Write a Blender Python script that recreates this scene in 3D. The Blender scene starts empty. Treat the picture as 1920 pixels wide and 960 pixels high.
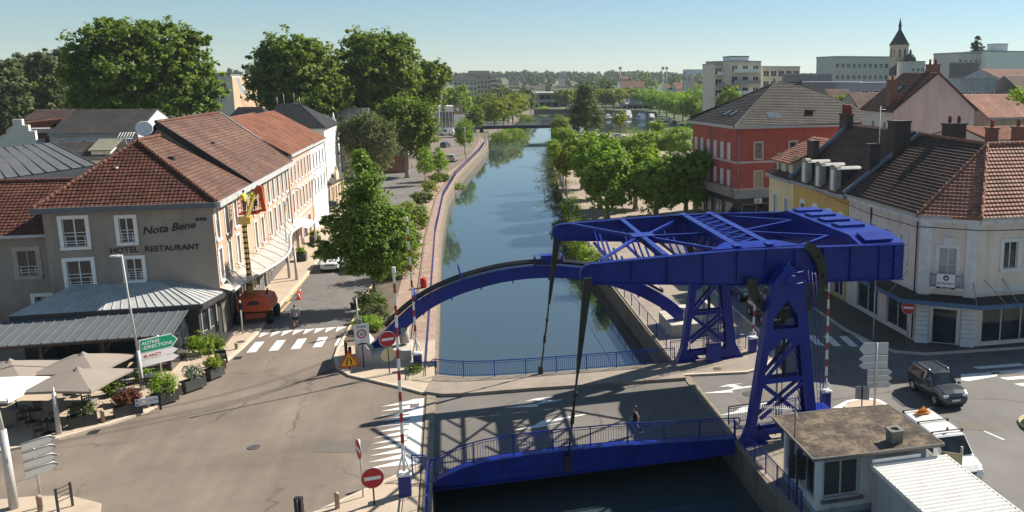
import bpy, math, random
import numpy as np
from mathutils import Vector, Matrix, geometry
SC = bpy.context.scene
COL = SC.collection
R = math.radians
random.seed(7)

# ------------------------------------------------------------------ camera
CAM_H = 19.0
F_PX, PX, PY, HZ, VX = 1600., 1300., 430., 145., 838.      # of the 1920 px wide photograph
FH = math.hypot(F_PX, PY - HZ)
PITCH = math.atan2(PY - HZ, F_PX)
YAW = math.atan2(PX - VX, FH)
fw = Vector((math.sin(YAW)*math.cos(PITCH), math.cos(YAW)*math.cos(PITCH), -math.sin(PITCH)))
rt = Vector((math.cos(YAW), -math.sin(YAW), 0))
up = rt.cross(fw)
cam = bpy.data.cameras.new('Camera')
cam.sensor_width = 36
cam.lens = 36*F_PX/1920
cam.shift_x = (960 - PX)/1920
cam.shift_y = (PY - 480)/1920
cam.clip_start = .5
cam.clip_end = 12000
cam_ob = bpy.data.objects.new('Camera', cam)
COL.objects.link(cam_ob)
m = Matrix((rt, up, -fw)).transposed().to_4x4()
m.translation = (0, 0, CAM_H)
cam_ob.matrix_world = m
SC.camera = cam_ob
SC.render.resolution_x, SC.render.resolution_y = 1024, 512

# ------------------------------------------------------------------ light
SUN_EL, SUN_AZ = R(38.3), R(68)          # azimuth measured from +Y towards +X
w = bpy.data.worlds.new('World')
SC.world = w
w.use_nodes = True
nt = w.node_tree
sky = nt.nodes.new('ShaderNodeTexSky')
sky.sky_type = 'NISHITA'
sky.sun_disc = False
sky.sun_elevation = SUN_EL
sky.sun_rotation = SUN_AZ
sky.altitude = 200
sky.air_density = 1.0
sky.dust_density = 0.0
sky.ozone_density = 6.0
# a clear sky whitened by thin summer haze over the whole dome
dim = nt.nodes.new('ShaderNodeMix'); dim.data_type = 'RGBA'; dim.blend_type = 'MULTIPLY'; dim.inputs[0].default_value = 1
nt.links.new(sky.outputs[0], dim.inputs[6]); dim.inputs[7].default_value = (.9, .92, .93, 1)
veil = nt.nodes.new('ShaderNodeMix'); veil.data_type = 'RGBA'; veil.blend_type = 'ADD'; veil.inputs[0].default_value = 1
nt.links.new(dim.outputs[2], veil.inputs[6]); veil.inputs[7].default_value = (.65, .95, .8, 1)
nt.links.new(veil.outputs[2], nt.nodes['Background'].inputs[0])
nt.nodes['Background'].inputs[1].default_value = 0.05
sl = bpy.data.lights.new('Sun', 'SUN')
sl.energy = 5.0
sl.angle = R(.5)
sl.color = (1, .93, .82)
so = bpy.data.objects.new('Sun', sl)
COL.objects.link(so)
sd = Vector((math.sin(SUN_AZ)*math.cos(SUN_EL), math.cos(SUN_AZ)*math.cos(SUN_EL), math.sin(SUN_EL)))
so.rotation_euler = sd.to_track_quat('Z', 'Y').to_euler()
so.location = (60, 30, 80)
SC.view_settings.view_transform = 'Standard'
SC.view_settings.look = 'None'
SC.view_settings.gamma = 1
SC.view_settings.use_curve_mapping = False
SC.view_settings.exposure = 0.97
SC.render.engine = 'CYCLES'

# ------------------------------------------------------------------ where a thing of the photograph stands
def ray(x, y): return rt*(x-PX) + up*(PY-y) + fw*F_PX
CP = Vector((0, 0, CAM_H))
def at(x, y, h=0.0):                      # foot point on the plane z = h
    d = ray(x, y); return CP + d*((h-CAM_H)/d.z)
def far(x, y, Y):                         # point at the distance Y along the canal
    d = ray(x, y); return CP + d*(Y/d.y)

# ------------------------------------------------------------------ materials
MATS = {}
def nodes_of(name):
    mt = bpy.data.materials.new(name); mt.use_nodes = True
    n = mt.node_tree; b = n.nodes['Principled BSDF']
    return mt, n, b
def L(n, a, b): n.links.new(a, b)
def mixrgb(n, fac, a, b, mode='MIX'):
    x = n.nodes.new('ShaderNodeMix'); x.data_type = 'RGBA'; x.blend_type = mode
    for i, v in ((0, fac), (6, a), (7, b)):
        if hasattr(v, 'is_linked') or hasattr(v, 'links'): L(n, v, x.inputs[i])
        elif i == 0: x.inputs[0].default_value = v
        else: x.inputs[i].default_value = (*v, 1)
    return x.outputs[2]
def ramp(n, src, stops):
    x = n.nodes.new('ShaderNodeValToRGB'); e = x.color_ramp.elements
    while len(e) < len(stops): e.new(.5)
    for el, (p, c) in zip(e, stops):
        el.position = p; el.color = (*c, 1) if len(c) == 3 else c
    L(n, src, x.inputs[0]); return x.outputs[0]
def coords(n, kind='Object', scale=(1, 1, 1)):
    t = n.nodes.new('ShaderNodeTexCoord'); mp = n.nodes.new('ShaderNodeMapping')
    L(n, t.outputs[kind], mp.inputs[0]); mp.inputs['Scale'].default_value = scale
    return mp.outputs[0]
def noise(n, co, sc, det=4, rough=.6):
    x = n.nodes.new('ShaderNodeTexNoise'); L(n, co, x.inputs['Vector'])
    x.inputs['Scale'].default_value = sc; x.inputs['Detail'].default_value = det; x.inputs['Roughness'].default_value = rough
    return x.outputs[0]
def bump(n, b, src, strength, dist=.02):
    x = n.nodes.new('ShaderNodeBump'); x.inputs['Strength'].default_value = strength; x.inputs['Distance'].default_value = dist
    L(n, src, x.inputs['Height']); L(n, x.outputs[0], b.inputs['Normal'])
def scl(c, k): return tuple(min(1, v*k) for v in c)

def mat(name, c, rough=.6, metal=0., var=.18, sc=1.5, fine=0., bmp=0., bsc=30., spec=.4, stain=0.):
    """plain paint, plaster, metal, stone: a base colour with blotches, fine grain and streaky stains"""
    if name in MATS: return MATS[name]
    mt, n, b = nodes_of(name)
    co = coords(n)
    col = mixrgb(n, ramp(n, noise(n, co, sc), [(.3, (0, 0, 0)), (.72, (1, 1, 1))]), scl(c, 1-var), scl(c, 1+var*.6))
    if fine: col = mixrgb(n, ramp(n, noise(n, co, bsc, 2), [(.35, (0, 0, 0)), (.7, (1, 1, 1))]), col, mixrgb(n, 1., col, (1-fine,)*3, 'MULTIPLY'))
    if stain:
        s2 = noise(n, coords(n, 'Object', (1.4, 1.4, .18)), 1.1, 5)
        col = mixrgb(n, ramp(n, s2, [(.5, (0, 0, 0)), (.75, (1, 1, 1))]), col, mixrgb(n, 1., col, (1-stain, 1-stain, 1-stain*1.1), 'MULTIPLY'))
    L(n, col, b.inputs['Base Color'])
    b.inputs['Roughness'].default_value = rough; b.inputs['Metallic'].default_value = metal
    b.inputs['Specular IOR Level'].default_value = spec
    if bmp: bump(n, b, noise(n, co, bsc, 3), bmp)
    MATS[name] = mt; return mt

def tiles(name, c, c2=None, var=.25, col_w=.28, row=.34, rough=.75):
    """roof tiles: every tile its own tone, cross joints and roll from the UV (metres along / up the slope)"""
    if name in MATS: return MATS[name]
    mt, n, b = nodes_of(name)
    co = coords(n, 'UV')
    br = n.nodes.new('ShaderNodeTexBrick'); L(n, co, br.inputs['Vector'])
    br.offset = .5
    for k, v in (('Color1', (*scl(c, 1-var), 1)), ('Color2', (*scl(c2 or c, 1+var), 1)), ('Mortar', (*scl(c, .5), 1))): br.inputs[k].default_value = v
    br.inputs['Scale'].default_value = 1; br.inputs['Brick Width'].default_value = col_w; br.inputs['Row Height'].default_value = row
    br.inputs['Mortar Size'].default_value = .012; br.inputs['Bias'].default_value = -.1
    big = ramp(n, noise(n, co, .35, 5), [(.3, (.55, .52, .5)), (.68, (1.05, 1.05, 1.05))])
    col = mixrgb(n, 1., br.outputs[0], big, 'MULTIPLY')
    spots = ramp(n, noise(n, co, 3.3, 4), [(.56, (0, 0, 0)), (.7, (1, 1, 1))])
    col = mixrgb(n, spots, col, mixrgb(n, .35, col, (.22, .2, .16)))
    L(n, col, b.inputs['Base Color'])
    wv = n.nodes.new('ShaderNodeTexWave'); L(n, co, wv.inputs[0]); wv.inputs['Scale'].default_value = .3142/col_w; wv.inputs['Distortion'].default_value = .0
    bump(n, b, wv.outputs[1], .55, .05)
    b.inputs['Roughness'].default_value = rough; b.inputs['Specular IOR Level'].default_value = .25
    MATS[name] = mt; return mt

def courses(name, c, mortar, w, h, var=.15, ms=.012, rough=.85):
    if name in MATS: return MATS[name]
    mt, n, b = nodes_of(name); co = coords(n, 'UV')
    br = n.nodes.new('ShaderNodeTexBrick'); L(n, co, br.inputs['Vector'])
    for k, v in (('Color1', (*scl(c, 1-var), 1)), ('Color2', (*scl(c, 1+var), 1)), ('Mortar', (*mortar, 1))): br.inputs[k].default_value = v
    br.inputs['Scale'].default_value = 1; br.inputs['Brick Width'].default_value = w; br.inputs['Row Height'].default_value = h; br.inputs['Mortar Size'].default_value = ms
    col = mixrgb(n, 1., br.outputs[0], ramp(n, noise(n, coords(n), .8, 5), [(.3, (.72, .72, .72)), (.7, (1, 1, 1))]), 'MULTIPLY')
    L(n, col, b.inputs['Base Color']); b.inputs['Roughness'].default_value = rough
    MATS[name] = mt; return mt

def road(name, c, patch=.16, cracks=True, worn=.1):
    if name in MATS: return MATS[name]
    mt, n, b = nodes_of(name); co = coords(n)
    col = mixrgb(n, ramp(n, noise(n, co, .16, 6, .65), [(.3, (0, 0, 0)), (.7, (1, 1, 1))]), scl(c, 1-patch), scl(c, 1+patch))
    col = mixrgb(n, ramp(n, noise(n, coords(n, 'Object', (1, .14, 1)), .9, 4), [(.42, (0, 0, 0)), (.75, (1, 1, 1))]), col, mixrgb(n, 1., col, (1+worn,)*3, 'MULTIPLY'))
    col = mixrgb(n, ramp(n, noise(n, co, 38, 2, .8), [(.3, (0, 0, 0)), (.7, (1, 1, 1))]), mixrgb(n, 1., col, (.8, .8, .8), 'MULTIPLY'), col)
    if cracks:
        v = n.nodes.new('ShaderNodeTexVoronoi'); v.feature = 'DISTANCE_TO_EDGE'
        dn = n.nodes.new('ShaderNodeMix'); dn.data_type = 'VECTOR'
        nz = n.nodes.new('ShaderNodeTexNoise'); L(n, co, nz.inputs[0]); nz.inputs['Scale'].default_value = 1.2
        dn.inputs[0].default_value = .45
        L(n, co, dn.inputs[4]); L(n, nz.outputs[1], dn.inputs[5]); L(n, dn.outputs[1], v.inputs['Vector'])
        v.inputs['Scale'].default_value = .22
        gate = ramp(n, noise(n, co, .1, 2), [(.42, (0, 0, 0)), (.56, (1, 1, 1))])
        cr = ramp(n, v.outputs[0], [(.0, (1, 1, 1)), (.012, (0, 0, 0))])
        both = mixrgb(n, 1., gate, cr, 'MULTIPLY')
        col = mixrgb(n, both, col, mixrgb(n, 1., col, (.55, .55, .55), 'MULTIPLY'))
    # oil spots and patches with a shape of their own
    col = mixrgb(n, ramp(n, noise(n, co, .7, 3), [(.64, (0, 0, 0)), (.72, (1, 1, 1))]), col, mixrgb(n, 1., col, (.86, .86, .87), 'MULTIPLY'))
    L(n, col, b.inputs['Base Color']); b.inputs['Roughness'].default_value = .85; b.inputs['Specular IOR Level'].default_value = .3
    bump(n, b, noise(n, co, 45, 2), .25, .01)
    MATS[name] = mt; return mt

def leaf(name, dark, light, trans=.42):
    if name in MATS: return MATS[name]
    mt, n, b = nodes_of(name)
    g = n.nodes.new('ShaderNodeNewGeometry')
    col = ramp(n, g.outputs['Random Per Island'], [(0, dark), (.6, tuple((a+c)/2 for a, c in zip(dark, light))), (1, light)])
    oi = n.nodes.new('ShaderNodeObjectInfo')
    col = mixrgb(n, oi.outputs['Random'], col, mixrgb(n, 1., col, (.88, .9, .8), 'MULTIPLY'))
    L(n, col, b.inputs['Base Color']); b.inputs['Roughness'].default_value = .6; b.inputs['Specular IOR Level'].default_value = .25
    t = n.nodes.new('ShaderNodeBsdfTranslucent'); L(n, mixrgb(n, 1., col, (1.5, 1.45, .7), 'MULTIPLY'), t.inputs[0])
    mx = n.nodes.new('ShaderNodeMixShader'); mx.inputs[0].default_value = trans
    L(n, b.outputs[0], mx.inputs[1]); L(n, t.outputs[0], mx.inputs[2]); L(n, mx.outputs[0], n.nodes['Material Output'].inputs[0])
    MATS[name] = mt; return mt

def glass(name, c=(.02, .025, .03), rough=.06, spec=.8):
    if name in MATS: return MATS[name]
    mt, n, b = nodes_of(name); co = coords(n)
    col = mixrgb(n, ramp(n, noise(n, co, .9, 3), [(.4, (0, 0, 0)), (.62, (1, 1, 1))]), scl(c, .6), scl(c, 1.8))
    L(n, col, b.inputs['Base Color']); b.inputs['Roughness'].default_value = rough; b.inputs['Specular IOR Level'].default_value = spec
    MATS[name] = mt; return mt

# ------------------------------------------------------------------ mesh building
ORG = {}
class MB:
    def __init__(s): s.v = []; s.f = []; s.sm = []
    def poly(s, pts, smooth=False):
        i = len(s.v); s.v += [tuple(p) for p in pts]; s.f.append(tuple(range(i, i+len(pts)))); s.sm.append(smooth); return s
    def mesh(s, vs, fs, smooth=False):
        i = len(s.v); s.v += [tuple(p) for p in vs]; s.f += [tuple(i+k for k in f) for f in fs]; s.sm += [smooth]*len(fs); return s
    def box(s, a, b, M=None):
        (x0, y0, z0), (x1, y1, z1) = a, b
        vs = [Vector(p) for p in ((x0,y0,z0),(x1,y0,z0),(x1,y1,z0),(x0,y1,z0),(x0,y0,z1),(x1,y0,z1),(x1,y1,z1),(x0,y1,z1))]
        if M: vs = [M @ p for p in vs]
        return s.mesh(vs, [(0,3,2,1),(4,5,6,7),(0,1,5,4),(1,2,6,5),(2,3,7,6),(3,0,4,7)])
    def cbox(s, c, d, rz=0, b=0.0):
        M = Matrix.Translation(Vector(c)) @ Matrix.Rotation(rz, 4, 'Z')
        if not b: return s.box((-d[0]/2, -d[1]/2, -d[2]/2), (d[0]/2, d[1]/2, d[2]/2), M)
        x, y, z = d[0]/2, d[1]/2, d[2]/2
        ring = lambda e, zz: [(-x+e, -y, zz), (x-e, -y, zz), (x, -y+e, zz), (x, y-e, zz), (x-e, y, zz), (-x+e, y, zz), (-x, y-e, zz), (-x, -y+e, zz)]
        sm = lambda k, zz: [(p[0]*(1-k/max(x, y)), p[1]*(1-k/max(x, y)), zz) for p in ring(b, zz)]
        return s.loft([[M @ Vector(p) for p in r] for r in (sm(b, -z), ring(b, -z+b), ring(b, z-b), sm(b, z))])
    def loft(s, rings, caps=True, smooth=False, closed=True):
        n = len(rings[0]); i = len(s.v)
        for r in rings: s.v += [tuple(p) for p in r]
        for a in range(len(rings)-1):
            for k in range(n if closed else n-1):
                s.f.append((i+a*n+k, i+a*n+(k+1) % n, i+(a+1)*n+(k+1) % n, i+(a+1)*n+k)); s.sm.append(smooth)
        if caps:
            s.f.append(tuple(i+k for k in reversed(range(n)))); s.sm.append(False)
            e = i+(len(rings)-1)*n; s.f.append(tuple(e+k for k in range(n))); s.sm.append(False)
        return s
    def beam(s, p0, p1, w, h, upv=(0, 0, 1)):
        p0, p1 = Vector(p0), Vector(p1); d = (p1-p0).normalized(); u = Vector(upv)
        if abs(d.dot(u)) > .98: u = Vector((0, 1, 0))
        a = d.cross(u).normalized()*w/2; b = a.cross(d).normalized()*h/2
        q = [-a-b, a-b, a+b, -a+b]
        return s.loft([[p0+x for x in q], [p1+x for x in q]])
    def cyl(s, p0, p1, r0, r1=None, n=10, smooth=True):
        p0, p1 = Vector(p0), Vector(p1); r1 = r0 if r1 is None else r1
        d = (p1-p0).normalized(); u = Vector((0, 0, 1)) if abs(d.z) < .95 else Vector((1, 0, 0))
        a = d.cross(u).normalized(); b = a.cross(d).normalized()
        if a.cross(b).dot(d) < 0: b = -b
        rg = lambda p, r: [p + a*math.cos(2*math.pi*k/n)*r + b*math.sin(2*math.pi*k/n)*r for k in range(n)]
        return s.loft([rg(p0, r0), rg(p1, r1)], smooth=smooth)
    def tube(s, path, r, n=8, smooth=True):
        path = [Vector(p) for p in path]; rs = r if isinstance(r, (list, tuple)) else [r]*len(path); rings = []
        prev = None
        for i, p in enumerate(path):
            d = (path[min(i+1, len(path)-1)] - path[max(i-1, 0)]).normalized()
            u = prev if prev is not None else (Vector((0, 0, 1)) if abs(d.z) < .9 else Vector((1, 0, 0)))
            a = d.cross(u).normalized(); b = a.cross(d).normalized(); prev = b
            if a.cross(b).dot(d) < 0: a = -a
            rings.append([p + a*math.cos(2*math.pi*k/n)*rs[i] + b*math.sin(2*math.pi*k/n)*rs[i] for k in range(n)])
        return s.loft(rings, smooth=smooth)
    def lathe(s, prof, c=(0, 0, 0), n=14, smooth=True):
        c = Vector(c)
        return s.loft([[c + Vector((r*math.cos(2*math.pi*k/n), r*math.sin(2*math.pi*k/n), z)) for k in range(n)] for r, z in prof], smooth=smooth)
    def prism(s, xy, z0, z1):
        a = sum(xy[i][0]*xy[(i+1) % len(xy)][1] - xy[(i+1) % len(xy)][0]*xy[i][1] for i in range(len(xy)))
        if a < 0: xy = xy[::-1]
        n = len(xy); i = len(s.v)
        s.v += [(p[0], p[1], z0) for p in xy] + [(p[0], p[1], z1) for p in xy]
        tri = geometry.tessellate_polygon([[Vector((p[0], p[1], 0)) for p in xy]])
        for t in tri:
            A, B, Cc = (Vector(xy[k][:2]) for k in t)
            if (B-A).cross(Cc-A) < 0: t = t[::-1]
            s.f.append(tuple(i+n+k for k in t)); s.f.append(tuple(i+k for k in reversed(t))); s.sm += [False, False]
        for k in range(n):
            s.f.append((i+k, i+(k+1) % n, i+n+(k+1) % n, i+n+k)); s.sm.append(False)
        return s
    def sheet(s, xy, z):
        tri = geometry.tessellate_polygon([[Vector((p[0], p[1], 0)) for p in xy]]); i = len(s.v)
        s.v += [(p[0], p[1], z) for p in xy]
        for t in tri:
            A, B, Cc = (Vector(xy[k][:2]) for k in t)
            if (B-A).cross(Cc-A) < 0: t = t[::-1]
            s.f.append(tuple(i+k for k in t)); s.sm.append(False)
        return s
    def plate(s, pts, th, nrm):                # flat outline of any shape, given thickness along nrm
        nrm = Vector(nrm).normalized()*th; n = len(pts); P3 = [Vector(p) for p in pts]; i = len(s.v)
        s.v += [tuple(p-nrm/2) for p in P3] + [tuple(p+nrm/2) for p in P3]
        tri = geometry.tessellate_polygon([P3])
        for t in tri:
            A, B, Cc = (P3[k] for k in t)
            if (B-A).cross(Cc-A).dot(nrm) < 0: t = t[::-1]
            s.f.append(tuple(i+n+k for k in t)); s.f.append(tuple(i+k for k in reversed(t))); s.sm += [False, False]
        nn = sum(((P3[k]-P3[0]).cross(P3[(k+1) % n]-P3[0]) for k in range(1, n)), Vector())
        for k in range(n):
            q = (i+k, i+(k+1) % n, i+n+(k+1) % n, i+n+k)
            s.f.append(q if nn.dot(nrm) > 0 else q[::-1]); s.sm.append(False)
        return s
    def xform(s, M, start=0):
        s.v[start:] = [tuple(M @ Vector(p)) for p in s.v[start:]]; return s
    def build(s, name, material, parent=None, origin=None):
        me = bpy.data.meshes.new(name)
        o = Vector(origin) if origin is not None else (ORG[parent.name] if parent else Vector((0, 0, 0)))
        me.from_pydata([Vector(p)-o for p in s.v], [], s.f)
        me.polygons.foreach_set('use_smooth', s.sm)
        uv = me.uv_layers.new(name='UVMap')
        nz = Vector((0, 0, 1)); me.update()
        V = me.vertices; data = np.zeros(len(me.loops)*2)
        for p in me.polygons:
            nn = p.normal
            u = Vector((1, 0, 0)) if abs(nn.z) > .995 else nz.cross(nn).normalized()
            v = nn.cross(u)
            for li in p.loop_indices:
                q = V[me.loops[li].vertex_index].co + o
                data[2*li] = q.dot(u); data[2*li+1] = q.dot(v)
        uv.data.foreach_set('uv', data)
        if material: me.materials.append(material)
        ob = bpy.data.objects.new(name, me); COL.objects.link(ob)
        ob.location = o if parent is None else (0, 0, 0)
        if parent: ob.parent = parent
        ORG[ob.name] = o
        return ob
    def solo(s, name, material, label, cat, group=None):      # a thing that is one mesh, origin at its foot
        P_ = np.array(s.v); c = ((P_[:, 0].min()+P_[:, 0].max())/2, (P_[:, 1].min()+P_[:, 1].max())/2, P_[:, 2].min())
        return tag(s.build(name, material, None, c), label, cat, group)
    def struct(s, name, material, kind='structure'):
        o = s.build(name, material); o['kind'] = kind; return o

def tag(o, label, cat, group=None):
    o['label'] = label; o['category'] = cat
    if group: o['group'] = group
    return o
def thing(name, label, cat, loc=(0, 0, 0), group=None, rz=0):
    o = bpy.data.objects.new(name, None); COL.objects.link(o); o.location = loc; o.rotation_euler = (0, 0, rz)
    o.empty_display_size = .3
    ORG[o.name] = Vector(loc)
    return tag(o, label, cat, group)
def dup(root, loc, rz=0, scale=1., label=None):              # a copy of a thing, its parts and their sub-parts
    r = root.copy(); COL.objects.link(r); r.location = loc; r.rotation_euler = (0, 0, rz)
    r.scale = scale if isinstance(scale, (tuple, list)) else (scale,)*3
    ORG[r.name] = Vector(loc)
    if label: r['label'] = label
    for ch in list(root.children):
        c = ch.copy(); COL.objects.link(c); c.parent = r
        for g in list(ch.children):
            d = g.copy(); COL.objects.link(d); d.parent = c
    return r
def lettering(root, name, body, size, origin, right, upv, material, depth=.012, align='LEFT', shear=0.):
    cu = bpy.data.curves.new(name, 'FONT'); cu.body = body; cu.size = size; cu.extrude = depth; cu.align_x = align; cu.shear = shear
    cu.resolution_u = 3; cu.offset = size*.012
    tmp = bpy.data.objects.new('lettering_source', cu); COL.objects.link(tmp)
    dg = bpy.context.evaluated_depsgraph_get(); me = bpy.data.meshes.new_from_object(tmp.evaluated_get(dg))
    bpy.data.objects.remove(tmp); bpy.data.curves.remove(cu)
    r, u = Vector(right).normalized(), Vector(upv).normalized(); nn = r.cross(u)
    o = ORG[root.name] if root else Vector((0, 0, 0))
    M = Matrix((r, u, nn)).transposed().to_4x4(); M.translation = Vector(origin)-o
    me.transform(M); me.materials.clear(); me.materials.append(material)
    ob = bpy.data.objects.new(name, me); COL.objects.link(ob); ob.parent = root; ORG[ob.name] = o
    return ob

# ------------------------------------------------------------------ walls with openings, windows, stepped tile roofs
def wall(mb, p0, p1, z0, z1, holes=(), reveal=.16):
    """vertical wall from p0 to p1 (outside on the right hand), real openings with reveals; holes = (u0,u1,za,zb)"""
    p0, p1 = Vector((p0[0], p0[1], 0)), Vector((p1[0], p1[1], 0)); d = (p1-p0); ln = d.length; d.normalize(); n = Vector((d.y, -d.x, 0))
    q = lambda u, z, o=0: p0 + d*u + n*o + Vector((0, 0, z))
    us = sorted({0, ln, *[h[0] for h in holes], *[h[1] for h in holes]}); zs = sorted({z0, z1, *[h[2] for h in holes], *[h[3] for h in holes]})
    us = [u for u in us if 0 <= u <= ln]; zs = [z for z in zs if z0 <= z <= z1]
    for a, b in zip(us, us[1:]):
        for c, e in zip(zs, zs[1:]):
            mu, mz = (a+b)/2, (c+e)/2
            if any(h[0] < mu < h[1] and h[2] < mz < h[3] for h in holes): continue
            mb.poly([q(a, c), q(b, c), q(b, e), q(a, e)])
    for a, b, c, e in [h[:4] for h in holes]:
        r = -reveal
        mb.poly([q(a, c), q(a, c, r), q(b, c, r), q(b, c)][::-1]); mb.poly([q(a, e), q(b, e), q(b, e, r), q(a, e, r)][::-1])
        mb.poly([q(a, c), q(a, e), q(a, e, r), q(a, c, r)][::-1]); mb.poly([q(b, c), q(b, c, r), q(b, e, r), q(b, e)][::-1])
def frame_of(p0, p1):
    p0, p1 = Vector((p0[0], p0[1], 0)), Vector((p1[0], p1[1], 0)); d = (p1-p0).normalized(); n = Vector((d.y, -d.x, 0))
    return lambda u, z, o=0: p0 + d*u + n*o + Vector((0, 0, z))
def bar(mb, q, u0, u1, z0, z1, o0, o1):
    mb.mesh([q(u0, z0, o0), q(u1, z0, o0), q(u1, z1, o0), q(u0, z1, o0), q(u0, z0, o1), q(u1, z0, o1), q(u1, z1, o1), q(u0, z1, o1)],
            [(0,3,2,1),(4,5,6,7),(0,1,5,4),(1,2,6,5),(2,3,7,6),(3,0,4,7)])
def window(root, p0, p1, h, fm, pm, fwid=.14, proud=.05, mull=1, trans=0, depth=.13, sill=True, guard=None, arch=None, blind=None, name='window'):
    q = frame_of(p0, p1); a, b, c, e = h[:4]
    mb = MB()
    if fwid:
        bar(mb, q, a-fwid, a, c-fwid*.6, e+fwid, -.01, proud); bar(mb, q, b, b+fwid, c-fwid*.6, e+fwid, -.01, proud)
        if arch:
            mid = (a+b)/2; hw = (b-a)/2+fwid; rise = arch
            pts = [(-hw, 0)] + [(-hw*math.cos(t*math.pi/8), .02+rise*math.sin(t*math.pi/8)) for t in range(9)] + [(hw, 0)]
            mb.plate([q(mid+x, e+z, proud/2) for x, z in pts], proud+.02, q(0, 0, 1)-q(0, 0, 0))
        else: bar(mb, q, a, b, e, e+fwid, -.01, proud)
        if sill: bar(mb, q, a-fwid, b+fwid, c-fwid*.6-.05, c, -.01, proud+.07)
    t = .045
    o0, o1 = -depth, -depth+.05
    bar(mb, q, a, a+t, c, e, o0, o1); bar(mb, q, b-t, b, c, e, o0, o1); bar(mb, q, a+t, b-t, c, c+t, o0, o1); bar(mb, q, a+t, b-t, e-t, e, o0, o1)
    for k in range(mull):
        u = a + (b-a)*(k+1)/(mull+1); bar(mb, q, u-.035, u+.035, c+t, e-t, o0, o1+.01)
    for k in range(trans):
        z = c + (e-c)*(k+1)/(trans+1); bar(mb, q, a+t, b-t, z-.02, z+.02, o0, o1+.004)
    f = mb.build(name, fm, root)
    pb = MB(); pb.poly([q(a, c, -depth+.012), q(b, c, -depth+.012), q(b, e, -depth+.012), q(a, e, -depth+.012)]); pb.build('pane', pm, f)
    if blind:
        bb = MB(); z = c+(e-c)*(1-blind[0]); bar(bb, q, a+t, b-t, z, e-t, -depth+.055, -depth+.075); bb.build('blind', blind[1], f)
    if guard:
        gb = MB()
        for z in (c+.25, c+.42, c+.9*(e-c)*.42): bar(gb, q, a-.04, b+.04, z, z+.035, .02, .05)
        for u in (a+.12, b-.12): bar(gb, q, u, u+.03, c+.1, c+.9*(e-c)*.42, .02, .049)
        gb.build('guard_rail', guard, f)
    return f

def slab_under(mb, pts, th):
    P3 = [Vector(p) for p in pts]; i = len(mb.v); n = len(P3)
    mb.v += [tuple(p) for p in P3] + [tuple(p-Vector((0, 0, th))) for p in P3]
    mb.f.append(tuple(range(i, i+n))); mb.f.append(tuple(i+n+k for k in reversed(range(n)))); mb.sm += [False, False]
    for k in range(n): mb.f.append((i+(k+1) % n, i+k, i+n+k, i+n+(k+1) % n)); mb.sm.append(False)
def roof(mb, pts, row=.34, lift=.05, th=.14, stepped=True):
    """one roof plane (convex outline, any order) as real overlapping tile courses on a board"""
    P3 = [Vector(p) for p in pts]
    nn = Vector()
    for k in range(len(P3)): nn += (P3[k]-P3[0]).cross(P3[(k+1) % len(P3)]-P3[0])
    if nn.z < 0: P3 = P3[::-1]; nn = -nn
    nn.normalize()
    slab_under(mb, P3, th)
    if not stepped: return
    u = Vector((0, 0, 1)).cross(nn)
    if u.length < .05: return
    u.normalize(); v = nn.cross(u)
    o = P3[0]; uv = [((p-o).dot(u), (p-o).dot(v)) for p in P3]
    v0, v1 = min(p[1] for p in uv), max(p[1] for p in uv)
    def clip(poly, val, keep_above):
        out = []
        for k in range(len(poly)):
            A, B = poly[k], poly[(k+1) % len(poly)]
            ia = (A[1] >= val) if keep_above else (A[1] <= val); ib = (B[1] >= val) if keep_above else (B[1] <= val)
            if ia: out.append(A)
            if ia != ib:
                t = (val-A[1])/(B[1]-A[1]); out.append((A[0]+(B[0]-A[0])*t, val))
        return out
    nr = max(1, round((v1-v0)/row)); hgt = (v1-v0)/nr
    for r in range(nr):
        a, b = v0+r*hgt, v0+(r+1)*hgt
        band = clip(clip(uv, a, True), b, False)
        if len(band) < 3: continue
        up_ = lambda p: o + u*p[0] + v*p[1] + nn*(.012 + lift*(1-(p[1]-a)/hgt))
        mb.poly([up_(p) for p in band])
        low = [p for p in band if abs(p[1]-a) < 1e-5]
        if len(low) >= 2:
            l, h = min(low), max(low)
            A, B = o+u*l[0]+v*l[1], o+u*h[0]+v*h[1]
            mb.poly([A-nn*.01, B-nn*.01, B+nn*(.012+lift), A+nn*(.012+lift)])
def ridge_caps(mb, a, b, r=.13, step=.42):
    a, b = Vector(a), Vector(b); n = max(1, int((b-a).length/step)); d = (b-a)/n
    for k in range(n):
        mb.cyl(a+d*k, a+d*(k+1.06), r*1.08, r*.9, 7, smooth=False)
# ================================================================== the setting
WZ = -1.7
ASPH = road('asphalt_warm', (.188, .151, .121), patch=.26, worn=.2)
ASPH2 = road('asphalt_grey', (.155, .146, .136), patch=.2)
ASPH3 = road('asphalt_dark', (.10, .092, .085), patch=.1)
DECKM = road('deck_asphalt', (.155, .14, .125), patch=.2, cracks=True)
PAVE = mat('paving_beige', (.47, .375, .28), .9, var=.14, sc=.7, fine=.18, bsc=22)
KERB = mat('kerb_stone', (.55, .47, .37), .9, var=.12, fine=.15)
PAVE2 = mat('paving_concrete', (.3, .25, .2), .9, var=.2, sc=.5, fine=.2, bsc=20, stain=.2)
PAVED = mat('paving_dark', (.12, .098, .08), .9, var=.2, sc=.5, fine=.2, bsc=20)
PINK = courses('paving_pink', (.38, .26, .2), (.27, .2, .155), .4, .2, .14)
CONC = mat('concrete', (.5, .46, .4), .9, var=.2, sc=1.1, fine=.2, bmp=.3, stain=.35)
QUAY = mat('quay_concrete', (.2, .165, .13), .9, var=.3, sc=.8, fine=.3, bmp=.6, stain=.55)
SOIL = mat('soil', (.14, .11, .075), .95, var=.3, sc=1, fine=.4, bsc=12, bmp=.5)
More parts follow.
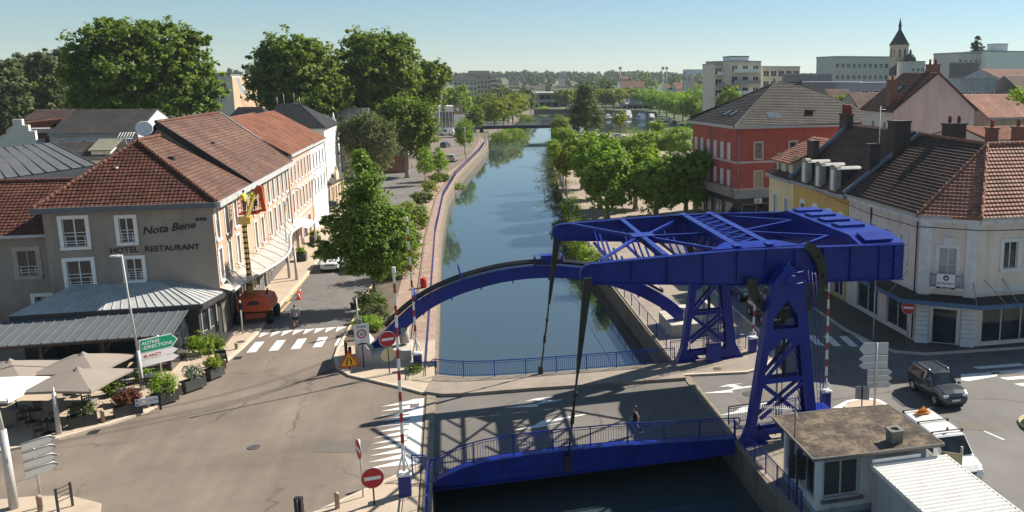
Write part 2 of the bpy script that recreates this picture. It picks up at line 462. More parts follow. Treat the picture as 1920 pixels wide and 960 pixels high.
LAWN = mat('lawn_green', (.075, .115, .03), .95, var=.35, sc=.6, fine=.4, bsc=10, bmp=.5)
WHITEP = mat('road_paint', (.78, .76, .72), .7, var=.14, sc=3, fine=.3, bsc=11)

# countryside to the horizon, its canal cut out
LB = [(-1.6, -160), (-1.6, 107), (-.8, 141.6), (1.5, 172.3), (5, 202), (8, 227), (10.4, 252), (11.5, 275), (12, 300), (15, 328), (22, 372), (31, 430), (41, 492), (50, 530)]
RB = [(72, 520), (88, 500), (104, 488), (112, 470), (102, 425), (66, 291), (41, 292), (31, 264), (25.5, 226), (22.7, 200), (18.3, 154), (14.6, 102), (13.7, 92), (13.7, -160)]
def land_material():
    mt, n, b = nodes_of('countryside'); co = coords(n)
    a = ramp(n, noise(n, co, .006, 6), [(.35, (.05, .085, .025)), (.5, (.09, .11, .04)), (.62, (.16, .15, .09))])
    c = mixrgb(n, ramp(n, noise(n, co, .12, 5), [(.3, (0, 0, 0)), (.7, (1, 1, 1))]), a, mixrgb(n, 1., a, (.6, .65, .6), 'MULTIPLY'))
    L(n, c, b.inputs['Base Color']); b.inputs['Roughness'].default_value = .95; return mt
g = MB(); g.sheet([(-6000, -160)] + LB + RB + [(6000, -160), (6000, 9000), (-6000, 9000)], -.06)
g.struct('ground', land_material())
q_ = MB()
for a, b in list(zip(LB, LB[1:])) + list(zip(RB, RB[1:])) + [(LB[-1], RB[0])]:
    q_.poly([(*a, -3.2), (*b, -3.2), (*b, .0), (*a, .0)][::-1])
# coping stones
def offset_line(pl, w0, w1):
    out0, out1 = [], []
    for i, p in enumerate(pl):
        a, b = Vector(pl[max(i-1, 0)]), Vector(pl[min(i+1, len(pl)-1)]); t = (b-a).normalized(); n = Vector((-t.y, t.x))
        out0.append(tuple(Vector(p)+n*w0)); out1.append(tuple(Vector(p)+n*w1))
    return out0 + out1[::-1]
q_.struct('quay_wall', QUAY)
cp = MB(); cp.prism(offset_line([(x, y) for x, y in LB if y < 280 and y > -100 or y == -160], -.02, .5), -.05, .06)
cp.prism(offset_line([(x, y) for x, y in RB if y < 295], -.02, .45), -.05, .05)
cp.struct('quay_coping', mat('coping', (.28, .23, .17), .9, var=.25, fine=.25, stain=.3))
def water_material():
    mt, n, b = nodes_of('canal_water'); co = coords(n, 'Object', (1, .45, 1))
    b.inputs['Base Color'].default_value = (.038, .06, .066, 1); b.inputs['Roughness'].default_value = .035
    b.inputs['IOR'].default_value = 1.6; b.inputs['Specular IOR Level'].default_value = .9
    a = noise(n, co, .55, 4, .5); c = noise(n, co, 3.2, 2, .5)
    mx = n.nodes.new('ShaderNodeMath'); mx.operation = 'MULTIPLY_ADD'; L(n, c, mx.inputs[0]); mx.inputs[1].default_value = .18; L(n, a, mx.inputs[2])
    bump(n, b, mx.outputs[0], .06, .1)
    bn = [k for k in n.nodes if k.bl_idname == 'ShaderNodeBump'][0]                # calm and breeze-ruffled patches
    pt = noise(n, coords(n, 'Object', (.07, .12, 1)), 1., 3, .5); rr = n.nodes.new('ShaderNodeMapRange'); L(n, pt, rr.inputs[0])
    for k, v in ((1, .42), (2, .6), (3, .018), (4, .085)): rr.inputs[k].default_value = v
    L(n, rr.outputs[0], bn.inputs['Strength'])
    return mt
MB().sheet([(-20, -160), (40, -160), (120, 250), (130, 540), (30, 560), (-20, 300)], WZ).struct('canal_water', water_material())
MB().sheet([(-20, -160), (40, -160), (120, 250), (130, 540), (30, 560), (-20, 300)], -3.1).struct('canal_bed', SOIL)

def ground_sheet(name, xy, z, m): MB().sheet(xy, z).struct(name, m)
def raised(name, xy, m, z=.12): MB().prism(xy, -.05, z).struct(name, m)
# left: plaza and street
ground_sheet('road', [(-120, -100), (-2.05, -100), (-2.05, 57), (-2.6, 107), (-2, 141), (.3, 172), (6.5, 227), (10, 275), (10, 330), (-10, 340), (-60, 330), (-60, 190), (-19, 190), (-19, 62), (-120, 62)], 0.0, ASPH)
ground_sheet('street', [(-13.9, 69), (-8.1, 69), (-7.3, 90), (-6.6, 110), (-5.5, 140), (-6, 190), (-16, 190), (-13.9, 110)], 0.006, ASPH2)
K1 = [(-60, 46.6), (-34, 48.2), (-27, 48.9), (-23.0, 49.3), (-22.0, 49.7), (-20.8, 50.3), (-19.0, 51.7), (-17.6, 53.2), (-16.6, 55.4), (-15.9, 57.9), (-15.3, 61.8), (-14.9, 64.6), (-14.6, 68.5), (-14.4, 77.3), (-13.9, 92), (-13.9, 128), (-16, 175)]
raised('terrace_pavement', K1 + [(-19, 175), (-19, 80), (-60, 80)], PAVE)
def kerbline(pl, w=.22, z=.135):
    mb = MB(); mb.prism(offset_line(pl, -.03, w), -.04, z); mb.struct('kerb', KERB)
kerbline(K1)
K2 = [(-1.7, 52.15), (-2.4, 52.0), (-3.4, 53.1), (-5.0, 54.6), (-5.7, 55.3), (-7.0, 56.5), (-8.0, 58.4), (-8.4, 60.6), (-8.45, 63), (-8.2, 68.9), (-7.8, 80.2), (-7.1, 90.4), (-6.6, 110), (-5.5, 140)]
raised('pavement', K2[:9] + [(-1.75, 63)], PAVE)
kerbline(K2, -.22)
raised('planting_strip', [(-8.35, 64.5), (-8.1, 69), (-7.7, 80.2), (-7.0, 90.4), (-6.4, 110), (-5.4, 138), (-4.6, 138), (-4.9, 110), (-5.2, 64.5)], SOIL, .1)
raised('promenade', [(-5.2, 63.0), (-1.75, 63.0), (-1.85, 107), (-1.1, 141.6), (1.0, 172), (4.4, 202), (7.3, 227), (9.6, 252), (10.6, 275), (8.8, 275), (7.4, 252), (5.4, 227), (2.8, 202), (-1.5, 172), (-4.2, 141.6), (-4.9, 107)], PINK)
raised('pavement', [(-12, -40), (-7.5, 37.4), (-5.5, 39.1), (-3, 41.2), (-2.2, 41.9), (-2.2, -40)], PAVE)
kerbline([(-12, -40), (-7.5, 37.4), (-5.5, 39.1), (-3, 41.2), (-2.2, 41.9)], -.2)
raised('traffic_island', [(-24, 30), (-16.3, 30), (-15.3, 39.5), (-15.9, 41.6), (-17.5, 42.8), (-19, 43.2), (-24, 43.5)], PAVE)
# right: promenade, square, street
ground_sheet('road', [(13.75, 20), (90, 20), (90, 105), (32, 105), (29, 135), (24, 135), (22.6, 95.9), (13.78, 91)], 0.0, ASPH2)
raised('promenade', [(13.75, 50.7), (17.9, 50.1), (19.4, 50.7), (20.6, 52.2), (21.4, 54.5), (21.9, 58), (22.3, 75), (22.8, 96), (14.0, 96)], PAVE2)
kerbline([(13.75, 50.7), (17.9, 50.1), (19.4, 50.7), (20.6, 52.2), (21.4, 54.5), (21.9, 58), (22.3, 75), (22.8, 96)], .2)
ground_sheet('square', [(14.4, 96), (32, 96), (60, 105), (96, 330), (68, 288), (42, 290), (32, 264), (26.4, 226), (23.5, 200), (19, 154)], .03, mat('square_paving', (.33, .265, .21), .9, var=.16, sc=.3, fine=.2, bsc=15))
K3 = [(28.9, 104), (28.6, 71), (28.2, 57.1), (28.7, 52.6), (29.3, 51.2), (31.1, 50.2), (38.5, 49.6), (90, 49.2)]
raised('shop_pavement', K3 + [(90, 60), (40, 104)], PAVED)
kerbline(K3, .2)
raised('traffic_island', [(21.3, 43.0), (22.1, 43.6), (23.0, 43.8), (23.6, 43.4), (23.7, 42.4), (23.2, 41.6), (22.0, 41.8)], PAVE, .1)
# the flat plaza beside the bridge pit, right
raised('quay_platform', [(13.75, 20), (15.9, 20), (15.9, 39.0), (18.6, 39.4), (18.6, 41.6), (13.75, 41.6)], PAVE2, .06)

# painted markings, 4 mm and more above the road
def marks(name, polys, z=.012):
    mb = MB()
    for p in polys: mb.sheet(p, z)
    mb.struct(name, WHITEP)
pl = []
for k in range(5):                                                            # crossing at the mouth of the left street
    x = -14.45 + k*1.43
    pl.append([(x, 63.7), (x+.62, 63.7), (x+.72, 66.2), (x+.1, 66.2)])
marks('zebra_crossing', pl)
pl = []
for k in range(8):
    x = -14.4 + k*.76; pl.append([(x, 68.7), (x+.74, 68.7), (x+.05, 67.3)])
marks('ramp_markings', pl)
pl = [[(-2.95, 51.3), (-2.25, 51.3), (-2.25, 42.15), (-2.95, 42.15)]]
for k in range(12):
    y = 42.2 + k*.76; pl.append([(-2.96, y), (-2.96, y+.62), (-4.75+.01*k, y+.02)])
marks('ramp_markings', pl)
def swoosh(x, y, s=1):                                                        # flattened lane arrow with a side barb
    return [[(x, y), (x+2.0, y+.12), (x+2.0, y-.38)], [(x+2.0, y+.02), (x+3.5*s, y+.3), (x+3.5*s, y+.42), (x+2.6, y+.36), (x+2.0, y+.2)],
            [(x+1.35, y+.72), (x+2.1, y+1.0), (x+3.1, y+.95), (x+2.45, y+.84), (x+2.9, y+.34), (x+2.35, y+.3), (x+2.0, y+.72)]]
marks('lane_arrow', swoosh(13.95, 47.5, 1.2))
def swoosh2(x, y): return [[(x, y), (x+1.2, y+.35), (x+1.7, y+.9), (x+4.2, y+1.25), (x+4.2, y+1.12), (x+2.3, y+.66), (x+1.75, y+.3), (x+3.0, y+.42), (x+1.5, y+.02)]]
marks('lane_arrow', swoosh2(13.95, 43.9))
pl = []
for k in range(6):
    x = 22.7 + k*1.12; pl.append([(x, 57.6-.42*k), (x+.55, 57.4-.42*k), (x+.25, 54.9-.42*k), (x-.3, 55.1-.42*k)])
marks('zebra_crossing', pl)
pl = []
for k, (x, y) in enumerate([(32.7, 47.2), (33.0, 46.1), (33.2, 44.9), (33.4, 43.7), (33.7, 42.4), (34, 41.1), (34.4, 39.8)]):
    pl.append([(x, y), (x+.25, y-.5), (x+3.6, y-.75), (x+3.6, y-.2)])
marks('zebra_crossing', pl)
marks('road_line', [[(31.2, 46.2), (33.9, 45.85), (33.2, 45.2), (30.9, 44.9), (30.6, 45.2)], [(20.7, 43.2), (21.3, 43.0), (22.0, 43.75), (23.2, 43.95), (23.75, 43.3), (23.9, 42.2), (24.15, 42.3), (24.0, 43.6), (23.3, 44.2), (22.0, 44.0)]])
pl = [[(x, y), (x+.12, y-.02), (x+.45, y-1.3), (x+.33, y-1.3)] for x, y in ((27.2, 37.9), (28.2, 35.6), (29.0, 33.4))]
marks('road_line', pl)
# faint kerb edge lines of worn yellow paint at the left street
mb = MB(); mb.sheet([(-14.28, 78), (-13.95, 92), (-13.8, 92), (-14.05, 78)], .016); mb.sheet([(-14.25, 72.8), (-14.0, 78), (-13.82, 78), (-14.07, 72.8)], .016)
mb.struct('road_line', mat('yellow_paint', (.55, .4, .18), .8, fine=.2))
# patched tarmac, utility trenches and gully grates
PATCH = road('asphalt_patch', (.15, .13, .112), patch=.1, cracks=False)
for pp_ in ([(-4.9, 44.2), (-7.6, 45.0), (-7.4, 46.4), (-4.8, 45.7)], [(-11.2, 78), (-10.5, 78), (-9.9, 92), (-10.6, 92)], [(16, 45), (18.4, 45.2), (18.2, 46.6), (15.8, 46.3)], [(25.5, 47), (28.6, 44.2), (29, 44.7), (25.9, 47.6)], [(26.2, 38.4), (28.2, 37.6), (28.6, 38.8), (26.7, 39.6)]): ground_sheet('road_patch', pp_, .0085, PATCH)
TRK = road('asphalt_track', (.15, .122, .10), patch=.12, cracks=False)
def arc_band(cx_, cy_, r_, a0, a1, w_): return [(cx_+(r_+w_)*math.cos(R(a)), cy_+(r_+w_)*math.sin(R(a))) for a in range(a0, a1+1, 3)] + [(cx_+r_*math.cos(R(a)), cy_+r_*math.sin(R(a))) for a in range(a1, a0-1, -3)]
for args in ((-23, 70, 17.0, 275, 348, .42), (-23, 70, 18.6, 275, 350, .42), (-26, 72.5, 14.2+8.6, 278, 340, .35)): ground_sheet('tyre_track', arc_band(*args), .0075, TRK)
gr_ = MB()
for x, y in ((-14.75, 62.6), (-2.75, 50.2), (-19.4, 51.0), (21.9, 54.6), (27.9, 56.4), (-8.6, 66.0)):
    for k in range(6): gr_.box((x-.25, y-.3+k*.11, .008), (x+.25, y-.24+k*.11, .022))
gr_.struct('gully_grate', mat('grate_iron', (.05, .048, .045), .6))
# manholes
mb = MB()
for x, y, r in ((-10.6, 46.5, .33), (-15.3, 66.2, .3), (16.9, 46.6, .5), (23.2, 49.4, .5), (16.2, 51.2, .3), (30.5, 52.5, .4)):
    mb.lathe([(r, 0), (r, .004), (r*.9, .006)], (x, y, .0135 if y not in (66.2, 51.2, 52.5) else .125), 18)
mb.struct('manhole_cover', mat('cast_iron', (.09, .085, .08), .6, fine=.3))

# ================================================================== the lift bridge
BLUE = mat('blue_paint', (.005, .021, .24), .36, var=.24, sc=1.3, fine=.14, bsc=9, spec=.32, stain=.25)
_b = BLUE.node_tree.nodes['Principled BSDF']; _b.inputs['Coat Weight'].default_value = .0; _b.inputs['Coat Roughness'].default_value = .3
BLUEL = BLUE
DARKS = mat('greased_steel', (.022, .024, .022), .45, var=.25, fine=.2)
PIVX = 16.6
br_ = thing('lift_bridge', 'blue steel lift bridge over the canal with riveted balance beam and two towers', 'bridge', (6, 46.7, 0))
# deck, edge girders, far footway
dk = MB(); dk.box((-1.85, 40.15, -.36), (13.75, 53.1, .0)); 
dk.build('deck', DECKM, br_)
jt = MB(); jt.box((-2.04, 42.0, -.3), (-1.86, 51.5, .012)); jt.build('expansion_joint', mat('joint_rubber', (.03, .03, .03), .7), br_); jt = MB(); jt.box((13.76, 43.6, -.3), (13.9, 50.0, .013)); jt.build('expansion_joint', mat('joint_rubber', (.03, .03, .03), .7), br_)
fw_ = MB()
kl = [(-2.2, 51.95), (-1.2, 51.25), (.4, 50.95), (4.3, 50.75), (9.2, 50.3), (13.72, 49.95)]
rl = [(13.72, 52.95), (10, 53.1), (7.9, 53.2), (4.4, 53.35), (1.7, 53.6), (.44, 53.85), (-.53, 54.25), (-1.6, 54.9)]
fw_.prism(kl + rl, .0, .2); fw_.build('footway', PAVE2, br_)
m_ = MB()
for p in swoosh(2.2, 48.45): m_.sheet(p, .008)
for p in swoosh2(2.5, 45.0): m_.sheet(p, .008)
m_.build('lane_arrow', WHITEP, br_)
prof = [(-1.75, -.05), (-1.44, .1), (-.86, .34), (-.11, .6), (.9, .77), (1.89, .84), (4.5, .87), (7.3, .81), (10.2, .62), (13.6, .42)]
gd = MB(); gd.plate([(x, 40.0, z-.06) for x, z in prof] + [(13.6, 40, -.43), (4, 40, -.38), (-.4, 40, -.35), (-1.75, 40, -.2)], .16, (0, -1, 0))
for (xa, za), (xb, zb) in zip(prof, prof[1:]): gd.beam((xa, 40, za-.03), (xb, 40, zb-.03), .5, .05)
for (xa, xb, z) in ((-1.7, 13.6, -.38), ): gd.beam((xa, 40, z-.03), (xb, 40, z-.07), .42, .05)
for k in range(9):
    x = .2+k*1.6; zt = np.interp(x, [p[0] for p in prof], [p[1] for p in prof]); gd.box((x-.02, 39.8, -.37), (x+.02, 39.915, zt-.06))
gd.beam((-1.0, 39.9, .0), (13.6, 39.9, .12), .06, .06)
gd.build('edge_girder', BLUE, br_)
g2 = MB(); g2.box((-1.75, 53.15, -.75), (13.6, 53.3, -.02)); g2.build('edge_girder', BLUE, br_)
ab = MB(); ab.box((-3.2, 39.6, -3), (-1.62, 54, -.06)); ab.box((13.72, 39.6, -3), (15.4, 53.4, -.06)); ab.struct('bridge_abutment', QUAY)
def railing(parent, path, h=1.05, post=1.9, gap=.13, m=None, name='railing', solid=None, balusters=True, bottom=.13, rr=.032):
    """handrail, bottom rail and bars along a 3-D foot path"""
    P_ = [Vector(p) for p in path]; L_ = [0]
    for a, b in zip(P_, P_[1:]): L_.append(L_[-1] + (b-a).length)
    def pt(s):
        for i in range(len(P_)-1):
            if s <= L_[i+1] or i == len(P_)-2: return P_[i].lerp(P_[i+1], (s-L_[i])/max(1e-6, L_[i+1]-L_[i]))
    mb = MB(); n = max(1, round(L_[-1]/.6)); Z = lambda h_: Vector((0, 0, h_))
    ss = [L_[-1]*k/n for k in range(n+1)]
    mb.tube([pt(s)+Z(h) for s in ss], rr, 6)
    if balusters:
        mb.tube([pt(s)+Z(bottom) for s in ss], .02, 4, smooth=False); mb.tube([pt(s)+Z(h-.12) for s in ss], .018, 4, smooth=False)
        nb = int(L_[-1]/gap)
        for k in range(nb+1):
            p = pt(L_[-1]*k/nb); mb.cyl(p+Z(bottom), p+Z(h-.12), .011, n=4, smooth=False)
    else:
        for f in (.25, .5, .75): mb.tube([pt(s)+Z(h*f) for s in ss], .018, 4, smooth=False)
    npost = max(1, round(L_[-1]/post))
    for k in range(npost+1):
        p = pt(L_[-1]*k/npost); mb.cyl(p, p+Z(h), .036, n=6, smooth=False)
    if solid: return mb
    return mb.build(name, m or BLUE, parent)
railing(br_, [(x, 40.02, z-.02) for x, z in prof[1:]])
hk = MB()                                                                       # curled handrail ends
hk.tube([(-1.44, 40.02, 1.13), (-1.62, 40.02, 1.08), (-1.7, 40.02, .92), (-1.62, 40.02, .78), (-1.5, 40.02, .76)], .035, 7); hk.build('handrail_end', BLUE, br_); hk = MB()
hk.tube([(13.6, 40.02, 1.46), (13.85, 40.02, 1.44), (13.95, 40.02, 1.28), (13.86, 40.02, 1.12), (13.7, 40.02, 1.1)], .035, 7); hk.build('handrail_end', BLUE, br_); hk = MB()
hk.tube([(-1.6, 54.85, 1.28), (-1.78, 54.9, 1.2), (-1.82, 54.9, 1.05), (-1.72, 54.9, .95)], .035, 7)
hk.build('handrail_end', BLUE, br_)
railing(br_, [(x, y-.08, .2) for x, y in rl][::-1])
# hanger rods
def rod(y, top, bot):
    mb = MB(); t, b = Vector((top[0], y, top[1])), Vector((bot[0], y, bot[1])); d = b-t
    mb.loft([[t+d*f+Vector((sx*wx, sy*.09, 0)) for sx, sy in ((-1, -1), (1, -1), (1, 1), (-1, 1))] for f, wx in ((-.02, .17), (.0, .22), (.07, .2), (.45, .09), (.5, .06))])
    mb.cyl(t+d*.49, t+d*.72, .06, n=8); mb.cyl(t+d*.72, t+d*.78, .1, n=8); mb.cyl(t+d*.78, b, .055, n=8)
    mb.cyl(t+d*.6, t+d*.62, .1, n=8); mb.box(tuple(b+Vector((-.14, -.12, -.45))), tuple(b+Vector((.14, .12, .35))))
    mb.build('hanger_rod', DARKS, br_)
rod(39.72, (6.02, 9.35), (4.83, .25)); rod(53.2, (6.22, 9.2), (4.9, .3))
# two plate girders of the balance beam
def girder(y, sgn):
    pr = [(6.3, 9.0), (5.98, 9.2), (5.86, 9.5), (5.98, 9.8), (6.3, 9.98), (10.2, 10.13), (14, 10.24), (17.2, 10.2), (23.5, 10.04), (23.5, 8.12), (17.3, 8.34), (13.6, 8.42), (10.1, 8.74)]
    mb = MB(); mb.plate([(x, y, z) for x, z in pr], .1, (0, -1, 0))
    top = pr[3:9]; bot = pr[9:] + [pr[0]]
    for pl_ in (top, bot):
        for a, b in zip(pl_, pl_[1:]): mb.beam((a[0], y, a[1]+.012), (b[0], y, b[1]+.012), .44, .045)
    xs = [p[0] for p in top]; zs = [p[1] for p in top]; bx = [p[0] for p in reversed(bot)]; bz = [p[1] for p in reversed(bot)]
    for x in (8.4, 10.2, 12.1, 13.9, 15.5, 17.1, 18.7, 20.3, 22, 22.9):
        zt, zb = np.interp(x, xs, zs), np.interp(x, bx, bz)
        for s_ in (-1, 1): mb.box((x-.03, y+s_*.13-.08, zb+.04), (x+.03, y+s_*.13+.08, zt-.02))
    mb.cyl((6.3, y-.16, 9.48), (6.3, y+.16, 9.48), .5, n=20)
    rv = mb
    for pl_, zz in ((top, .037), ):                                            # rivet rows on the top flange
        for k in range(150):
            x = 6.3 + k*(23.4-6.3)/149
            for dy in (-.17, .17):
                z = np.interp(x, xs, zs)+zz-.003; rv.loft([[(x-.03, y+dy-.03, z), (x+.03, y+dy-.03, z), (x+.03, y+dy+.03, z), (x-.03, y+dy+.03, z)], [(x-.015, y+dy-.015, z+.03), (x+.015, y+dy-.015, z+.03), (x+.015, y+dy+.015, z+.03), (x-.015, y+dy+.015, z+.03)]])
    mb.build('balance_beam', BLUE, br_)
girder(40.75, -1); girder(52.6, 1)
cb = MB()
def ibeam(mb, p0, p1, w=.3, h=.35):
    p0, p1 = Vector(p0), Vector(p1); mb.beam(p0+Vector((0, 0, -.02)), p1+Vector((0, 0, -.02)), w, .04); mb.beam(p0+Vector((0, 0, -h/2)), p1+Vector((0, 0, -h/2)), .05, h-.06); mb.beam(p0+Vector((0, 0, -h+.02)), p1+Vector((0, 0, -h+.02)), w, .04)
ibeam(cb, (10.2, 41.0, 10.2), (10.2, 52.35, 10.2)); cb.build('cross_beam', BLUEL, br_)
for x in (14.1, 15.9):
    c2 = MB(); ibeam(c2, (x, 41.0, 10.42), (x, 52.35, 10.42), .42, .5)
    for k in range(9):
        y0 = 41.3 + k*1.22; c2.beam((x, y0, 9.9), (x, y0+1.22, 8.9) if k % 2 else (x, y0+1.22, 8.9), .1, .1); c2.beam((x, y0, 8.9), (x, y0, 9.9), .09, .09)
    c2.beam((x, 41.0, 8.85), (x, 52.3, 8.85), .16, .12); c2.build('cross_beam', BLUEL, br_)
lt = MB()
for k in range(8):
    y0 = 41.9 + k*1.2
    lt.beam((14.3, y0, 10.37), (15.7, y0+1.2, 10.37), .09, .06); lt.beam((15.7, y0, 10.345), (14.3, y0+1.2, 10.345), .09, .05); lt.beam((14.3, y0, 10.32), (15.7, y0, 10.32), .07, .05)
lt.build('lattice_bracing', BLUEL, br_)
gs = MB()
for y, s_ in ((40.98, 1), (52.36, -1)):
    gs = MB(); gs.plate([(12.6, y, 10.3), (17.6, y, 10.28), (16.5, y+s_*1.0, 10.435), (13.6, y+s_*1.0, 10.435)], .03, (0, 0, 1)); gs.build('gusset_plate', BLUEL, br_)
dg_ = MB()
for a, b in (((10.35, 46.7), (13.8, 41.25)), ((10.35, 46.7), (13.8, 52.1)), ((10.05, 46.7), (6.9, 41.1)), ((10.05, 46.7), (6.9, 52.2)), ((10.35, 46.7), (14.0, 46.75)), ((16.1, 46.7), (20.6, 44)), ((16.1, 46.7), (20.6, 49.6)), ((20.6, 44.1), (17.2, 41.2)), ((20.6, 49.5), (17.2, 52.2))):
    dg_.beam((*a, 10.12), (*b, 10.1), .16, .05); dg_.beam((*a, 10.04), (*b, 10.02), .03, .14)
dg_.plate([(9.6, 46.1, 10.2), (10.9, 46.1, 10.2), (10.9, 47.3, 10.2), (9.6, 47.3, 10.2)], .03, (0, 0, 1))
dg_.build('diagonal_bracing', BLUEL, br_)
# lower sway bracing between the girders
sw = MB()
for x0 in (8.4, 10.2, 12.4):
    for k in range(5):
        y0 = 41.1 + k*2.3; sw.beam((x0, y0, 8.8), (x0, y0+2.3, 9.7), .09, .09)
    sw.beam((x0, 41, 8.75), (x0, 52.4, 8.75), .14, .12)
sw.build('sway_bracing', BLUE, br_)
# counterweight box with lids
cw = MB()
ys = [40.82, 41.9, 51.5, 52.55]
ring = lambda y, zt: [(20.9, y, 8.2), (23.55, y, 8.2), (23.55, y, zt), (20.9, y, zt)]
cw.loft([ring(40.82, 10.13), ring(42.2, 10.46), ring(51.3, 10.46), ring(52.52, 10.13)])
cwo = cw.build('counterweight', BLUEL, br_)
for k in range(5):
    pb = MB(); y = 42.9 + k*1.95
    if k == 0: y = 41.55
    z0 = 10.47 if k else 10.34
    M = Matrix.Translation((22.15, y, z0+.07)) @ Matrix.Rotation(R(13) if k == 0 else 0, 4, 'X')
    s0 = len(pb.v); pb.box((-.82, -.55, -.07), (.82, .55, .06)); pb.xform(M, s0)
    pb.build('ballast_lid', BLUEL, cwo)
lk = MB(); lk.beam((21.8, 40.6, 9.95), (22.6, 40.62, 9.2), .03, .03); lk.cyl((22.6, 40.55, 9.2), (22.6, 40.66, 9.2), .06); lk.build('strut', BLUEL, br_)
# towers
def tower(y, sgn):
    """A-frame: slim leg on the canal side, broad ladder leg, sgn = +1 puts the ladder towards the viewer"""
    t = MB()
    for yy in (y-.3, y+.3):
        t.plate([(14.02, yy, .1), (15.25, yy, .1), (15.05, yy, .55), (14.7, yy, .95), (15.9, yy, 8.6), (15.55, yy, 8.6), (14.35, yy, .95)], .05, (0, -1, 0))
        t.plate([(17.0, yy, .1), (18.55, yy, .1), (18.35, yy, .7), (18.1, yy, 1.1), (17.2, yy, 8.6), (16.7, yy, 8.6), (17.5, yy, 1.1), (17.25, yy, .5)], .05, (0, -1, 0))
        for a, b, w_ in (((14.9, 1.4), (17.3, 3.2), .2), ((17.4, 1.2), (14.95, 3.3), .2), ((15.1, 3.4), (17.2, 3.45), .26), ((15.1, 3.5), (17.0, 5.6), .2), ((14.9, .6), (17.3, .7), .3)):
            t.beam((a[0], yy, a[1]), (b[0], yy, b[1]), .06, w_)
        t.plate([(15.5, yy, 7.0), (15.75, yy, 7.0), (16.3, yy, 7.75), (16.75, yy, 7.0), (17.1, yy, 7.0), (17.1, yy, 8.6), (15.6, yy, 8.6)], .045, (0, -1, 0)); t.plate([(15.2, yy, 5.3), (15.45, yy, 5.0), (16.2, yy, 5.75), (16.9, yy, 5.2), (17.2, yy, 5.5), (17.1, yy, 6.2), (15.45, yy, 6.2)], .045, (0, -1, 0))
        t.plate([(14.7, yy, .2), (15.6, yy, .2), (15.05, yy, .9)], .045, (0, -1, 0)); t.plate([(16.7, yy, .2), (17.6, yy, .2), (17.25, yy, .9)], .045, (0, -1, 0))
    for (x0, z0), (x1, z1) in (((14.02, .1), (14.35, .95)), ((14.35, .95), (15.5, 8.6)), ((18.55, .1), (18.1, 1.1)), ((18.1, 1.1), (17.2, 8.6))):
        t.plate([(x0, y-.33, z0), (x0, y+.33, z0), (x1, y+.33, z1), (x1, y-.33, z1)], .05, (z1-z0, 0, -(x1-x0)))
    for k in range(14):                                                          # lattice of the broad leg
        z = 1.2 + k*.52; xa = np.interp(z, [1.1, 8.6], [17.3, 16.55]); xb = np.interp(z, [1.1, 8.6], [18.1, 17.2]); xc = np.interp(z+.52, [1.1, 8.6], [17.3, 16.55])
        t.beam((xa, y-.28, z), (xa, y+.28, z+.52), .05, .05)
    t.box((14.0, y-.5, .06), (15.3, y+.5, .14)); t.box((16.95, y-.5, .06), (18.6, y+.5, .14))
    o = t.build('tower', BLUE, br_)
    hd = MB(); hd.loft([[(15.45, y-.45, 8.55), (17.25, y-.45, 8.55), (17.25, y+.45, 8.55), (15.45, y+.45, 8.55)], [(15.75, y-.4, 9.0), (17.05, y-.4, 9.0), (17.05, y+.4, 9.0), (15.75, y+.4, 9.0)], [(16.2, y-.3, 9.38), (16.7, y-.3, 9.38), (16.7, y+.3, 9.38), (16.2, y+.3, 9.38)]])
    hd.cyl((16.45, y, 9.36), (16.45, y, 9.52), .22, .1, 10); hd.cyl((16.45, y, 9.5), (16.45, y, 9.62), .05, .03, 8)
    hd.cyl((16.45, y-.6, 8.75), (16.45, y+.6, 8.75), .3, n=14)
    hd.build('pivot_head', BLUE, o)
    ld = MB()
    foot, top_ = Vector((18.25, y-.3*sgn, .4)), Vector((17.35, y-.3*sgn, 9.1))
    ld.tube([foot+Vector((.12, -.35*sgn, 0)), top_+Vector((.12, -.35*sgn, .1))], .018, 4); ld.tube([foot+Vector((.12, .1*sgn, 0)), top_+Vector((.12, .1*sgn, .1))], .018, 4)
    for k in range(26):
        p = foot.lerp(top_, (k+.5)/26)+Vector((.12, 0, 0)); ld.cyl(p+Vector((0, -.35*sgn, 0)), p+Vector((0, .1*sgn, 0)), .012, n=4)
    for k in range(8):
        p = foot.lerp(top_, .2+k*.8/7)+Vector((.12, -.12*sgn, 0)); ld.tube([p+Vector((.32*math.sin(a)-.02, .26*math.cos(a)*sgn, 0)) for a in [j*math.pi/8 for j in range(9)]], .015, 4)
    for a in (.7, 1.57, 2.4):
        ld.tube([foot.lerp(top_, f)+Vector((.12+.32*math.sin(a), -.12*sgn+.26*math.cos(a)*sgn, 0)) for f in (.2, .6, 1.0)], .012, 4)
    ld.build('ladder', BLUE, o)
    pf = MB(); p = Vector((17.2, y, 9.1)); pf.tube([Vector((16.5+.75*math.cos(a), y+.62*math.sin(a), 9.2)) for a in [j*math.pi/6-1.9 for j in range(9)]], .03, 5)
    pf.tube([Vector((16.4+.95*math.cos(a), y+.66*math.sin(a), 8.62)) for a in [j*math.pi/6-1.9 for j in range(9)]], .035, 5)
    pf.build('head_guard', BLUE, o)
    rp = MB()
    for dx, dy in ((-.25, -.1), (-.1, .12), (.12, 0)): rp.cyl((16.1+dx, y+dy, .3), (16.1+dx, y+dy, 8.0), .025, n=5)
    rp.cyl((16.3, y, 3.5), (16.3, y, 4.4), .09, .13, 8); rp.cyl((16.3, y, 4.4), (16.3, y, 5.6), .07, n=8)
    rp.build('hoist_rope', DARKS, o)
tower(39.95, 1); tower(53.45, 1)
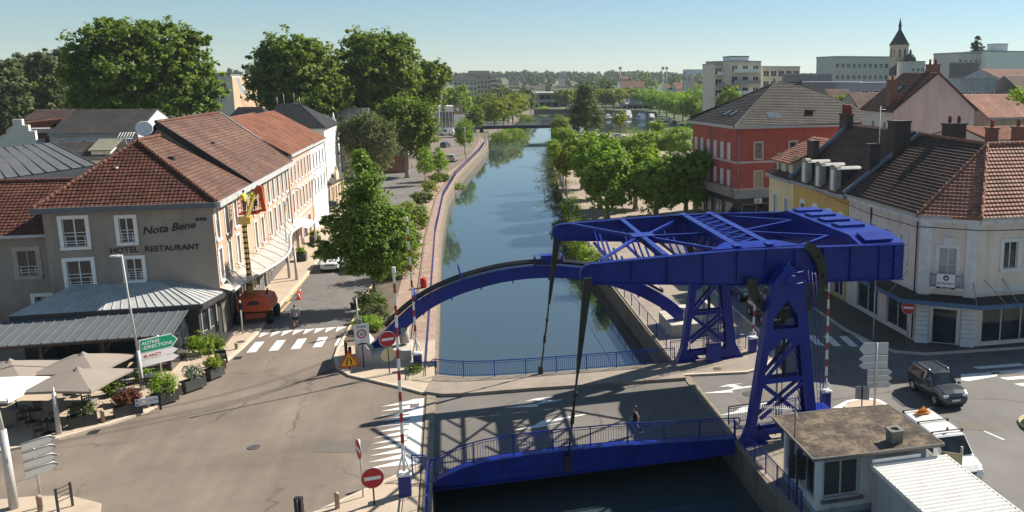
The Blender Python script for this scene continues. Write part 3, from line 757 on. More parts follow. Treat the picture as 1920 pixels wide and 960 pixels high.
# curved toothed racks
def rack(y):
    c = (16.55, 8.75); pts_o, pts_i = [], []
    for k in range(31):
        a = R(58 - k*(58+182)/30); ro, ri = 2.22, 1.74
        pts_o.append((c[0]+ro*math.cos(a), y, c[1]+ro*math.sin(a))); pts_i.append((c[0]+ri*math.cos(a), y, c[1]+ri*math.sin(a)))
    mb = MB()
    for k in range(30): mb.mesh([Vector(p)+Vector((0, d, 0)) for d in (-.12, .12) for p in (pts_o[k], pts_o[k+1], pts_i[k+1], pts_i[k])], [(0,1,2,3),(7,6,5,4),(0,4,5,1),(2,6,7,3)] + ([(0,3,7,4)] if k == 0 else []) + ([(1,5,6,2)] if k == 29 else []))
    for k in range(60):
        a = R(57 - k*238/59); p = Vector((c[0]+1.72*math.cos(a), y, c[1]+1.72*math.sin(a))); mb.cbox(p, (.07, .2, .07), 0)
    o = mb.build('toothed_rack', DARKS, br_)
    for k in (3, 7, 15, 20, 25):
        pk = MB()
        a0 = R(58-k*8); a1 = R(58-k*8-6)
        pk.poly([(c[0]+r_*math.cos(a), y-.124, c[1]+r_*math.sin(a)) for r_, a in ((2.06, a0), (1.9, a0), (1.9, a1), (2.06, a1))])
        pk.build('slot', mat('black_hole', (.004, .004, .004), .9), o)
rack(40.36); rack(53.0)
# machinery cage between tower legs, far tower pedestal box and cover
mc = MB()
mc.box((15.9, 52.55, .12), (16.9, 53.0, 1.3)); 
mc.build('drive_box', BLUE, br_)
cg = MB()
for x in (15.95, 16.85):
    for yy in (52.6, 52.95): cg.box((x-.03, yy-.03, 1.3), (x+.03, yy+.03, 3.3))
for z in (1.35, 2.3, 3.27):
    cg.box((15.95, 52.58, z), (16.85, 52.62, z+.05)); cg.box((15.95, 52.93, z), (16.85, 52.97, z+.05))
for k in range(10): cg.box((16.0+k*.085, 52.56, 1.35), (16.012+k*.085, 52.572, 3.3))
cg.build('machine_cage', BLUE, br_)
mo = MB(); mo.loft([[(17.6, 39.0, .1), (19.2, 39.0, .1), (19.2, 40.9, .1), (17.6, 40.9, .1)], [(17.5, 38.9, .9), (19.3, 38.9, .9), (19.3, 41.0, .9), (17.5, 41.0, .9)], [(17.9, 39.3, 1.55), (18.9, 39.3, 1.55), (18.9, 40.6, 1.55), (17.9, 40.6, 1.55)]]); mo.build('motor_cover', BLUEL, br_)

# ---------------------------------------------------------------- pipe arch behind the bridge
pa = thing('pipe_arch', 'slender blue steel arch carrying black pipes over the canal behind the bridge', 'pipe bridge', (5.5, 60, 0))
cl = [(-5.75, .55), (-5.0, 1.2), (-4.2, 1.95), (-3.0, 3.0), (-1.6, 3.9), (0, 4.55), (1.6, 4.98), (3.3, 5.28), (5.3, 5.4), (7.3, 5.28), (9, 5.0), (10.6, 4.56), (12.4, 3.85), (14.0, 2.95), (15.2, 2.1), (16.2, 1.1)]
def along(cl, off, wd, dp, y):
    rings = []
    for i, (x, z) in enumerate(cl):
        a, b = cl[max(i-1, 0)], cl[min(i+1, len(cl)-1)]; t = Vector((b[0]-a[0], 0, b[1]-a[1])).normalized(); n = Vector((-t.z, 0, t.x)); c = Vector((x, y, z))+n*off
        rings.append([c+Vector((0, -wd/2, 0))-n*dp/2, c+Vector((0, wd/2, 0))-n*dp/2, c+Vector((0, wd/2, 0))+n*dp/2, c+Vector((0, -wd/2, 0))+n*dp/2])
    return rings
def dense(cl, k=5):
    out = []
    for i in range(len(cl)-1):
        p0, p1, p2, p3 = cl[max(i-1, 0)], cl[i], cl[i+1], cl[min(i+2, len(cl)-1)]
        for j in range(k):
            t = j/k; out.append(tuple(.5*((2*p1[d]) + (-p0[d]+p2[d])*t + (2*p0[d]-5*p1[d]+4*p2[d]-p3[d])*t*t + (-p0[d]+3*p1[d]-3*p2[d]+p3[d])*t**3) for d in (0, 1)))
    return out + [cl[-1]]
cl = dense(cl, 4)
MB().loft([r for r in along(cl, 0, .5, .85, 60)]).build('arch_rib', BLUE, pa)
tp = MB(); tp.loft(along(cl, .44, .62, .05, 60)); tp.build('flange', BLUEL, pa)
for dy, r_, o_ in ((.0, .13, .68), (.34, .13, .72)):
    pp = MB(); pp.tube([(sum(q[d] for q in rg)/4 if d != 1 else 60+dy for d in range(3)) for rg in along(cl[8:-8], o_, .1, .1, 60)], r_, 8) if False else pp.tube([Vector((sum(q.x for q in rg)/4, 60+dy, sum(q.z for q in rg)/4)) for rg in along(cl[7:-7], o_, .1, .1, 60)], r_, 8)
    pp.build('pipe', mat('black_pipe', (.02, .02, .022), .4, var=.2), pa)
for k in range(4, len(cl)-4, 5):
    fb = MB(); x, z = cl[k]; fb.box((x-.04, 59.8, z-.62), (x+.04, 60.2, z-.42)); fb.box((x-.05, 59.75, z+.42), (x+.05, 60.6, z+.5)); fb.box((x-.03, 60.2, z-.6), (x+.03, 60.26, z+.45)); fb.build('bracket', BLUE, pa)
for i_ in (13, 21, 34, 49):
    gp = MB(); x, z = cl[i_]
    if i_ == 34:
        gp.box((x-1.0, 59.7, z+.5), (x-.9, 60.6, z+1.15)); gp.box((x+.9, 59.7, z+.5), (x+1.0, 60.6, z+1.15)); gp.box((x-.5, 59.75, z+.7), (x+.5, 60.5, z+1.2)); gp.box((x-1.0, 59.7, z+.55), (x+1.0, 59.78, z+.62))
        gp.build('hatch', BLUE, pa)
    else:
        gp.plate([(x-.05, 59.6, z+.5), (x-.05, 60.75, z+.5), (x-.3, 60.75, z+1.45), (x-.3, 59.6, z+1.45)], .08, (1, 0, .25)); gp.build('barrier_plate', BLUE, pa)
st = MB(); st.plate([(-5.05, 59.4, .06), (-2.9, 59.4, .06), (-2.9, 59.4, .85), (-4.0, 59.4, 1.0)], .5, (0, 1, 0)); 
def block(nm, lab, xs, ys, h, flip):
    o = thing(nm, lab, 'footing', (sum(xs)/2, sum(ys)/2, .1))
    mb = MB(); mb.box((xs[0], ys[0], .1), (xs[1], ys[1], h)); mb.build('base_block', CONC, o)
    t2 = MB(); xa, xb = (xs[0], xs[0]+1.0) if not flip else (xs[1]-1.0, xs[1])
    prof_ = [(xa, h), (xb, h), (xb, h+.15), (xa+.35, h+1.2), (xa, h+1.2)] if not flip else [(xa, h), (xb, h), (xb, h+.9), (xb-.3, h+.9), (xa, h+.1)]
    t2.plate([(x, (ys[0]+ys[1])/2, z) for x, z in prof_], ys[1]-ys[0]-.02, (0, -1, 0)); t2.build('thrust_block', CONC, o)
    return o
block('concrete_footing', 'stained pale concrete footing at the left foot of the blue pipe arch', (-6.7, -3.2), (58.2, 61.2), .8, False)
b2 = block('concrete_footing', 'low pale concrete trough footing at the right foot of the blue pipe arch', (15.0, 18.6), (58.6, 62.6), 1.05, True)
mb = MB(); mb.cyl((16.4, 60.2, 1.06), (16.4, 60.2, 2.0), .5, n=16); mb.build('pedestal', CONC, b2)
mb = MB(); mb.cyl((-3.7, 60, .95), (-3.7, 60, 2.1), .32, n=14); mb.build('pedestal', CONC, bpy.data.objects['concrete_footing'])

# ---------------------------------------------------------------- free-standing railings
def fence(name, label, path, **kw):
    mb = railing(None, path, solid=True, **kw); return mb.solo(name, kw.get('m') or BLUE, label, 'railing')
fence('quay_railing', 'long blue railing along the edge of the pink left bank promenade', [(-2.25, 55, .1), (-2.3, 107, .12), (-1.5, 141.6, .12), (.7, 172, .12), (4.2, 202, .12), (7.1, 227, .12), (9.4, 252, .12), (10.5, 275, .12)], post=2.6, gap=.34, rr=.03, m=mat('blue_purple_rail', (.03, .035, .16), .5))
fence('quay_railing', 'blue post and rail fence on the right quay wall behind the far bridge tower', [(14.0, 56.2, .12), (14.0, 66, .12), (13.95, 78, .12), (14.05, 90, .12), (14.8, 104, .05), (16.2, 122, .05), (18.6, 150, .05), (23.1, 199, .05)], balusters=False, post=3.0, rr=.035)
fence('quay_railing', 'blue barred railing running down the near right quay wall beside the control cabin', [(13.75, 40.3, .1), (13.85, 38.2, .1), (14.0, 35.4, .06), (14.1, 32.2, .06)], gap=.14, post=1.4)
fence('quay_railing', 'short blue railing between the deck end and the foot of the near bridge tower', [(14.05, 42.3, .1), (16.2, 42.4, .1), (18.6, 42.5, .1)], gap=.14, post=1.5)
fence('quay_railing', 'short blue railing beside the far tower at the right end of the footway', [(13.9, 54.6, .12), (15.3, 54.6, .12), (18.2, 54.7, .12), (19.4, 54.7, .12)], gap=.14, post=1.4)
fence('quay_railing', 'low dark blue railing on the near left quay wall behind the blue barrier cabinet', [(-2.5, 40.6, .12), (-1.75, 40.4, .12), (-1.75, 36, .12)], gap=.16, post=1.2)
# ================================================================== buildings, left bank
WHITE = mat('white_paint', (.74, .73, .7), .5, var=.06, sc=2)
ZINC = mat('zinc', (.30, .31, .32), .45, var=.15, sc=1.5, fine=.08, spec=.5, stain=.15)
ZINCL = mat('zinc_pale', (.46, .46, .45), .5, var=.14, sc=1.2, fine=.1, stain=.2)
GLASS = glass('window_glass')
GLASSL = glass('window_curtain', (.30, .31, .31), .12, .6)
BLACK = mat('black_metal', (.02, .02, .022), .5)
ANTH = mat('anthracite_panel', (.045, .043, .042), .55, var=.15, sc=1)
BEIGE = mat('plaster_beige', (.44, .31, .22), .9, var=.07, sc=.6, fine=.06, bsc=20, stain=.12)
TAUPE = mat('plaster_taupe', (.31, .262, .22), .9, var=.12, sc=.5, fine=.08, bsc=20, stain=.22)
T_RED = tiles('tiles_dark_red', (.125, .047, .034), (.14, .054, .038))
T_BRN = tiles('tiles_brown', (.14, .073, .052), (.16, .085, .06), var=.2)
T_ORA = tiles('tiles_orange', (.21, .08, .045), (.23, .092, .05), var=.18)
T_GRY = tiles('tiles_grey', (.085, .08, .076), (.10, .095, .09), var=.14)
T_DK = tiles('tiles_slate', (.035, .038, .045), (.045, .048, .055), var=.18, col_w=.25, row=.22)
T_PUR = tiles('tiles_purple_brown', (.13, .085, .078), (.145, .095, .085), var=.15)

def holes_row(us, w_, z0, z1): return [(u-w_/2, u+w_/2, z0, z1) for u in us]

# ---- hotel ------------------------------------------------------------------------------------
HX, HY0, HY1, HW, HE = -16.8, 68.25, 99.1, -27.35, 10.0
hot = thing('hotel_building', 'long beige and taupe hotel with brown tiled roof and lettering on its shaded gable', 'hotel', ((HX+HW)/2, (HY0+HY1)/2, 0))
up_c = [.95, 3.75, 6.6, 9.4, 13.3, 16.1, 19.8, 22.1, 24.5, 26.9, 29.1]
fh = holes_row(up_c, 1.0, 7.25, 9.55) + holes_row(up_c, 1.0, 4.15, 6.5)
mb = MB(); wall(mb, (HX, HY0), (HX, HY1), 3.3, HE, fh); mb.build('wall', BEIGE, hot)
for h in fh: window(hot, (HX, HY0), (HX, HY1), h, WHITE, GLASSL, fwid=.17, proud=.05, mull=1, sill=True)
gh = [(1.1, 2.5, 7.3, 9.3), (4.55, 5.45, 7.45, 9.2), (1.05, 2.55, 4.35, 6.3), (4.7, 5.7, 4.7, 6.25)]
mb = MB(); wall(mb, (HW, HY0), (HX, HY0), 0, HE, gh); mb.build('gable_wall', TAUPE, hot)
for h in gh: window(hot, (HW, HY0), (HX, HY0), h, WHITE, GLASS, fwid=.24, proud=.06, mull=1, trans=1, guard=WHITE)
mb = MB(); wall(mb, (HX, HY1), (HW, HY1), 0, HE); wall(mb, (HW, HY1), (HW, HY0), 0, HE)
mb.poly([(HX, HY1, HE), (HW, HY1, HE), (-22.9, HY1, 15.2)]); mb.poly([(HX, 78.9, 10), (-22.6, 78.9, 15.1), (HW, 78.9, 10)]); mb.build('rear_wall', TAUPE, hot)
mb = MB(); gf = [(1.2, 3.2, 0.9, 2.8), (4.2, 5.4, .15, 2.7), (6.4, 9.0, .9, 2.7), (10.5, 13, .9, 2.7), (14.5, 15.6, .15, 2.7), (17, 20, .9, 2.6), (22, 24, .9, 2.6), (25.2, 26.4, .15, 2.6), (27.5, 30, .7, 2.7)]
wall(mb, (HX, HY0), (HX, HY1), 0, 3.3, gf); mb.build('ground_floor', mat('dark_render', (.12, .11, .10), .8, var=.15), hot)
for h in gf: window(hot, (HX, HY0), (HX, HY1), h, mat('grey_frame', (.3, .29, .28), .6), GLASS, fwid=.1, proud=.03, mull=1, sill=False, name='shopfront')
# roofs
rA = MB(); ax = -22.6
roof(rA, [(HW-.35, HY0-.45, HE+.12), (HX+.45, HY0-.45, HE+.12), (ax, 73.2, 14.25)]); rA.build('hip_roof', T_RED, hot)
rA = MB(); roof(rA, [(HX+.5, HY0-.4, HE+.14), (HX+.5, 78.9, HE+.14), (ax, 78.9, 14.27), (ax, 73.2, 14.27)]); roof(rA, [(HW-.35, 78.9, HE+.12), (HW-.35, HY0-.4, HE+.12), (ax, 73.2, 14.24), (ax, 78.9, 14.24)], stepped=False); rA.build('roof', T_BRN, hot)
rB = MB(); bx = -22.9
roof(rB, [(HX+.5, 78.95, HE+.16), (HX+.5, HY1+.2, HE+.16), (bx, HY1+.2, 15.35), (bx, 78.95, 15.35)]); roof(rB, [(HW-.35, HY1+.2, HE+.16), (HW-.35, 78.95, HE+.16), (bx, 78.95, 15.33), (bx, HY1+.2, 15.33)], stepped=False); rB.build('roof', T_BRN, hot)
mb = MB(); mb.beam((HX+.55, HY0-.5, HE-.02), (HX+.55, HY1+.2, HE-.02), .28, .42); mb.build('eaves_board', ZINCL, hot)
mb = MB(); mb.beam((HW-.45, HY0-.52, HE-.02), (HX+.4, HY0-.52, HE-.02), .26, .38); mb.build('eaves_board', mat('dark_zinc', (.10, .115, .13), .5), hot)
mb = MB(); mb.beam((HX+.5, 78.85, HE+.12), (bx, 78.85, 15.3), .16, .5); mb.build('verge_board', BLACK, hot)
mb = MB(); mb.beam((HX+.5, HY1+.26, HE+.2), (bx, HY1+.26, 15.42), .16, .2); mb.build('verge_board', ZINCL, hot)
for ra_, rb_ in (((HX+.4, HY0-.4, HE+.25), (ax, 73.2, 14.35)), ((HW-.3, HY0-.4, HE+.25), (ax, 73.2, 14.35)), ((ax, 73.2, 14.4), (ax, 78.8, 14.4)), ((bx, 79, 15.45), (bx, HY1, 15.45))): mb = MB(); ridge_caps(mb, ra_, rb_); mb.build('ridge_tiles', tiles('ridge_red', (.2, .09, .06)), hot)
for (x, y, z) in ((-20.2, 84.3, 13.0), (-20.4, 73.2, 12.7)):
    mb = MB(); mb.box((x-.25, y-.3, z-.1), (x+.15, y+.3, z+.38)); mb.build('roof_vent', BLACK, hot)
mb = MB(); mb.cyl((-23.4, 70.9, 12.05), (-23.4, 70.9, 12.6), .12, n=8); mb.build('vent_pipe', ZINCL, hot)
# wavy glass canopy along the street front
cw_ = lambda y: .5 + 1.5*(.5-.5*math.cos((y-HY0)/21*2*math.pi*.82))**.9
ys = [HY0 + k*(29.5)/40 for k in range(41)]
cp_ = MB(); top, bot = [], []
for y in ys: top.append((HX+.02, y, 3.75)); bot.append((HX+cw_(y)+.3, y, 3.45))
for k in range(40): cp_.mesh([top[k], top[k+1], bot[k+1], bot[k]] + [tuple(Vector(p)-Vector((0, 0, .1))) for p in (top[k], top[k+1], bot[k+1], bot[k])], [(3,2,1,0), (4,5,6,7), (2,3,7,6)])
cn = cp_.build('canopy', mat('canopy_sheet', (.5, .46, .42), .35, var=.12, sc=1.5), hot)
gt = MB(); gt.tube([(b[0]+.08, b[1], b[2]) for b in bot], .13, 6); gt.build('gutter', ZINCL, cn)
for k in range(1, 40, 3):
    y = ys[k]; gt = MB(); gt.tube([(HX, y, 4.5), (HX+cw_(y)*.5, y, 4.3), (HX+cw_(y)+.25, y, 3.55)], .04, 4, smooth=False); gt.build('canopy_bracket', ZINC, cn)
INK = mat('sign_black', (.012, .012, .014), .5)
lettering(hot, 'hotel_lettering', 'HOTEL', .57, (-23.55, HY0-.03, 6.72), (1, 0, 0), (0, 0, 1), INK, .02); lettering(hot, 'hotel_lettering', 'RESTAURANT', .57, (-17.85, HY0-.03, 6.72), (1, 0, 0), (0, 0, 1), INK, .02, 'RIGHT')
lettering(hot, 'script_lettering', 'Nota Bene', .78, (-21.4, HY0-.03, 7.95), (1, 0, .1), (-.1, 0, 1), INK, .02, shear=.35)
lettering(hot, 'star_lettering', '***', .6, (-17.95, HY0-.03, 8.6), (1, 0, 0), (0, 0, 1), INK, .02)
lettering(hot, 'script_lettering', 'Nota Bene', .62, (HX+.02, HY0+.58, 6.0), (0, 0, 1), (0, -1, 0), mat('sign_brown', (.18, .14, .12), .6), .02, shear=.3)
mb = MB(); mb.tube([(HX+.06, 99.0, HE-.1), (HX+.06, 99.0, 3.3)], .06, 6); mb.build('drainpipe', ZINC, hot); mb = MB(); mb.tube([(HX+.06, 85.9, HE-.1), (HX+.06, 85.9, 7.2)], .06, 6); mb.build('drainpipe', ZINC, hot)
ds = thing('satellite_dish', 'round white satellite dish on the hotel roof ridge', 'satellite dish', (-23.3, 77.6, 14.2))
mb = MB(); M = Matrix.Translation((-23.3, 77.4, 14.95)) @ Matrix.Rotation(R(72), 4, 'X') @ Matrix.Rotation(R(12), 4, 'Y')
mb.lathe([(.02, 0), (.32, .04), (.58, .16), (.61, .18), (.59, .2), (.3, .08), (.02, .03)], n=24); mb.xform(M); mb.build('reflector', WHITE, ds)
mb = MB(); mb.cyl((-23.3, 77.6, 14.1), (-23.3, 77.6, 15.1), .04); mb.beam((-23.3, 77.4, 14.6), (-23.3, 76.6, 15.0), .03, .03); mb.build('mast', ZINC, ds)
# wing on the left
wg = thing('hotel_wing', 'lower taupe wing left of the hotel with dark red tiled roof and white windows', 'house', (-36, 74, 0))
gh = [(16.3, 17.4, 5.15, 6.95), (17.0, 18.4, 1.6, 3.6), (10, 11.2, 5.15, 6.95)]
mb = MB(); wall(mb, (-46, 69.6), (HW, 69.6), 0, 8.1, gh); wall(mb, (HW, 79), (-46, 79), 0, 8.1); wall(mb, (-46, 79), (-46, 69.6), 0, 8.1); mb.build('wall', TAUPE, wg)
window(wg, (-46, 69.6), (HW, 69.6), gh[0], mat('stone_frame', (.4, .36, .31), .8), GLASS, fwid=.3, guard=WHITE); window(wg, (-46, 69.6), (HW, 69.6), gh[1], WHITE, GLASS, fwid=.25); window(wg, (-46, 69.6), (HW, 69.6), gh[2], WHITE, GLASS, fwid=.25)
mb = MB(); roof(mb, [(-46, 69.2, 8.2), (HW+.2, 69.2, 8.2), (HW+1.5, 74.3, 11.35), (-46, 74.3, 11.35)]); roof(mb, [(HW, 79.4, 8.2), (-46, 79.4, 8.2), (-46, 74.3, 11.33), (HW, 74.3, 11.33)], stepped=False); mb.build('roof', T_RED, wg)
mb = MB(); ridge_caps(mb, (-46, 74.3, 11.45), (HW+1.5, 74.3, 11.45)); mb.build('ridge_tiles', MATS['ridge_red'], wg)
mb = MB(); mb.beam((-46, 69.12, 8.06), (HW, 69.12, 8.06), .18, .2); mb.build('gutter', ZINCL, wg)
# restaurant extension and terrace roof
ex = thing('restaurant_extension', 'dark single storey restaurant extension with pale hipped metal roof in front of the hotel gable', 'restaurant', (-23, 66.5, 0))
mb = MB(); eh = [(.35, 1.25, 1.15, 2.75), (1.4, 2.3, 1.15, 2.75)]
wall(mb, (-17.6, 65.3), (-16.9, 68.2), 0, 3.4, eh); wall(mb, (-28.2, 65.3), (-17.6, 65.3), 0, 3.4, [(.8, 4.2, .2, 2.7), (5.0, 8.6, .2, 2.7)]); mb.build('wall', ANTH, ex)
for h in eh: window(ex, (-17.6, 65.3), (-16.9, 68.2), h, mat('grey_frame', (.3, .3, .3)), GLASS, fwid=.1, mull=0, sill=False)
for h in ((.8, 4.2, .2, 2.7), (5.0, 8.6, .2, 2.7)): window(ex, (-28.2, 65.3), (-17.6, 65.3), h, BLACK, GLASS, fwid=.06, mull=3, sill=False)
def seamroof(mb, pts, pitch=.55, rib=.05):
    P3 = [Vector(p) for p in pts]; slab_under(mb, P3 if (P3[1]-P3[0]).cross(P3[2]-P3[0]).z > 0 else P3[::-1], .08)
    A, B, C_, D_ = P3; n = max(2, round((B-A).length/pitch))
    for k in range(n+1):
        f = k/n; a, d = A.lerp(B, f), D_.lerp(C_, f)
        if (d-a).length > .1: mb.beam(a+Vector((0, 0, rib*.4)), d+Vector((0, 0, rib*.4)), .045, rib)
mb = MB(); seamroof(mb, [(-28.6, 64.9, 3.45), (-17.3, 64.9, 3.45), (-20.5, 68.2, 4.55), (-26, 68.2, 4.55)]); mb.build('roof', ZINCL, ex)
mb = MB(); seamroof(mb, [(-17.3, 64.9, 3.45), (-16.6, 68.2, 3.45), (-20.5, 68.24, 4.55), (-20.5, 68.2, 4.55)]); mb.build('roof', ZINCL, ex)
mb = MB(); mb.beam((-28.6, 64.85, 3.25), (-17.2, 64.85, 3.25), .12, .34); mb.beam((-17.2, 64.85, 3.25), (-16.5, 68.2, 3.25), .12, .34); mb.build('fascia', ANTH, ex)
mb = MB(); mb.box((-17.7, 65.6, 0), (-16.2, 68.1, .42)); mb.build('step', ANTH, ex)
tr = thing('terrace_roof', 'open terrace roof of dark grey ribbed metal on timber posts beside the parasols', 'terrace roof', (-28, 62.5, .12))
mb = MB(); seamroof(mb, [(-42, 60.6, 2.62), (-17.9, 60.3, 2.62), (-18.05, 64.8, 3.12), (-42, 65.0, 3.12)], .6, .07); mb.build('roof', mat('grey_sheet', (.115, .125, .135), .4, var=.1, sc=1, stain=.1), tr)
WOOD = mat('dark_timber', (.075, .05, .035), .8, var=.3, sc=3)
for k, x in enumerate((-40.5, -36.5, -32.5, -29.2, -25.4, -22, -18.4)):
    mb = MB(); mb.box((x-.09, 60.7, .12), (x+.09, 60.88, 2.55)); mb.beam((x+.1, 60.79, 1.9), (x+.75, 60.79, 2.5), .08, .1); mb.build('post', WOOD, tr)
mb = MB(); mb.beam((-42, 60.8, 2.48), (-18, 60.5, 2.48), .12, .22); mb.build('beam', WOOD, tr)
mb = MB(); mb.box((-18.3, 60.6, .12), (-18.2, 62.6, 2.5)); mb.box((-18.3, 62.7, .12), (-18.2, 64.8, 2.6)); mb.build('side_screen', GLASS, tr)

# ---- the terrace of houses along the street ------------------------------------------------------
def row_house(name, label, Y0, Y1, E, RZ, wm, rm, winz, us, ww=.95, X=HX, depth=12, fm=None, pm=None, ground=None, rx=None, cornice=True, gable=True):
    o = thing(name, label, 'house', (X-depth/2, (Y0+Y1)/2, 0))
    hs = [h for z0, z1 in winz for h in holes_row(us, ww, z0, z1)]
    mb = MB(); wall(mb, (X, Y0), (X, Y1), 0, E, hs + (ground or [])); wall(mb, (X, Y1), (X-depth, Y1), 0, E); wall(mb, (X-depth, Y1), (X-depth, Y0), 0, E); wall(mb, (X-depth, Y0), (X, Y0), 0, E)
    rx = rx or X-depth/2
    if gable: mb.poly([(X, Y1, E), (X-depth, Y1, E), (rx, Y1, RZ-.1)]); mb.poly([(X-depth, Y0, E), (X, Y0, E), (rx, Y0, RZ-.1)])
    mb.build('wall', wm, o)
    for h in hs: window(o, (X, Y0), (X, Y1), h, fm or WHITE, pm or GLASSL, fwid=.14, proud=.04)
    for h in ground or []: window(o, (X, Y0), (X, Y1), h, WHITE, GLASS, fwid=.1, sill=False, name='shopfront')
    mb = MB(); roof(mb, [(X+.35, Y0, E+.1), (X+.35, Y1, E+.1), (rx, Y1, RZ), (rx, Y0, RZ)]); roof(mb, [(X-depth-.3, Y1, E+.1), (X-depth-.3, Y0, E+.1), (rx, Y0, RZ-.01), (rx, Y1, RZ-.01)], stepped=False); mb.build('roof', rm, o)
    mb = MB(); mb.beam((X+.3, Y0, E-.05), (X+.3, Y1, E-.05), .4, .28); mb.build('cornice', ZINCL, o)
    mb = MB(); mb.beam((X+.03, Y0, 3.6), (X+.03, Y1, 3.6), .12, .18); mb.beam((X+.03, Y0, 6.9), (X+.03, Y1, 6.9), .08, .12); mb.build('string_course', WHITE, o)
    return o
PEACH = mat('plaster_peach', (.55, .315, .22), .9, var=.06, sc=.5, stain=.1)
row_house('terraced_house', 'peach plastered house with orange brown roof between the hotel and the pale blue house', 99.3, 115.2, 10.75, 14.8, PEACH, T_ORA, [(7.6, 9.7), (4.3, 6.5)], [1.6, 3.9, 6.2, 8.5, 10.8, 13.2, 15], ground=[(.8, 3, .2, 2.8), (4, 5.2, .15, 2.8), (6.5, 9, .4, 2.8), (10.5, 12, .15, 2.8)])
aw = MB(); aw.plate([(HX+.02, 99.6, 3.2), (HX+1.5, 99.6, 2.75), (HX+1.5, 104.8, 2.75), (HX+.02, 104.8, 3.2)], .06, (.3, 0, 1)); aw.build('awning', WHITE, bpy.data.objects['terraced_house'])
row_house('terraced_house', 'pale blue white rendered house with orange roof beyond the peach house', 115.3, 127.6, 10.7, 14.6, mat('plaster_pale_blue', (.66, .68, .68), .9, var=.05, sc=.5, stain=.1), T_ORA, [(7.5, 9.5), (4.2, 6.3)], [1.7, 4.4, 7.2, 10.2], pm=GLASS)
vl = row_house('villa', 'white villa with dark slate hipped roof and stone dormers behind the pale blue house', 150, 166, 9.1, 14.6, mat('plaster_white', (.72, .69, .66), .9, var=.05, sc=.5, stain=.1), T_DK, [(5.4, 7.8), (1.8, 4.0)], [2.5, 6.2, 9.8, 13.4], X=-19.2, depth=13, pm=GLASS)
mb = MB(); mb.box((-20.6, 157, 9.0), (-18.9, 159.2, 11.6)); mb.prism([(-18.75, 156.8), (-18.75, 159.4), (-20, 159.4), (-20, 156.8)], 11.6, 11.8); mb.cyl((-19, 158.1, 11.8), (-19, 158.1, 13.1), .3, .05, 8); mb.build('dormer', WHITE, vl)
for y in (153.2, 163): 
    mb = MB(); mb.cyl((-25.7, y, 14.5), (-25.7, y, 16.4), .1, .02, 6); mb.build('finial', ZINC, vl)
BRICK = courses('brick_orange', (.40, .17, .075), (.42, .32, .24), .24, .085, .15)
BRICK_SHADED = courses('brick_orange_shaded', (.25, .075, .05), (.35, .26, .2), .24, .085, .15)  # orange brick darkened for the end walls, their shade put into the colour
STONE = mat('cut_stone', (.55, .46, .35), .85, var=.12, fine=.1)
def toll_house(label, x0, y0, loc, rz):
    o = thing('brick_house', label, 'house', loc, None, rz)
    W_, D_, E_ = 9.2, 6.6, 3.6
    q = [(0, 0), (W_, 0), (W_, D_), (0, D_)]                      # lit face on +y side of local frame -> wall from p1 to p0
    Mx = Matrix.Translation(loc) @ Matrix.Rotation(rz, 4, 'Z')
    ORG[o.name] = Vector((0, 0, 0))
    mb = MB(); hs = holes_row([1.8, 3.9, 5.4, 7.4], .8, .9, 2.9)
    wall(mb, (0, 0), (W_, 0), 0, E_, hs); wall(mb, (W_, D_), (0, D_), 0, E_); mb.build('wall', BRICK, o)
    mb = MB(); wall(mb, (W_, 0), (W_, D_), 0, E_, holes_row([3.3], 1.2, .9, 2.9)); mb.build('side_wall', BRICK_SHADED, o); mb = MB(); wall(mb, (0, D_), (0, 0), 0, E_); mb.build('side_wall', BRICK_SHADED, o)
    for h in hs: window(o, (0, 0), (W_, 0), h, STONE, WHITE, fwid=.16, arch=.25)
    window(o, (W_, 0), (W_, D_), (2.7, 3.9, .9, 2.9), STONE, GLASS, fwid=.16, arch=.4)
    mb = MB()
    for x in (.15, 2.9, 4.6, 6.3, W_-.15): mb.box((x-.17, -.06, 0), (x+.17, -.005, E_))
    mb.box((-.1, -.08, E_-.3), (W_+.1, .02, E_)); mb.box((-.05, -.07, 0), (W_+.05, .0, .5)); mb.build('stone_trim', STONE, o)
    mb = MB(); a, b = (2.6, D_/2, 6.3), (W_-2.6, D_/2, 6.3); e = .35
    roof(mb, [(-e, -e, E_), (W_+e, -e, E_), b, a], row=.25); roof(mb, [(W_+e, -e, E_), (W_+e, D_+e, E_), b], row=.25); roof(mb, [(W_+e, D_+e, E_), (-e, D_+e, E_), a, b], stepped=False); roof(mb, [(-e, D_+e, E_), (-e, -e, E_), a], row=.25); mb.build('roof', T_GRY, o)
    mb = MB(); mb.plate([(3.7, -.02, E_-.05), (5.5, -.02, E_-.05), (5.5, -.02, 4.6), (5.2, -.02, 5.0), (4.9, -.02, 5.1), (4.6, -.02, 5.7), (4.3, -.02, 5.1), (4.0, -.02, 5.0), (3.7, -.02, 4.6)], .35, (0, -1, 0)); mb.build('stone_gable', STONE, o)
    return o
toll_house('small orange brick house with grey slate roof and stone gable beyond the villa', 0, 0, (-17.4, 134.6, 0), R(84))
toll_house('small red and orange brick house with stone gable in front of the round dark tree', 0, 0, (-8.9, 181.5, 0), R(92))

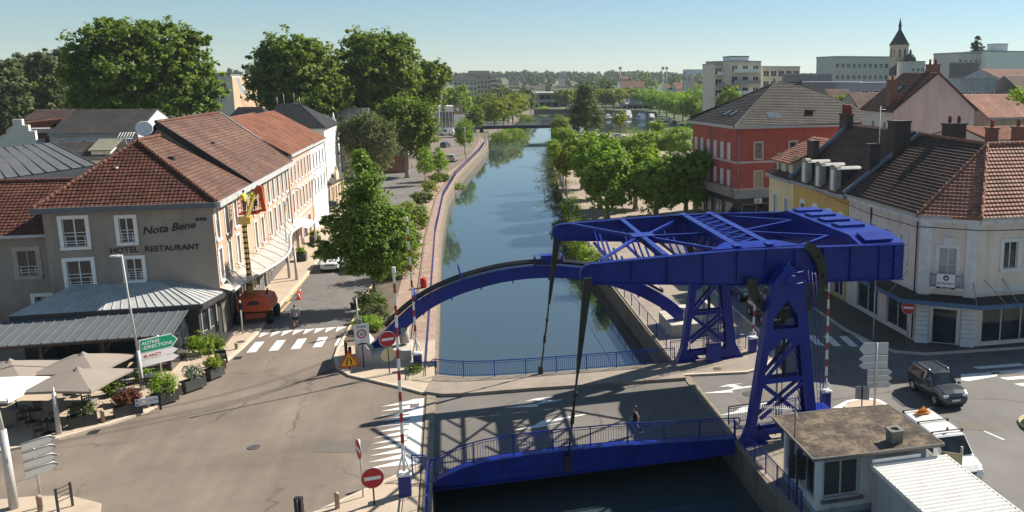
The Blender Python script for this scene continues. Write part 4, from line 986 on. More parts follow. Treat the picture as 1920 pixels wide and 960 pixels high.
# ---- roofs behind the hotel ----------------------------------------------------------------------
def px_house(name, label, rl, rr, el, er, Yr, Ye, rm, wm, cat='house', hip=(0, 0), wins=None, row=.34, gab=None, stepped=True, base=0., lit=None, wall_h=None):
    """house whose ridge and front eaves run between seen points at known distances"""
    RL, RR, EL, ER = far(*rl, Yr), far(*rr, Yr), far(*el, Ye), far(*er, Ye)
    rz = (RL.z+RR.z)/2; ez = (EL.z+ER.z)/2; RL.z = RR.z = rz; EL.z = ER.z = ez
    d = (RR-RL).normalized(); nrm = Vector((d.y, -d.x, 0)); dep = ((EL+ER)/2-(RL+RR)/2).dot(nrm)
    c0, c1 = (EL-RL).dot(d), (ER-RL).dot(d)
    if not hip[0]: c0 = 0.
    if not hip[1]: c1 = (RR-RL).length
    EL = RL + d*c0 + nrm*dep; ER = RL + d*c1 + nrm*dep; BL = RL + d*c0 - nrm*dep; BR = RL + d*c1 - nrm*dep
    for p in (EL, ER, BL, BR): p.z = ez
    o = thing(name, label, cat, ((EL.x+BR.x)/2, (EL.y+BR.y)/2, base))
    i = .35; fl, fr, bl, br = EL+d*i*(hip[0] > 0)-nrm*i, ER-d*i*(hip[1] > 0)-nrm*i, BL+d*i*(hip[0] > 0)+nrm*i, BR-d*i*(hip[1] > 0)+nrm*i
    hs = []
    if wins: hs = [(u-w_/2, u+w_/2, ez-t-h_, ez-t) for (n, w_, h_, t) in wins for u in [(fr-fl).length*(k+.5)/n for k in range(n)]]
    mb = MB(); wall(mb, fl, fr, base, ez, hs); wall(mb, fr, br, base, ez); wall(mb, br, bl, base, ez); wall(mb, bl, fl, base, ez)
    if not hip[1]: mb.poly([fr, br, RR-Vector((0, 0, .12))])
    if not hip[0]: mb.poly([bl, fl, RL-Vector((0, 0, .12))])
    mb.build('wall', wm, o)
    for h in hs: window(o, fl, fr, h, WHITE, GLASS, fwid=.08)
    mb = MB(); roof(mb, [EL, ER, RR, RL], row=row, stepped=stepped); roof(mb, [BR, BL, RL, RR], stepped=False)
    if hip[1]: roof(mb, [ER, BR, RR], row=row, stepped=stepped)
    if hip[0]: roof(mb, [BL, EL, RL], row=row, stepped=stepped)
    mb.build('roof', rm, o)
    mb = MB(); mb.beam(EL+nrm*.03-Vector((0, 0, .12)), ER+nrm*.03-Vector((0, 0, .12)), .14, .16); mb.build('gutter', ZINC, o)
    return o
PALE = mat('plaster_pale', (.66, .61, .54), .9, var=.08, sc=.5, stain=.15)
GREYW = mat('plaster_grey', (.33, .33, .34), .9, var=.1, sc=.5, stain=.2)
BLUEGREY = mat('plaster_blue_grey', (.36, .37, .40), .9, var=.12, sc=.5, stain=.25)
h1 = px_house('house', 'broad house with grey tiled roof in front of the biggest plane tree', (140, 205), (295, 205), (112, 250), (266, 250), 118, 110, T_GRY, mat('plaster_bluish', (.5, .5, .53), .9, stain=.15), wins=[(4, .5, 1.1, .7)])
h2 = px_house('house', 'small house with purple brown roof and timber slatted front behind the grey roofs', (68, 205), (140, 205), (55, 225), (142, 225), 128, 124, T_PUR, GREYW, wins=[(3, 1.4, .9, .5)])
mb = MB(); p = far(60, 268, 116); q2 = far(112, 266, 116)
mb.box((p.x, 114.5, p.z-3), (q2.x, 116.8, p.z+1.7)); mb.build('slatted_porch', GREYW, h2)
mb = MB()
for k in range(5): x = p.x+.35+k*(q2.x-p.x-.7)/4.6; mb.box((x, 114.35, p.z-2.6), (x+.42, 114.49, p.z+1.2))
mb.build('slats', WOOD, h2)
h3 = px_house('house', 'long house with low dark grey tiled roof and dormer behind the hotel wing', (95, 265), (262, 266), (40, 300), (262, 301), 98, 93, T_GRY, PALE)
mb = MB(); c = far(190, 282, 94.5); mb.box((c.x-.8, c.y-.2, c.z-1.1), (c.x+.8, c.y+2.5, c.z+.15)); mb.build('dormer', PALE, h3)
mb = MB(); mb.plate([(c.x-1.0, c.y-.4, c.z), (c.x+1.0, c.y-.4, c.z), (c.x+1.0, c.y+2.8, c.z+.9), (c.x-1.0, c.y+2.8, c.z+.9)], .12, (0, -.3, 1)); mb.build('dormer_roof', mat('mossy_slate', (.2, .19, .14), .9, fine=.2), h3)
sh = thing('shed', 'wide shed with shallow dark grey corrugated roof and sunlit white wall behind the hotel wing', 'shed', (-42, 84, 0))
mb = MB(); a, b, c_, d_ = far(-120, 353, 80), far(182, 309, 84), far(96, 267, 97), far(-120, 289, 97)
seamroof(mb, [a, b, c_, d_], .9, .08); mb.build('roof', mat('grey_fibre_sheet', (.12, .12, .125), .7, var=.15, sc=.5, fine=.1, stain=.15), sh)
mb = MB(); mb.mesh([a-Vector((0, 0, .1)), b-Vector((0, 0, .1)), (b.x, b.y, 0), (a.x, a.y, 0)], [(3, 2, 1, 0)]); mb.mesh([b-Vector((0, 0, .1)), c_-Vector((0, 0, .1)), (c_.x, c_.y, 0), (b.x, b.y, 0)], [(3, 2, 1, 0)]); mb.build('wall', mat('plaster_cream', (.72, .66, .56), .9, var=.06, stain=.1), sh)
sg = thing('stepped_gable_house', 'cream house with stepped gable and red roof at the left edge behind the shed', 'house', (-52, 112, 0))
a0, a1 = far(2, 270, 112), far(54, 236, 112); pts = [Vector((a0.x-5, 112, 0)), Vector((a1.x+.6, 112, 0)), Vector((a1.x+.6, 112, a1.z-1.2))]
n = 6
top = far(33, 221, 112); left = far(-25, 300, 112)
for k in range(3): pts += [Vector((a1.x+.6-k*.55, 112, a1.z-1.2+k*.65)), Vector((a1.x+.6-k*.55, 112, a1.z-.55+k*.65))]
xs0, zs0 = a1.x-.9, a1.z+.75
for k in range(7): pts += [Vector((xs0-.5-k*.75, 112, zs0-k*.85)), Vector((xs0-.5-k*.75, 112, zs0-(k+1)*.85))]
pts += [Vector((a0.x-5, 112, pts[-1].z))]
mb = MB(); mb.plate(pts, .5, (0, -1, 0)); mb.build('stepped_gable', mat('plaster_cream', (.72, .66, .56)), sg)
mb = MB(); roof(mb, [Vector((xs0-5.9, 111.6, zs0-6.0)), Vector((xs0-.6, 111.6, zs0-.4)), Vector((xs0-.6, 126, zs0-.4)), Vector((xs0-5.9, 126, zs0-6.0))][::1]); mb.build('roof', T_RED, sg)
mb = MB(); wall(mb, (a1.x+.5, 111.8), (a1.x+.5, 126), 0, a1.z-1.5); mb.build('wall', PALE, sg)
# two slate mansard roofs behind the terrace
px_house('house', 'house with blue black slate roof behind the far end of the hotel roof', (447, 201), (490, 200), (425, 225), (503, 224), 128, 124, T_DK, PALE, hip=(1, 1), row=.22)
o = px_house('house', 'house with steep dark slate hipped roof and finials behind the orange roofs', (520, 195), (562, 194), (490, 232), (612, 250), 142, 134, T_DK, PALE, hip=(1, 1), row=.22)
for x in (520, 562):
    mb = MB(); p = far(x, 195, 142); mb.cyl(p, p+Vector((0, 0, 1.1)), .12, .02, 6); mb.build('finial', ZINC, o)
# mural building and low white blocks behind the planes
mu = thing('mural_building', 'tall flat roofed building with a peach swirl mural between the plane trees', 'building', (-70, 225, 0))
A, B = far(434, 139, 228), far(490, 131, 236); A.z = B.z = 19.3
mb = MB(); L_ = (B-A).length; wall(mb, A, B, 0, 19.3, [(1.2, 4.2, 6.6, 9.4)]); 
Cn = A+Vector((-7.5, 9, 0)); wall(mb, Cn, A, 0, 19.3); wall(mb, B, B+Vector((-7, 9, 0)), 0, 19.3)
mb.build('wall', PALE, mu); window(mu, A, B, (1.2, 4.2, 6.6, 9.4), WHITE, GLASS, fwid=.1, mull=3, trans=1)
q = frame_of(A, B); mb = MB(); bar(mb, q, 0, L_, 10.2, 19.0, .005, .05); mb.build('mural_ground', mat('mural_peach', (.66, .46, .3), .9, var=.1, sc=.4), mu)
for k, (pts2, c) in enumerate([([(1, 18.8), (1.8, 18.8), (2.4, 16.5), (4, 14.8), (7.6, 13.8), (7.6, 13.0), (4, 14.0), (1.9, 15.6)], (.36, .4, .46)), ([(3.8, 18.9), (5.6, 18.9), (4.9, 17.9)], (.45, .33, .33)), ([(1.6, 13.5), (2.2, 12.2), (3.6, 11.6), (5.2, 12.1), (3.7, 12.2), (2.5, 12.9), (2.0, 13.9)], (.6, .38, .26)), ([(3.2, 16.8), (5.5, 17.4), (7, 16.5), (5.5, 16.8)], (.62, .40, .27))]):
    mb = MB(); mb.plate([q(u*L_/7.8, z, .06) for u, z in pts2], .02, q(0, 0, 1)-q(0, 0, 0)); mb.build('mural_swirl', mat('mural_tone_%s' % 'abcd'[k], c, .9), mu)
mb = MB(); mb.prism([(A.x-.2, A.y-.2), (B.x+.2, B.y-.2), (B.x-7, B.y+9), (Cn.x, Cn.y)], 19.3, 19.7); mb.build('roof', ZINC, mu)
def flat_block(name, label, corners, z0, z1, wm, wins=None, cat='building', rm=None, overhang=.15, par=.3, fm=None, pm=None, gap=.12):
    """flat roofed block; wins = {edge: [(rows z0,z1), n, w]}"""
    cs = [Vector((c[0], c[1], 0)) for c in corners]; cx = sum((c for c in cs), Vector())/len(cs)
    o = thing(name, label, cat, (cx.x, cx.y, z0)); mb = MB(); todo = []
    for k in range(len(cs)):
        a, b = cs[k], cs[(k+1) % len(cs)]; hs = []
        for (za, zb, n, w_) in (wins or {}).get(k, []):
            ln = (b-a).length; hs += [(ln*(j+.5)/n-w_/2, ln*(j+.5)/n+w_/2, za, zb) for j in range(n)]
        wall(mb, a, b, z0, z1, hs); todo += [(a, b, h) for h in hs]
    mb.build('wall', wm, o)
    for a, b, h in todo: window(o, a, b, h, fm or WHITE, pm or GLASS, fwid=.08, mull=1 if h[1]-h[0] < 2 else 2, sill=False)
    mb = MB(); e = [(c-cx).normalized()*overhang for c in cs]; mb.prism([(c.x+d.x, c.y+d.y) for c, d in zip(cs, e)], z1, z1+par); mb.build('roof', rm or ZINC, o)
    return o
def px_block(name, label, xl, xr, ytop, ybase, Y, depth, wm, wins=None, skew=0., **k):
    A, B = far(xl, ytop, Y), far(xr, ytop, Y+skew); z1 = (A.z+B.z)/2; zb = min(far(xl, ybase, Y).z, 0) if ybase else 0
    d = (B-A); d.z = 0; d.normalize(); n = Vector((-d.y, d.x, 0))
    if wins: wins = {e: [(z1-t-h, z1-t, nn, w_) for (t, h, nn, w_) in v] for e, v in wins.items()}
    return flat_block(name, label, [A, B, B+n*depth, A+n*depth], 0, z1, wm, wins, **k)
px_block('workshop', 'low pale workshop with grey fascia beneath the right hand plane trees', 628, 690, 206, 0, 190, 12, GREYW, {0: [(1.2, 1.6, 5, 1.4)]})
px_block('garden_wall', 'long tan boundary wall behind the birch tree', 640, 662, 262, 0, 168, .4, mat('plaster_tan', (.5, .42, .34), .9, stain=.2), cat='wall')
px_block('showroom', 'white glazed car showroom beside the tall banners', 822, 866, 203, 0, 318, 14, WHITE, {0: [(1.2, 5.5, 7, 1.0)]}, overhang=.3, par=.8, rm=WHITE)
px_block('workshop', 'grey sheet metal workshop left of the white showroom', 797, 823, 206, 0, 300, 12, GREYW)
# ================================================================== buildings, right bank
PINKW = mat('plaster_pink', (.76, .64, .54), .9, var=.09, sc=.5, fine=.06, bsc=18, stain=.22)
CREAM = mat('plaster_pale_yellow', (.70, .59, .34), .9, var=.06, sc=.5, stain=.12)
OCHRE = mat('plaster_ochre', (.64, .42, .13), .9, var=.08, sc=.5, stain=.15)
WSTONE = mat('white_stone', (.74, .72, .69), .8, var=.12, sc=2, fine=.1, stain=.22)
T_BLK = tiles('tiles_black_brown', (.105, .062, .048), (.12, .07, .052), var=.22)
T_RLT = tiles('tiles_clay_red', (.37, .16, .105), (.42, .2, .13), var=.2, col_w=.3)
T_BRD = tiles('tiles_brown_dark', (.13, .07, .05), (.15, .08, .055), var=.2)
LEAD = mat('lead_flashing', (.19, .22, .27), .5, var=.2)
BRKD = courses('brick_dark', (.065, .042, .034), (.10, .08, .07), .22, .08, .3, .014)
BRKR = courses('brick_clay', (.26, .085, .055), (.3, .2, .16), .22, .08, .2, .01)
POT = mat('clay_pot', (.26, .07, .05), .8, var=.2)
MARO = mat('maroon_shutter', (.10, .02, .018), .6)
BLUSH = mat('blue_grey_shutter', (.19, .25, .30), .6)
def chimney(root, x, y, zb, zt, w_=.7, d_=.5, m=None, pots=0, cap=True):
    mb = MB(); mb.box((x-w_/2, y-d_/2, zb), (x+w_/2, y+d_/2, zt))
    if cap: mb.box((x-w_/2-.07, y-d_/2-.07, zt), (x+w_/2+.07, y+d_/2+.07, zt+.14))
    o = mb.build('chimney', m or BRKD, root)
    for k in range(pots):
        px_ = x-w_/2+w_*(k+.5)/pots; pb = MB(); pb.lathe([(.15, zt+.14), (.13, zt+.6), (.17, zt+.62), (.12, zt+.72)], (px_, y, 0), 9); pb.build('chimney_pot', POT, o)
C1, C2, EV = (31.8, 53.0), (35.1, 50.7), 9.3
sp = thing('corner_shop', 'pink corner shop house with chamfered entrance, blue canopy and tiled hip roof', 'shop', (42, 56, .12))
AP = (38.2, 54.9, 14.15)
rh = [(2.0, 3.1, 5.7, 7.6), (6.7, 7.8, 5.7, 7.6), (11, 12.1, 5.7, 7.6)]
mb = MB(); wall(mb, C2, (55, 50.1), .1, EV, rh + [(.6, 5.4, .35, 2.9), (6, 11, .35, 2.9), (12, 17, .35, 2.9)]); mb.build('wall', PINKW, sp)
for h in rh: window(sp, C2, (55, 50.1), h, WSTONE, GLASS, fwid=.28, proud=.08, mull=1)
for h in ((.6, 5.4, .35, 2.9), (6, 11, .35, 2.9), (12, 17, .35, 2.9)): window(sp, C2, (55, 50.1), h, WSTONE, GLASS, fwid=.12, mull=2, sill=False, name='shopfront')
mb = MB(); ch = [(1.15, 2.85, .12, 2.7), (1.4, 2.6, 4.75, 7.15)]; wall(mb, C1, C2, .1, EV, ch); mb.build('wall', PINKW, sp)
window(sp, C1, C2, ch[0], WSTONE, GLASS, fwid=.2, mull=0, sill=False, name='shop_door'); window(sp, C1, C2, ch[1], WSTONE, mat('curtain', (.42, .42, .38), .7), fwid=.22, proud=.1, mull=1, trans=1, sill=False, arch=.3)
lh = [(1.1, 2.1, 5.6, 7.6), (3.9, 4.8, 5.6, 7.6), (6.3, 7.2, 5.6, 7.6), (8.7, 9.6, 5.6, 7.6)]
lg = [(7.0, 10.2, .4, 3.0), (2.0, 5.6, .4, 3.0)]
mb = MB(); wall(mb, (31.8, 64.3), C1, .1, EV, lh + lg); mb.build('wall', PINKW, sp)
for h in lh: window(sp, (31.8, 64.3), C1, h, WSTONE, WHITE if h[0] > 7 else GLASSL, fwid=.2, proud=.06, arch=.35, mull=1)
for h in lg: window(sp, (31.8, 64.3), C1, h, WSTONE, GLASS, fwid=.12, mull=1, sill=False, name='shopfront')
mb = MB(); wall(mb, (55, 60), (31.8, 64.3), .1, EV); mb.build('rear_wall', PINKW, sp)
def pil(a, b, u0, u1, z0, z1, nm='pilaster', pr=.14):
    q = frame_of(a, b); mb = MB(); bar(mb, q, u0, u1, z0, z1, .004, pr)
    n_ = 9
    return mb, q
for a, b, u0, u1 in ((C1, C2, .05, .85), (C1, C2, 3.2, 4.0)):
    mb, q = pil(a, b, u0, u1, 4.3, EV-.1); mb.build('pilaster', WSTONE, sp)
    mb = MB()
    for k in range(9): bar(mb, q, u0-.02, u1+.02, .75+k*.34, .75+k*.34+.31, .004, .22)
    bar(mb, q, u0-.06, u1+.06, .1, .72, .004, .28); mb.build('banded_column', WSTONE, sp)
q = frame_of(C1, C2); mb = MB(); bar(mb, q, 1.7, 2.3, 7.5, 7.95, .0, .3); mb.build('keystone', WSTONE, sp)
mb = MB(); 
for za, zb, o1 in ((8.95, 9.3, .2), (4.05, 4.3, .06)):
    for a, b in (((31.8, 64.3), C1), (C1, C2), (C2, (55, 50.1))): qq = frame_of(a, b); ln = (Vector(b)-Vector(a)).length; bar(mb, qq, 0, ln, za, zb, .003, o1)
mb.build('cornice', WSTONE, sp)
mb = MB()
for a, b in (((31.8, 64.3), C1), (C1, C2), (C2, (55, 50.1))): qq = frame_of(a, b); ln = (Vector(b)-Vector(a)).length; bar(mb, qq, -.1, ln+.1, 9.3, 9.45, -.1, .42)
mb.build('gutter', ZINCL, sp)
cpm = MB(); E_ = []
for a, b in (((31.8, 60.6), C1), (C1, C2), (C2, (55, 50.1))): pass
outer = [(30.2, 60.5), (30.2, 52.3), (34.5, 49.1), (55, 48.5)]; inner = [(31.79, 60.5), (31.79, 53.0), (35.1, 50.68), (55, 50.08)]
for k in range(3):
    cpm.mesh([(*inner[k], 3.75), (*inner[k+1], 3.75), (*outer[k+1], 3.5), (*outer[k], 3.5), (*inner[k], 3.62), (*inner[k+1], 3.62), (*outer[k+1], 3.4), (*outer[k], 3.4)], [(3,2,1,0), (4,5,6,7)])
cn = cpm.build('canopy', mat('canopy_felt', (.05, .042, .036), .9, var=.25, fine=.3), sp)
mb = MB()
for k in range(3): mb.beam((*outer[k], 3.42), (*outer[k+1], 3.42), .08, .3)
mb.build('canopy_edge', mat('blue_fascia', (.05, .13, .24), .5, var=.15), cn)
for x, y, xi, yi in ((30.5, 58.5, 31.8, 58.5), (30.4, 54.5, 31.8, 54.5), (34.4, 49.5, 34.9, 50.9), (37.5, 49.2, 37.1, 50.6), (36.6, 49.2, 35.6, 50.6), (40.5, 49.1, 40.5, 50.5), (45, 49, 45, 50.4)):
    mb = MB(); mb.cyl((x, y, 3.5), (xi, yi, 5.0), .03, n=5); mb.build('tie_rod', ZINC, cn)
bc = MB(); q = frame_of(C1, C2); bar(bc, q, .9, 3.1, 4.32, 4.42, .01, .75)
bo = bc.build('balcony', WSTONE, sp); bc = MB()
for k in range(15): u = .95+k*.15; bar(bc, q, u, u+.03, 4.42, 5.3, .68, .71)
bar(bc, q, .92, 3.1, 5.28, 5.34, .66, .73); bar(bc, q, .92, 3.1, 4.5, 4.54, .66, .73)
for u in (.92, 3.06): bar(bc, q, u, u+.03, 5.28, 5.34, .05, .7); bar(bc, q, u, u+.03, 4.42, 5.3, .3, .33)
bc.build('balcony_railing', mat('blue_iron', (.10, .17, .27), .5), bo)
bn = MB(); bar(bn, q, 1.35, 2.6, 4.5, 5.42, .74, .765); bno = tag(bn.build('banner', WHITE, None, q(2, 4.5, .75)), 'white letting banner with black emblem hung on the blue balcony of the corner shop', 'banner')
b2_ = MB(); bar(b2_, q, 1.35, 2.6, 4.36, 4.5, .74, .768); b2_.build('phone_strip', INK, bno)
lettering(bno, 'lettering', 'ACADIAN', .26, q(1.98, 4.66, .768), q(1, 0)-q(0, 0), (0, 0, 1), INK, .003, 'CENTER')
lettering(bno, 'number_lettering', '06 64 78 38 46', .12, q(1.98, 4.39, .772), q(1, 0)-q(0, 0), (0, 0, 1), WHITE, .003, 'CENTER')
em = MB(); em.plate([q(1.98+.2*math.cos(a), 5.14+.2*math.sin(a), .77) for a in [k*math.pi/10 for k in range(20)]], .008, q(0, 0, 1)-q(0, 0)); em.build('emblem', INK, bno)
em = MB(); em.plate([q(1.98+x, 5.14+z, .778) for x, z in ((-.1, .1), (.0, .02), (.12, .12), (.06, -.02), (.1, -.12), (-.02, -.06), (-.12, -.1), (-.06, 0))], .006, q(0, 0, 1)-q(0, 0)); em.build('emblem_bird', WHITE, bno)
mb = MB(); roof(mb, [(31.4, 64.3, EV+.12), (31.4, 52.8, EV+.12), AP, (38.2, 64.3, 14.2)], lift=.06); mb.build('roof', T_BLK, sp)  # slope turned from the sun: its shade put into darker tiles than the front
mb = MB(); roof(mb, [(31.4, 52.8, EV+.12), (34.9, 50.3, EV+.12), AP], lift=.06); mb.build('roof', T_RLT, sp)
mb = MB(); roof(mb, [(34.9, 50.3, EV+.12), (55, 49.7, EV+.12), (55, 54.6, 14.2), AP], lift=.07); mb.build('roof', T_RLT, sp)
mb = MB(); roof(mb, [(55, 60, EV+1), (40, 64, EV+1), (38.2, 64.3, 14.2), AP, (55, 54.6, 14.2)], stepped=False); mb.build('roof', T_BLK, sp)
for k, (a, b) in enumerate((((31.4, 52.8, EV+.2), AP), ((34.9, 50.3, EV+.2), AP), (AP, (55, 54.6, 14.3)), (AP, (38.2, 64.3, 14.3)))):
    mb = MB(); ridge_caps(mb, a, b, .14); mb.build('ridge_tiles', T_RLT, sp)
mb = MB(); mb.beam((31.3, 64.35, EV+.25), (38.2, 64.35, 14.45), .3, .25); mb.build('flashing', LEAD, sp)
mb = MB(); mb.tube([(31.72, 60.2, EV-.1), (31.72, 60.2, 3.9)], .06, 6); mb.build('drainpipe', BLACK, sp)
mb = MB(); mb.tube([(31.7, 53.2, EV-.1), (31.7, 53.2, 7), (31.65, 53.2, .3)], .05, 6); mb.build('drainpipe', BLACK, sp)
mb = MB(); mb.tube([(31.3, 70, 9.0), (31.3, 60, 8.5), (31.4, 53, 8.6), (34.9, 50.2, 8.6), (44, 49.4, 8.5), (55, 49.2, 8.6)], .03, 4); mb.build('cable', BLACK, sp)
# neighbours
def rrow(name, label, Y0, Y1, E, RX, RZ, wm, rm, hs, fm, pm, arch, X=31.8):
    o = thing(name, label, 'house', (37, (Y0+Y1)/2, .1))
    a, b = (X, Y1), (X, Y0); g_ = [(1, 2.4, .2, 2.8), (3.2, 6, .4, 2.9)]
    if Y1-Y0 > 9: g_ += [(7.4, 8.7, .2, 2.8), (9.3, 11.2, .4, 2.9)]
    mb = MB(); wall(mb, a, b, .1, E, hs + g_); wall(mb, (X, Y0), (RX+5, Y0), .1, E); wall(mb, (RX+5, Y0), (RX+5, Y1), .1, E); wall(mb, (RX+5, Y1), (X, Y1), .1, E); mb.poly([(RX+5, Y1, E), (X, Y1, E), (RX, Y1, RZ-.1)]); mb.build('wall', wm, o)
    for h in hs: window(o, a, b, h, fm, pm, fwid=.18, arch=arch, depth=.06)
    for h in g_: window(o, a, b, h, WSTONE, GLASS, fwid=.12, sill=False, name='shopfront')
    mb = MB(); roof(mb, [(X-.35, Y1, E+.1), (X-.35, Y0, E+.1), (RX, Y0, RZ), (RX, Y1, RZ)]); roof(mb, [(RX+5.4, Y0, E+.1), (RX+5.4, Y1, E+.1), (RX, Y1, RZ-.01), (RX, Y0, RZ-.01)], stepped=False); mb.build('roof', rm, o)
    mb = MB(); mb.beam((X-.3, Y0, E-.05), (X-.3, Y1, E-.05), .4, .3); mb.build('cornice', ZINC, o)
    return o
oc = rrow('ochre_house', 'ochre house with maroon shutters and three round topped dormers', 64.45, 76.1, 9.15, 37.8, 14.55, OCHRE, T_BRD, holes_row([2.1, 5.0, 8.0, 10.4], 1.0, 5.2, 7.3), WHITE, MARO, .4)
for y in (73.2, 70.1, 67.0):
    d = MB(); d.plate([(31.75, y-.62, 9.2), (31.75, y+.62, 9.2), (31.75, y+.62, 11.3)] + [(31.75, y+.62*math.cos(a), 11.3+.32*math.sin(a)) for a in [k*math.pi/8 for k in range(1, 8)]] + [(31.75, y-.62, 11.3)], .5, (-1, 0, 0)); dm = d.build('dormer', mat('dormer_stone', (.36, .32, .26), .9, var=.25, fine=.2, stain=.3), oc)
    d = MB(); d.box((31.45, y-.28, 9.45), (31.49, y+.28, 11.2)); d.build('dormer_window', WHITE, dm)
    d = MB(); d.loft([[(x, y+.7*math.cos(a), 11.25+.2*math.sin(a)) for a in [k*math.pi/8 for k in range(9)]] for x in (31.6, 34.2)], smooth=True, closed=False, caps=False); d.loft([[(x, y+.62*math.cos(a), 11.2+.14*math.sin(a)) for a in [k*math.pi/8 for k in range(9)]] for x in (34.2, 31.6)], closed=False, caps=False); d.build('dormer_roof', mat('dormer_zinc', (.36, .36, .34), .55, var=.25, sc=1), dm)
    d = MB(); d.box((31.9, y-.6, 9.3), (34.2, y+.6, 11.2)); d.build('dormer_cheek', mat('cheek_slate', (.035, .04, .045), .7), dm)
mb = MB(); mb.beam((31.3, 76.2, EV+.2), (37.8, 76.2, 14.8), .3, .3); mb.build('flashing', LEAD, oc)
chimney(oc, 33.6, 76.0, 10, 12.9, .6, 1.5, BRKD); chimney(oc, 37.2, 76.4, 13, 15.4, .7, 1.6, BRKD, 0); 
for k in range(3): mb = MB(); mb.lathe([(.24, 15.4), (.2, 16.1), (.26, 16.15), (.2, 16.4)], (37.2, 75.7+k*.6, 0), 9); mb.build('chimney_pot', POT, oc)
chimney(oc, 34.0, 64.6, 10.5, 13.4, .9, .7, BRKD)
chimney(sp, 36.4, 64.7, 12.2, 15.3, 1.5, 1.2, BRKD, cap=True)
chimney(sp, 39.6, 61.5, 13.0, 15.2, 1.7, .9, BRKD, 2); chimney(sp, 41.0, 58.4, 13.4, 15.0, .8, .6, BRKR, 1); chimney(sp, 42.8, 57.6, 13.3, 15.1, .8, .6, BRKR, 1); chimney(sp, 46.4, 55.6, 13.3, 14.8, .6, .5, BRKR, 1)
pl_ = rrow('pale_yellow_house', 'pale yellow house with blue grey shutters between the ochre and red buildings', 76.25, 82.9, 9.1, 36.5, 12.9, CREAM, T_BRD, holes_row([1.8, 4.8], .95, 5.0, 7.2), WHITE, BLUSH, None)
d = MB(); wall(d, (32.1, 81.6), (32.1, 77.4), 9.2, 10.75, [(.4, 1.4, 9.45, 10.5), (2.4, 3.4, 9.45, 10.5)]); wall(d, (32.1, 77.4), (35.5, 77.4), 9.2, 11.4); wall(d, (35.5, 81.6), (32.1, 81.6), 9.2, 11.4); d = d.build('dormer', CREAM, pl_)
for h in ((.4, 1.4, 9.45, 10.5), (2.4, 3.4, 9.45, 10.5)): window(pl_, (32.1, 81.6), (32.1, 77.4), h, WHITE, GLASS, fwid=.1)
mb = MB(); roof(mb, [(31.7, 82.2, 10.75), (31.7, 77.0, 10.75), (36.4, 77.0, 12.95), (36.4, 82.2, 12.95)]); mb.build('dormer_roof', T_RLT, d)
# red building
RED = courses('brick_red_painted', (.50, .10, .075), (.44, .11, .085), .24, .085, .06, .008)
rb = thing('red_building', 'large red brick building with pale string courses and a dark grey hipped roof', 'building', (44, 112, 0))
ra, rbp, rc, rd = (33.6, 118.5), (34.9, 103.0), (57, 105.2), (56, 120.5)
lw = holes_row([1.4, 3.7, 6.1, 8.6, 11, 13.3], .85, 8.55, 10.6); ll = holes_row([3.7, 6.1, 8.6, 11, 13.3], .85, 5.1, 7.1)
mb = MB(); wall(mb, ra, rbp, 4.9, 12.7, lw+ll); mb.build('wall', RED, rb)
for h in lw+ll: window(rb, ra, rbp, h, WHITE, WHITE, fwid=.06, depth=.06)
rw = holes_row([3.2, 8.2, 13.2, 18], 1.0, 8.7, 10.7) + holes_row([3.2, 8.2, 13.2], 1.0, 5.1, 7.0)
mb = MB(); wall(mb, rbp, rc, 4.9, 12.7, rw); wall(mb, rc, rd, 4.9, 12.7); wall(mb, rd, ra, 4.9, 12.7); mb.build('wall', RED, rb)
for i_, h in enumerate(rw): window(rb, rbp, rc, h, mat('pale_stone_frame', (.58, .48, .38), .8), GLASS if i_ < 4 else mat('buff_blind', (.5, .38, .24), .7), fwid=.2, trans=2, mull=0, blind=None)
mb = MB()
for a, b in ((ra, rbp), (rbp, rc)):
    q = frame_of(a, b); ln = (Vector(b)-Vector(a)).length
    for za, zb, o1 in ((8.15, 8.4, .06), (4.72, 4.9, .06), (12.55, 12.8, .16)): bar(mb, q, 0, ln, za, zb, .003, o1)
mb.build('string_course', mat('pale_pink_stone', (.6, .5, .44), .8), rb)
mb = MB()
for a, b in ((ra, rbp), (rbp, rc)): wall(mb, a, b, 3.6, 4.72)
mb.build('fascia_band', GREYW, rb)
mb = MB(); gl = [(1.2, 4.4, .3, 2.9), (5.4, 7.2, .3, 2.9), (8.5, 11, .5, 2.8), (12, 14.6, .3, 2.9)]; wall(mb, ra, rbp, 0, 3.6, gl); wall(mb, rbp, rc, 0, 3.6, [(1, 5, .4, 2.8), (6.5, 11, .4, 2.8)]); mb.build('ground_floor', ANTH, rb)
for h in gl: window(rb, ra, rbp, h, ZINC, GLASSL, fwid=.06, sill=False, name='shopfront')
for h in ((1, 5, .4, 2.8), (6.5, 11, .4, 2.8)): window(rb, rbp, rc, h, ZINC, GLASS, fwid=.06, sill=False, name='shopfront')
R1, R2 = (43.6, 112.4, 18.15), (47.4, 112.0, 18.0)
T_RBG = tiles('tiles_grey_brown', (.078, .068, .064), (.09, .079, .073), var=.12)
e0, e1, e2, e3 = (33.0, 119.2, 12.85), (34.4, 102.4, 12.85), (57.6, 104.6, 12.85), (56.6, 121, 12.85)
for pts in ((e0, e1, R1), (e1, e2, R2, R1), (e2, e3, R2), (e3, e0, R1, R2)):
    mb = MB(); roof(mb, pts, row=.38, lift=.07); mb.build('roof', T_RBG, rb)
mb = MB(); ridge_caps(mb, e1, R1, .18); ridge_caps(mb, R1, R2, .18); ridge_caps(mb, e2, R2, .18); ridge_caps(mb, e0, R1, .18); mb.build('ridge_tiles', T_RBG, rb)
mb = MB()
for a, b in ((e0, e1), (e1, e2)): mb.beam(Vector(a)-Vector((0, 0, .12)), Vector(b)-Vector((0, 0, .12)), .3, .3)
mb.build('gutter', ZINCL, rb)
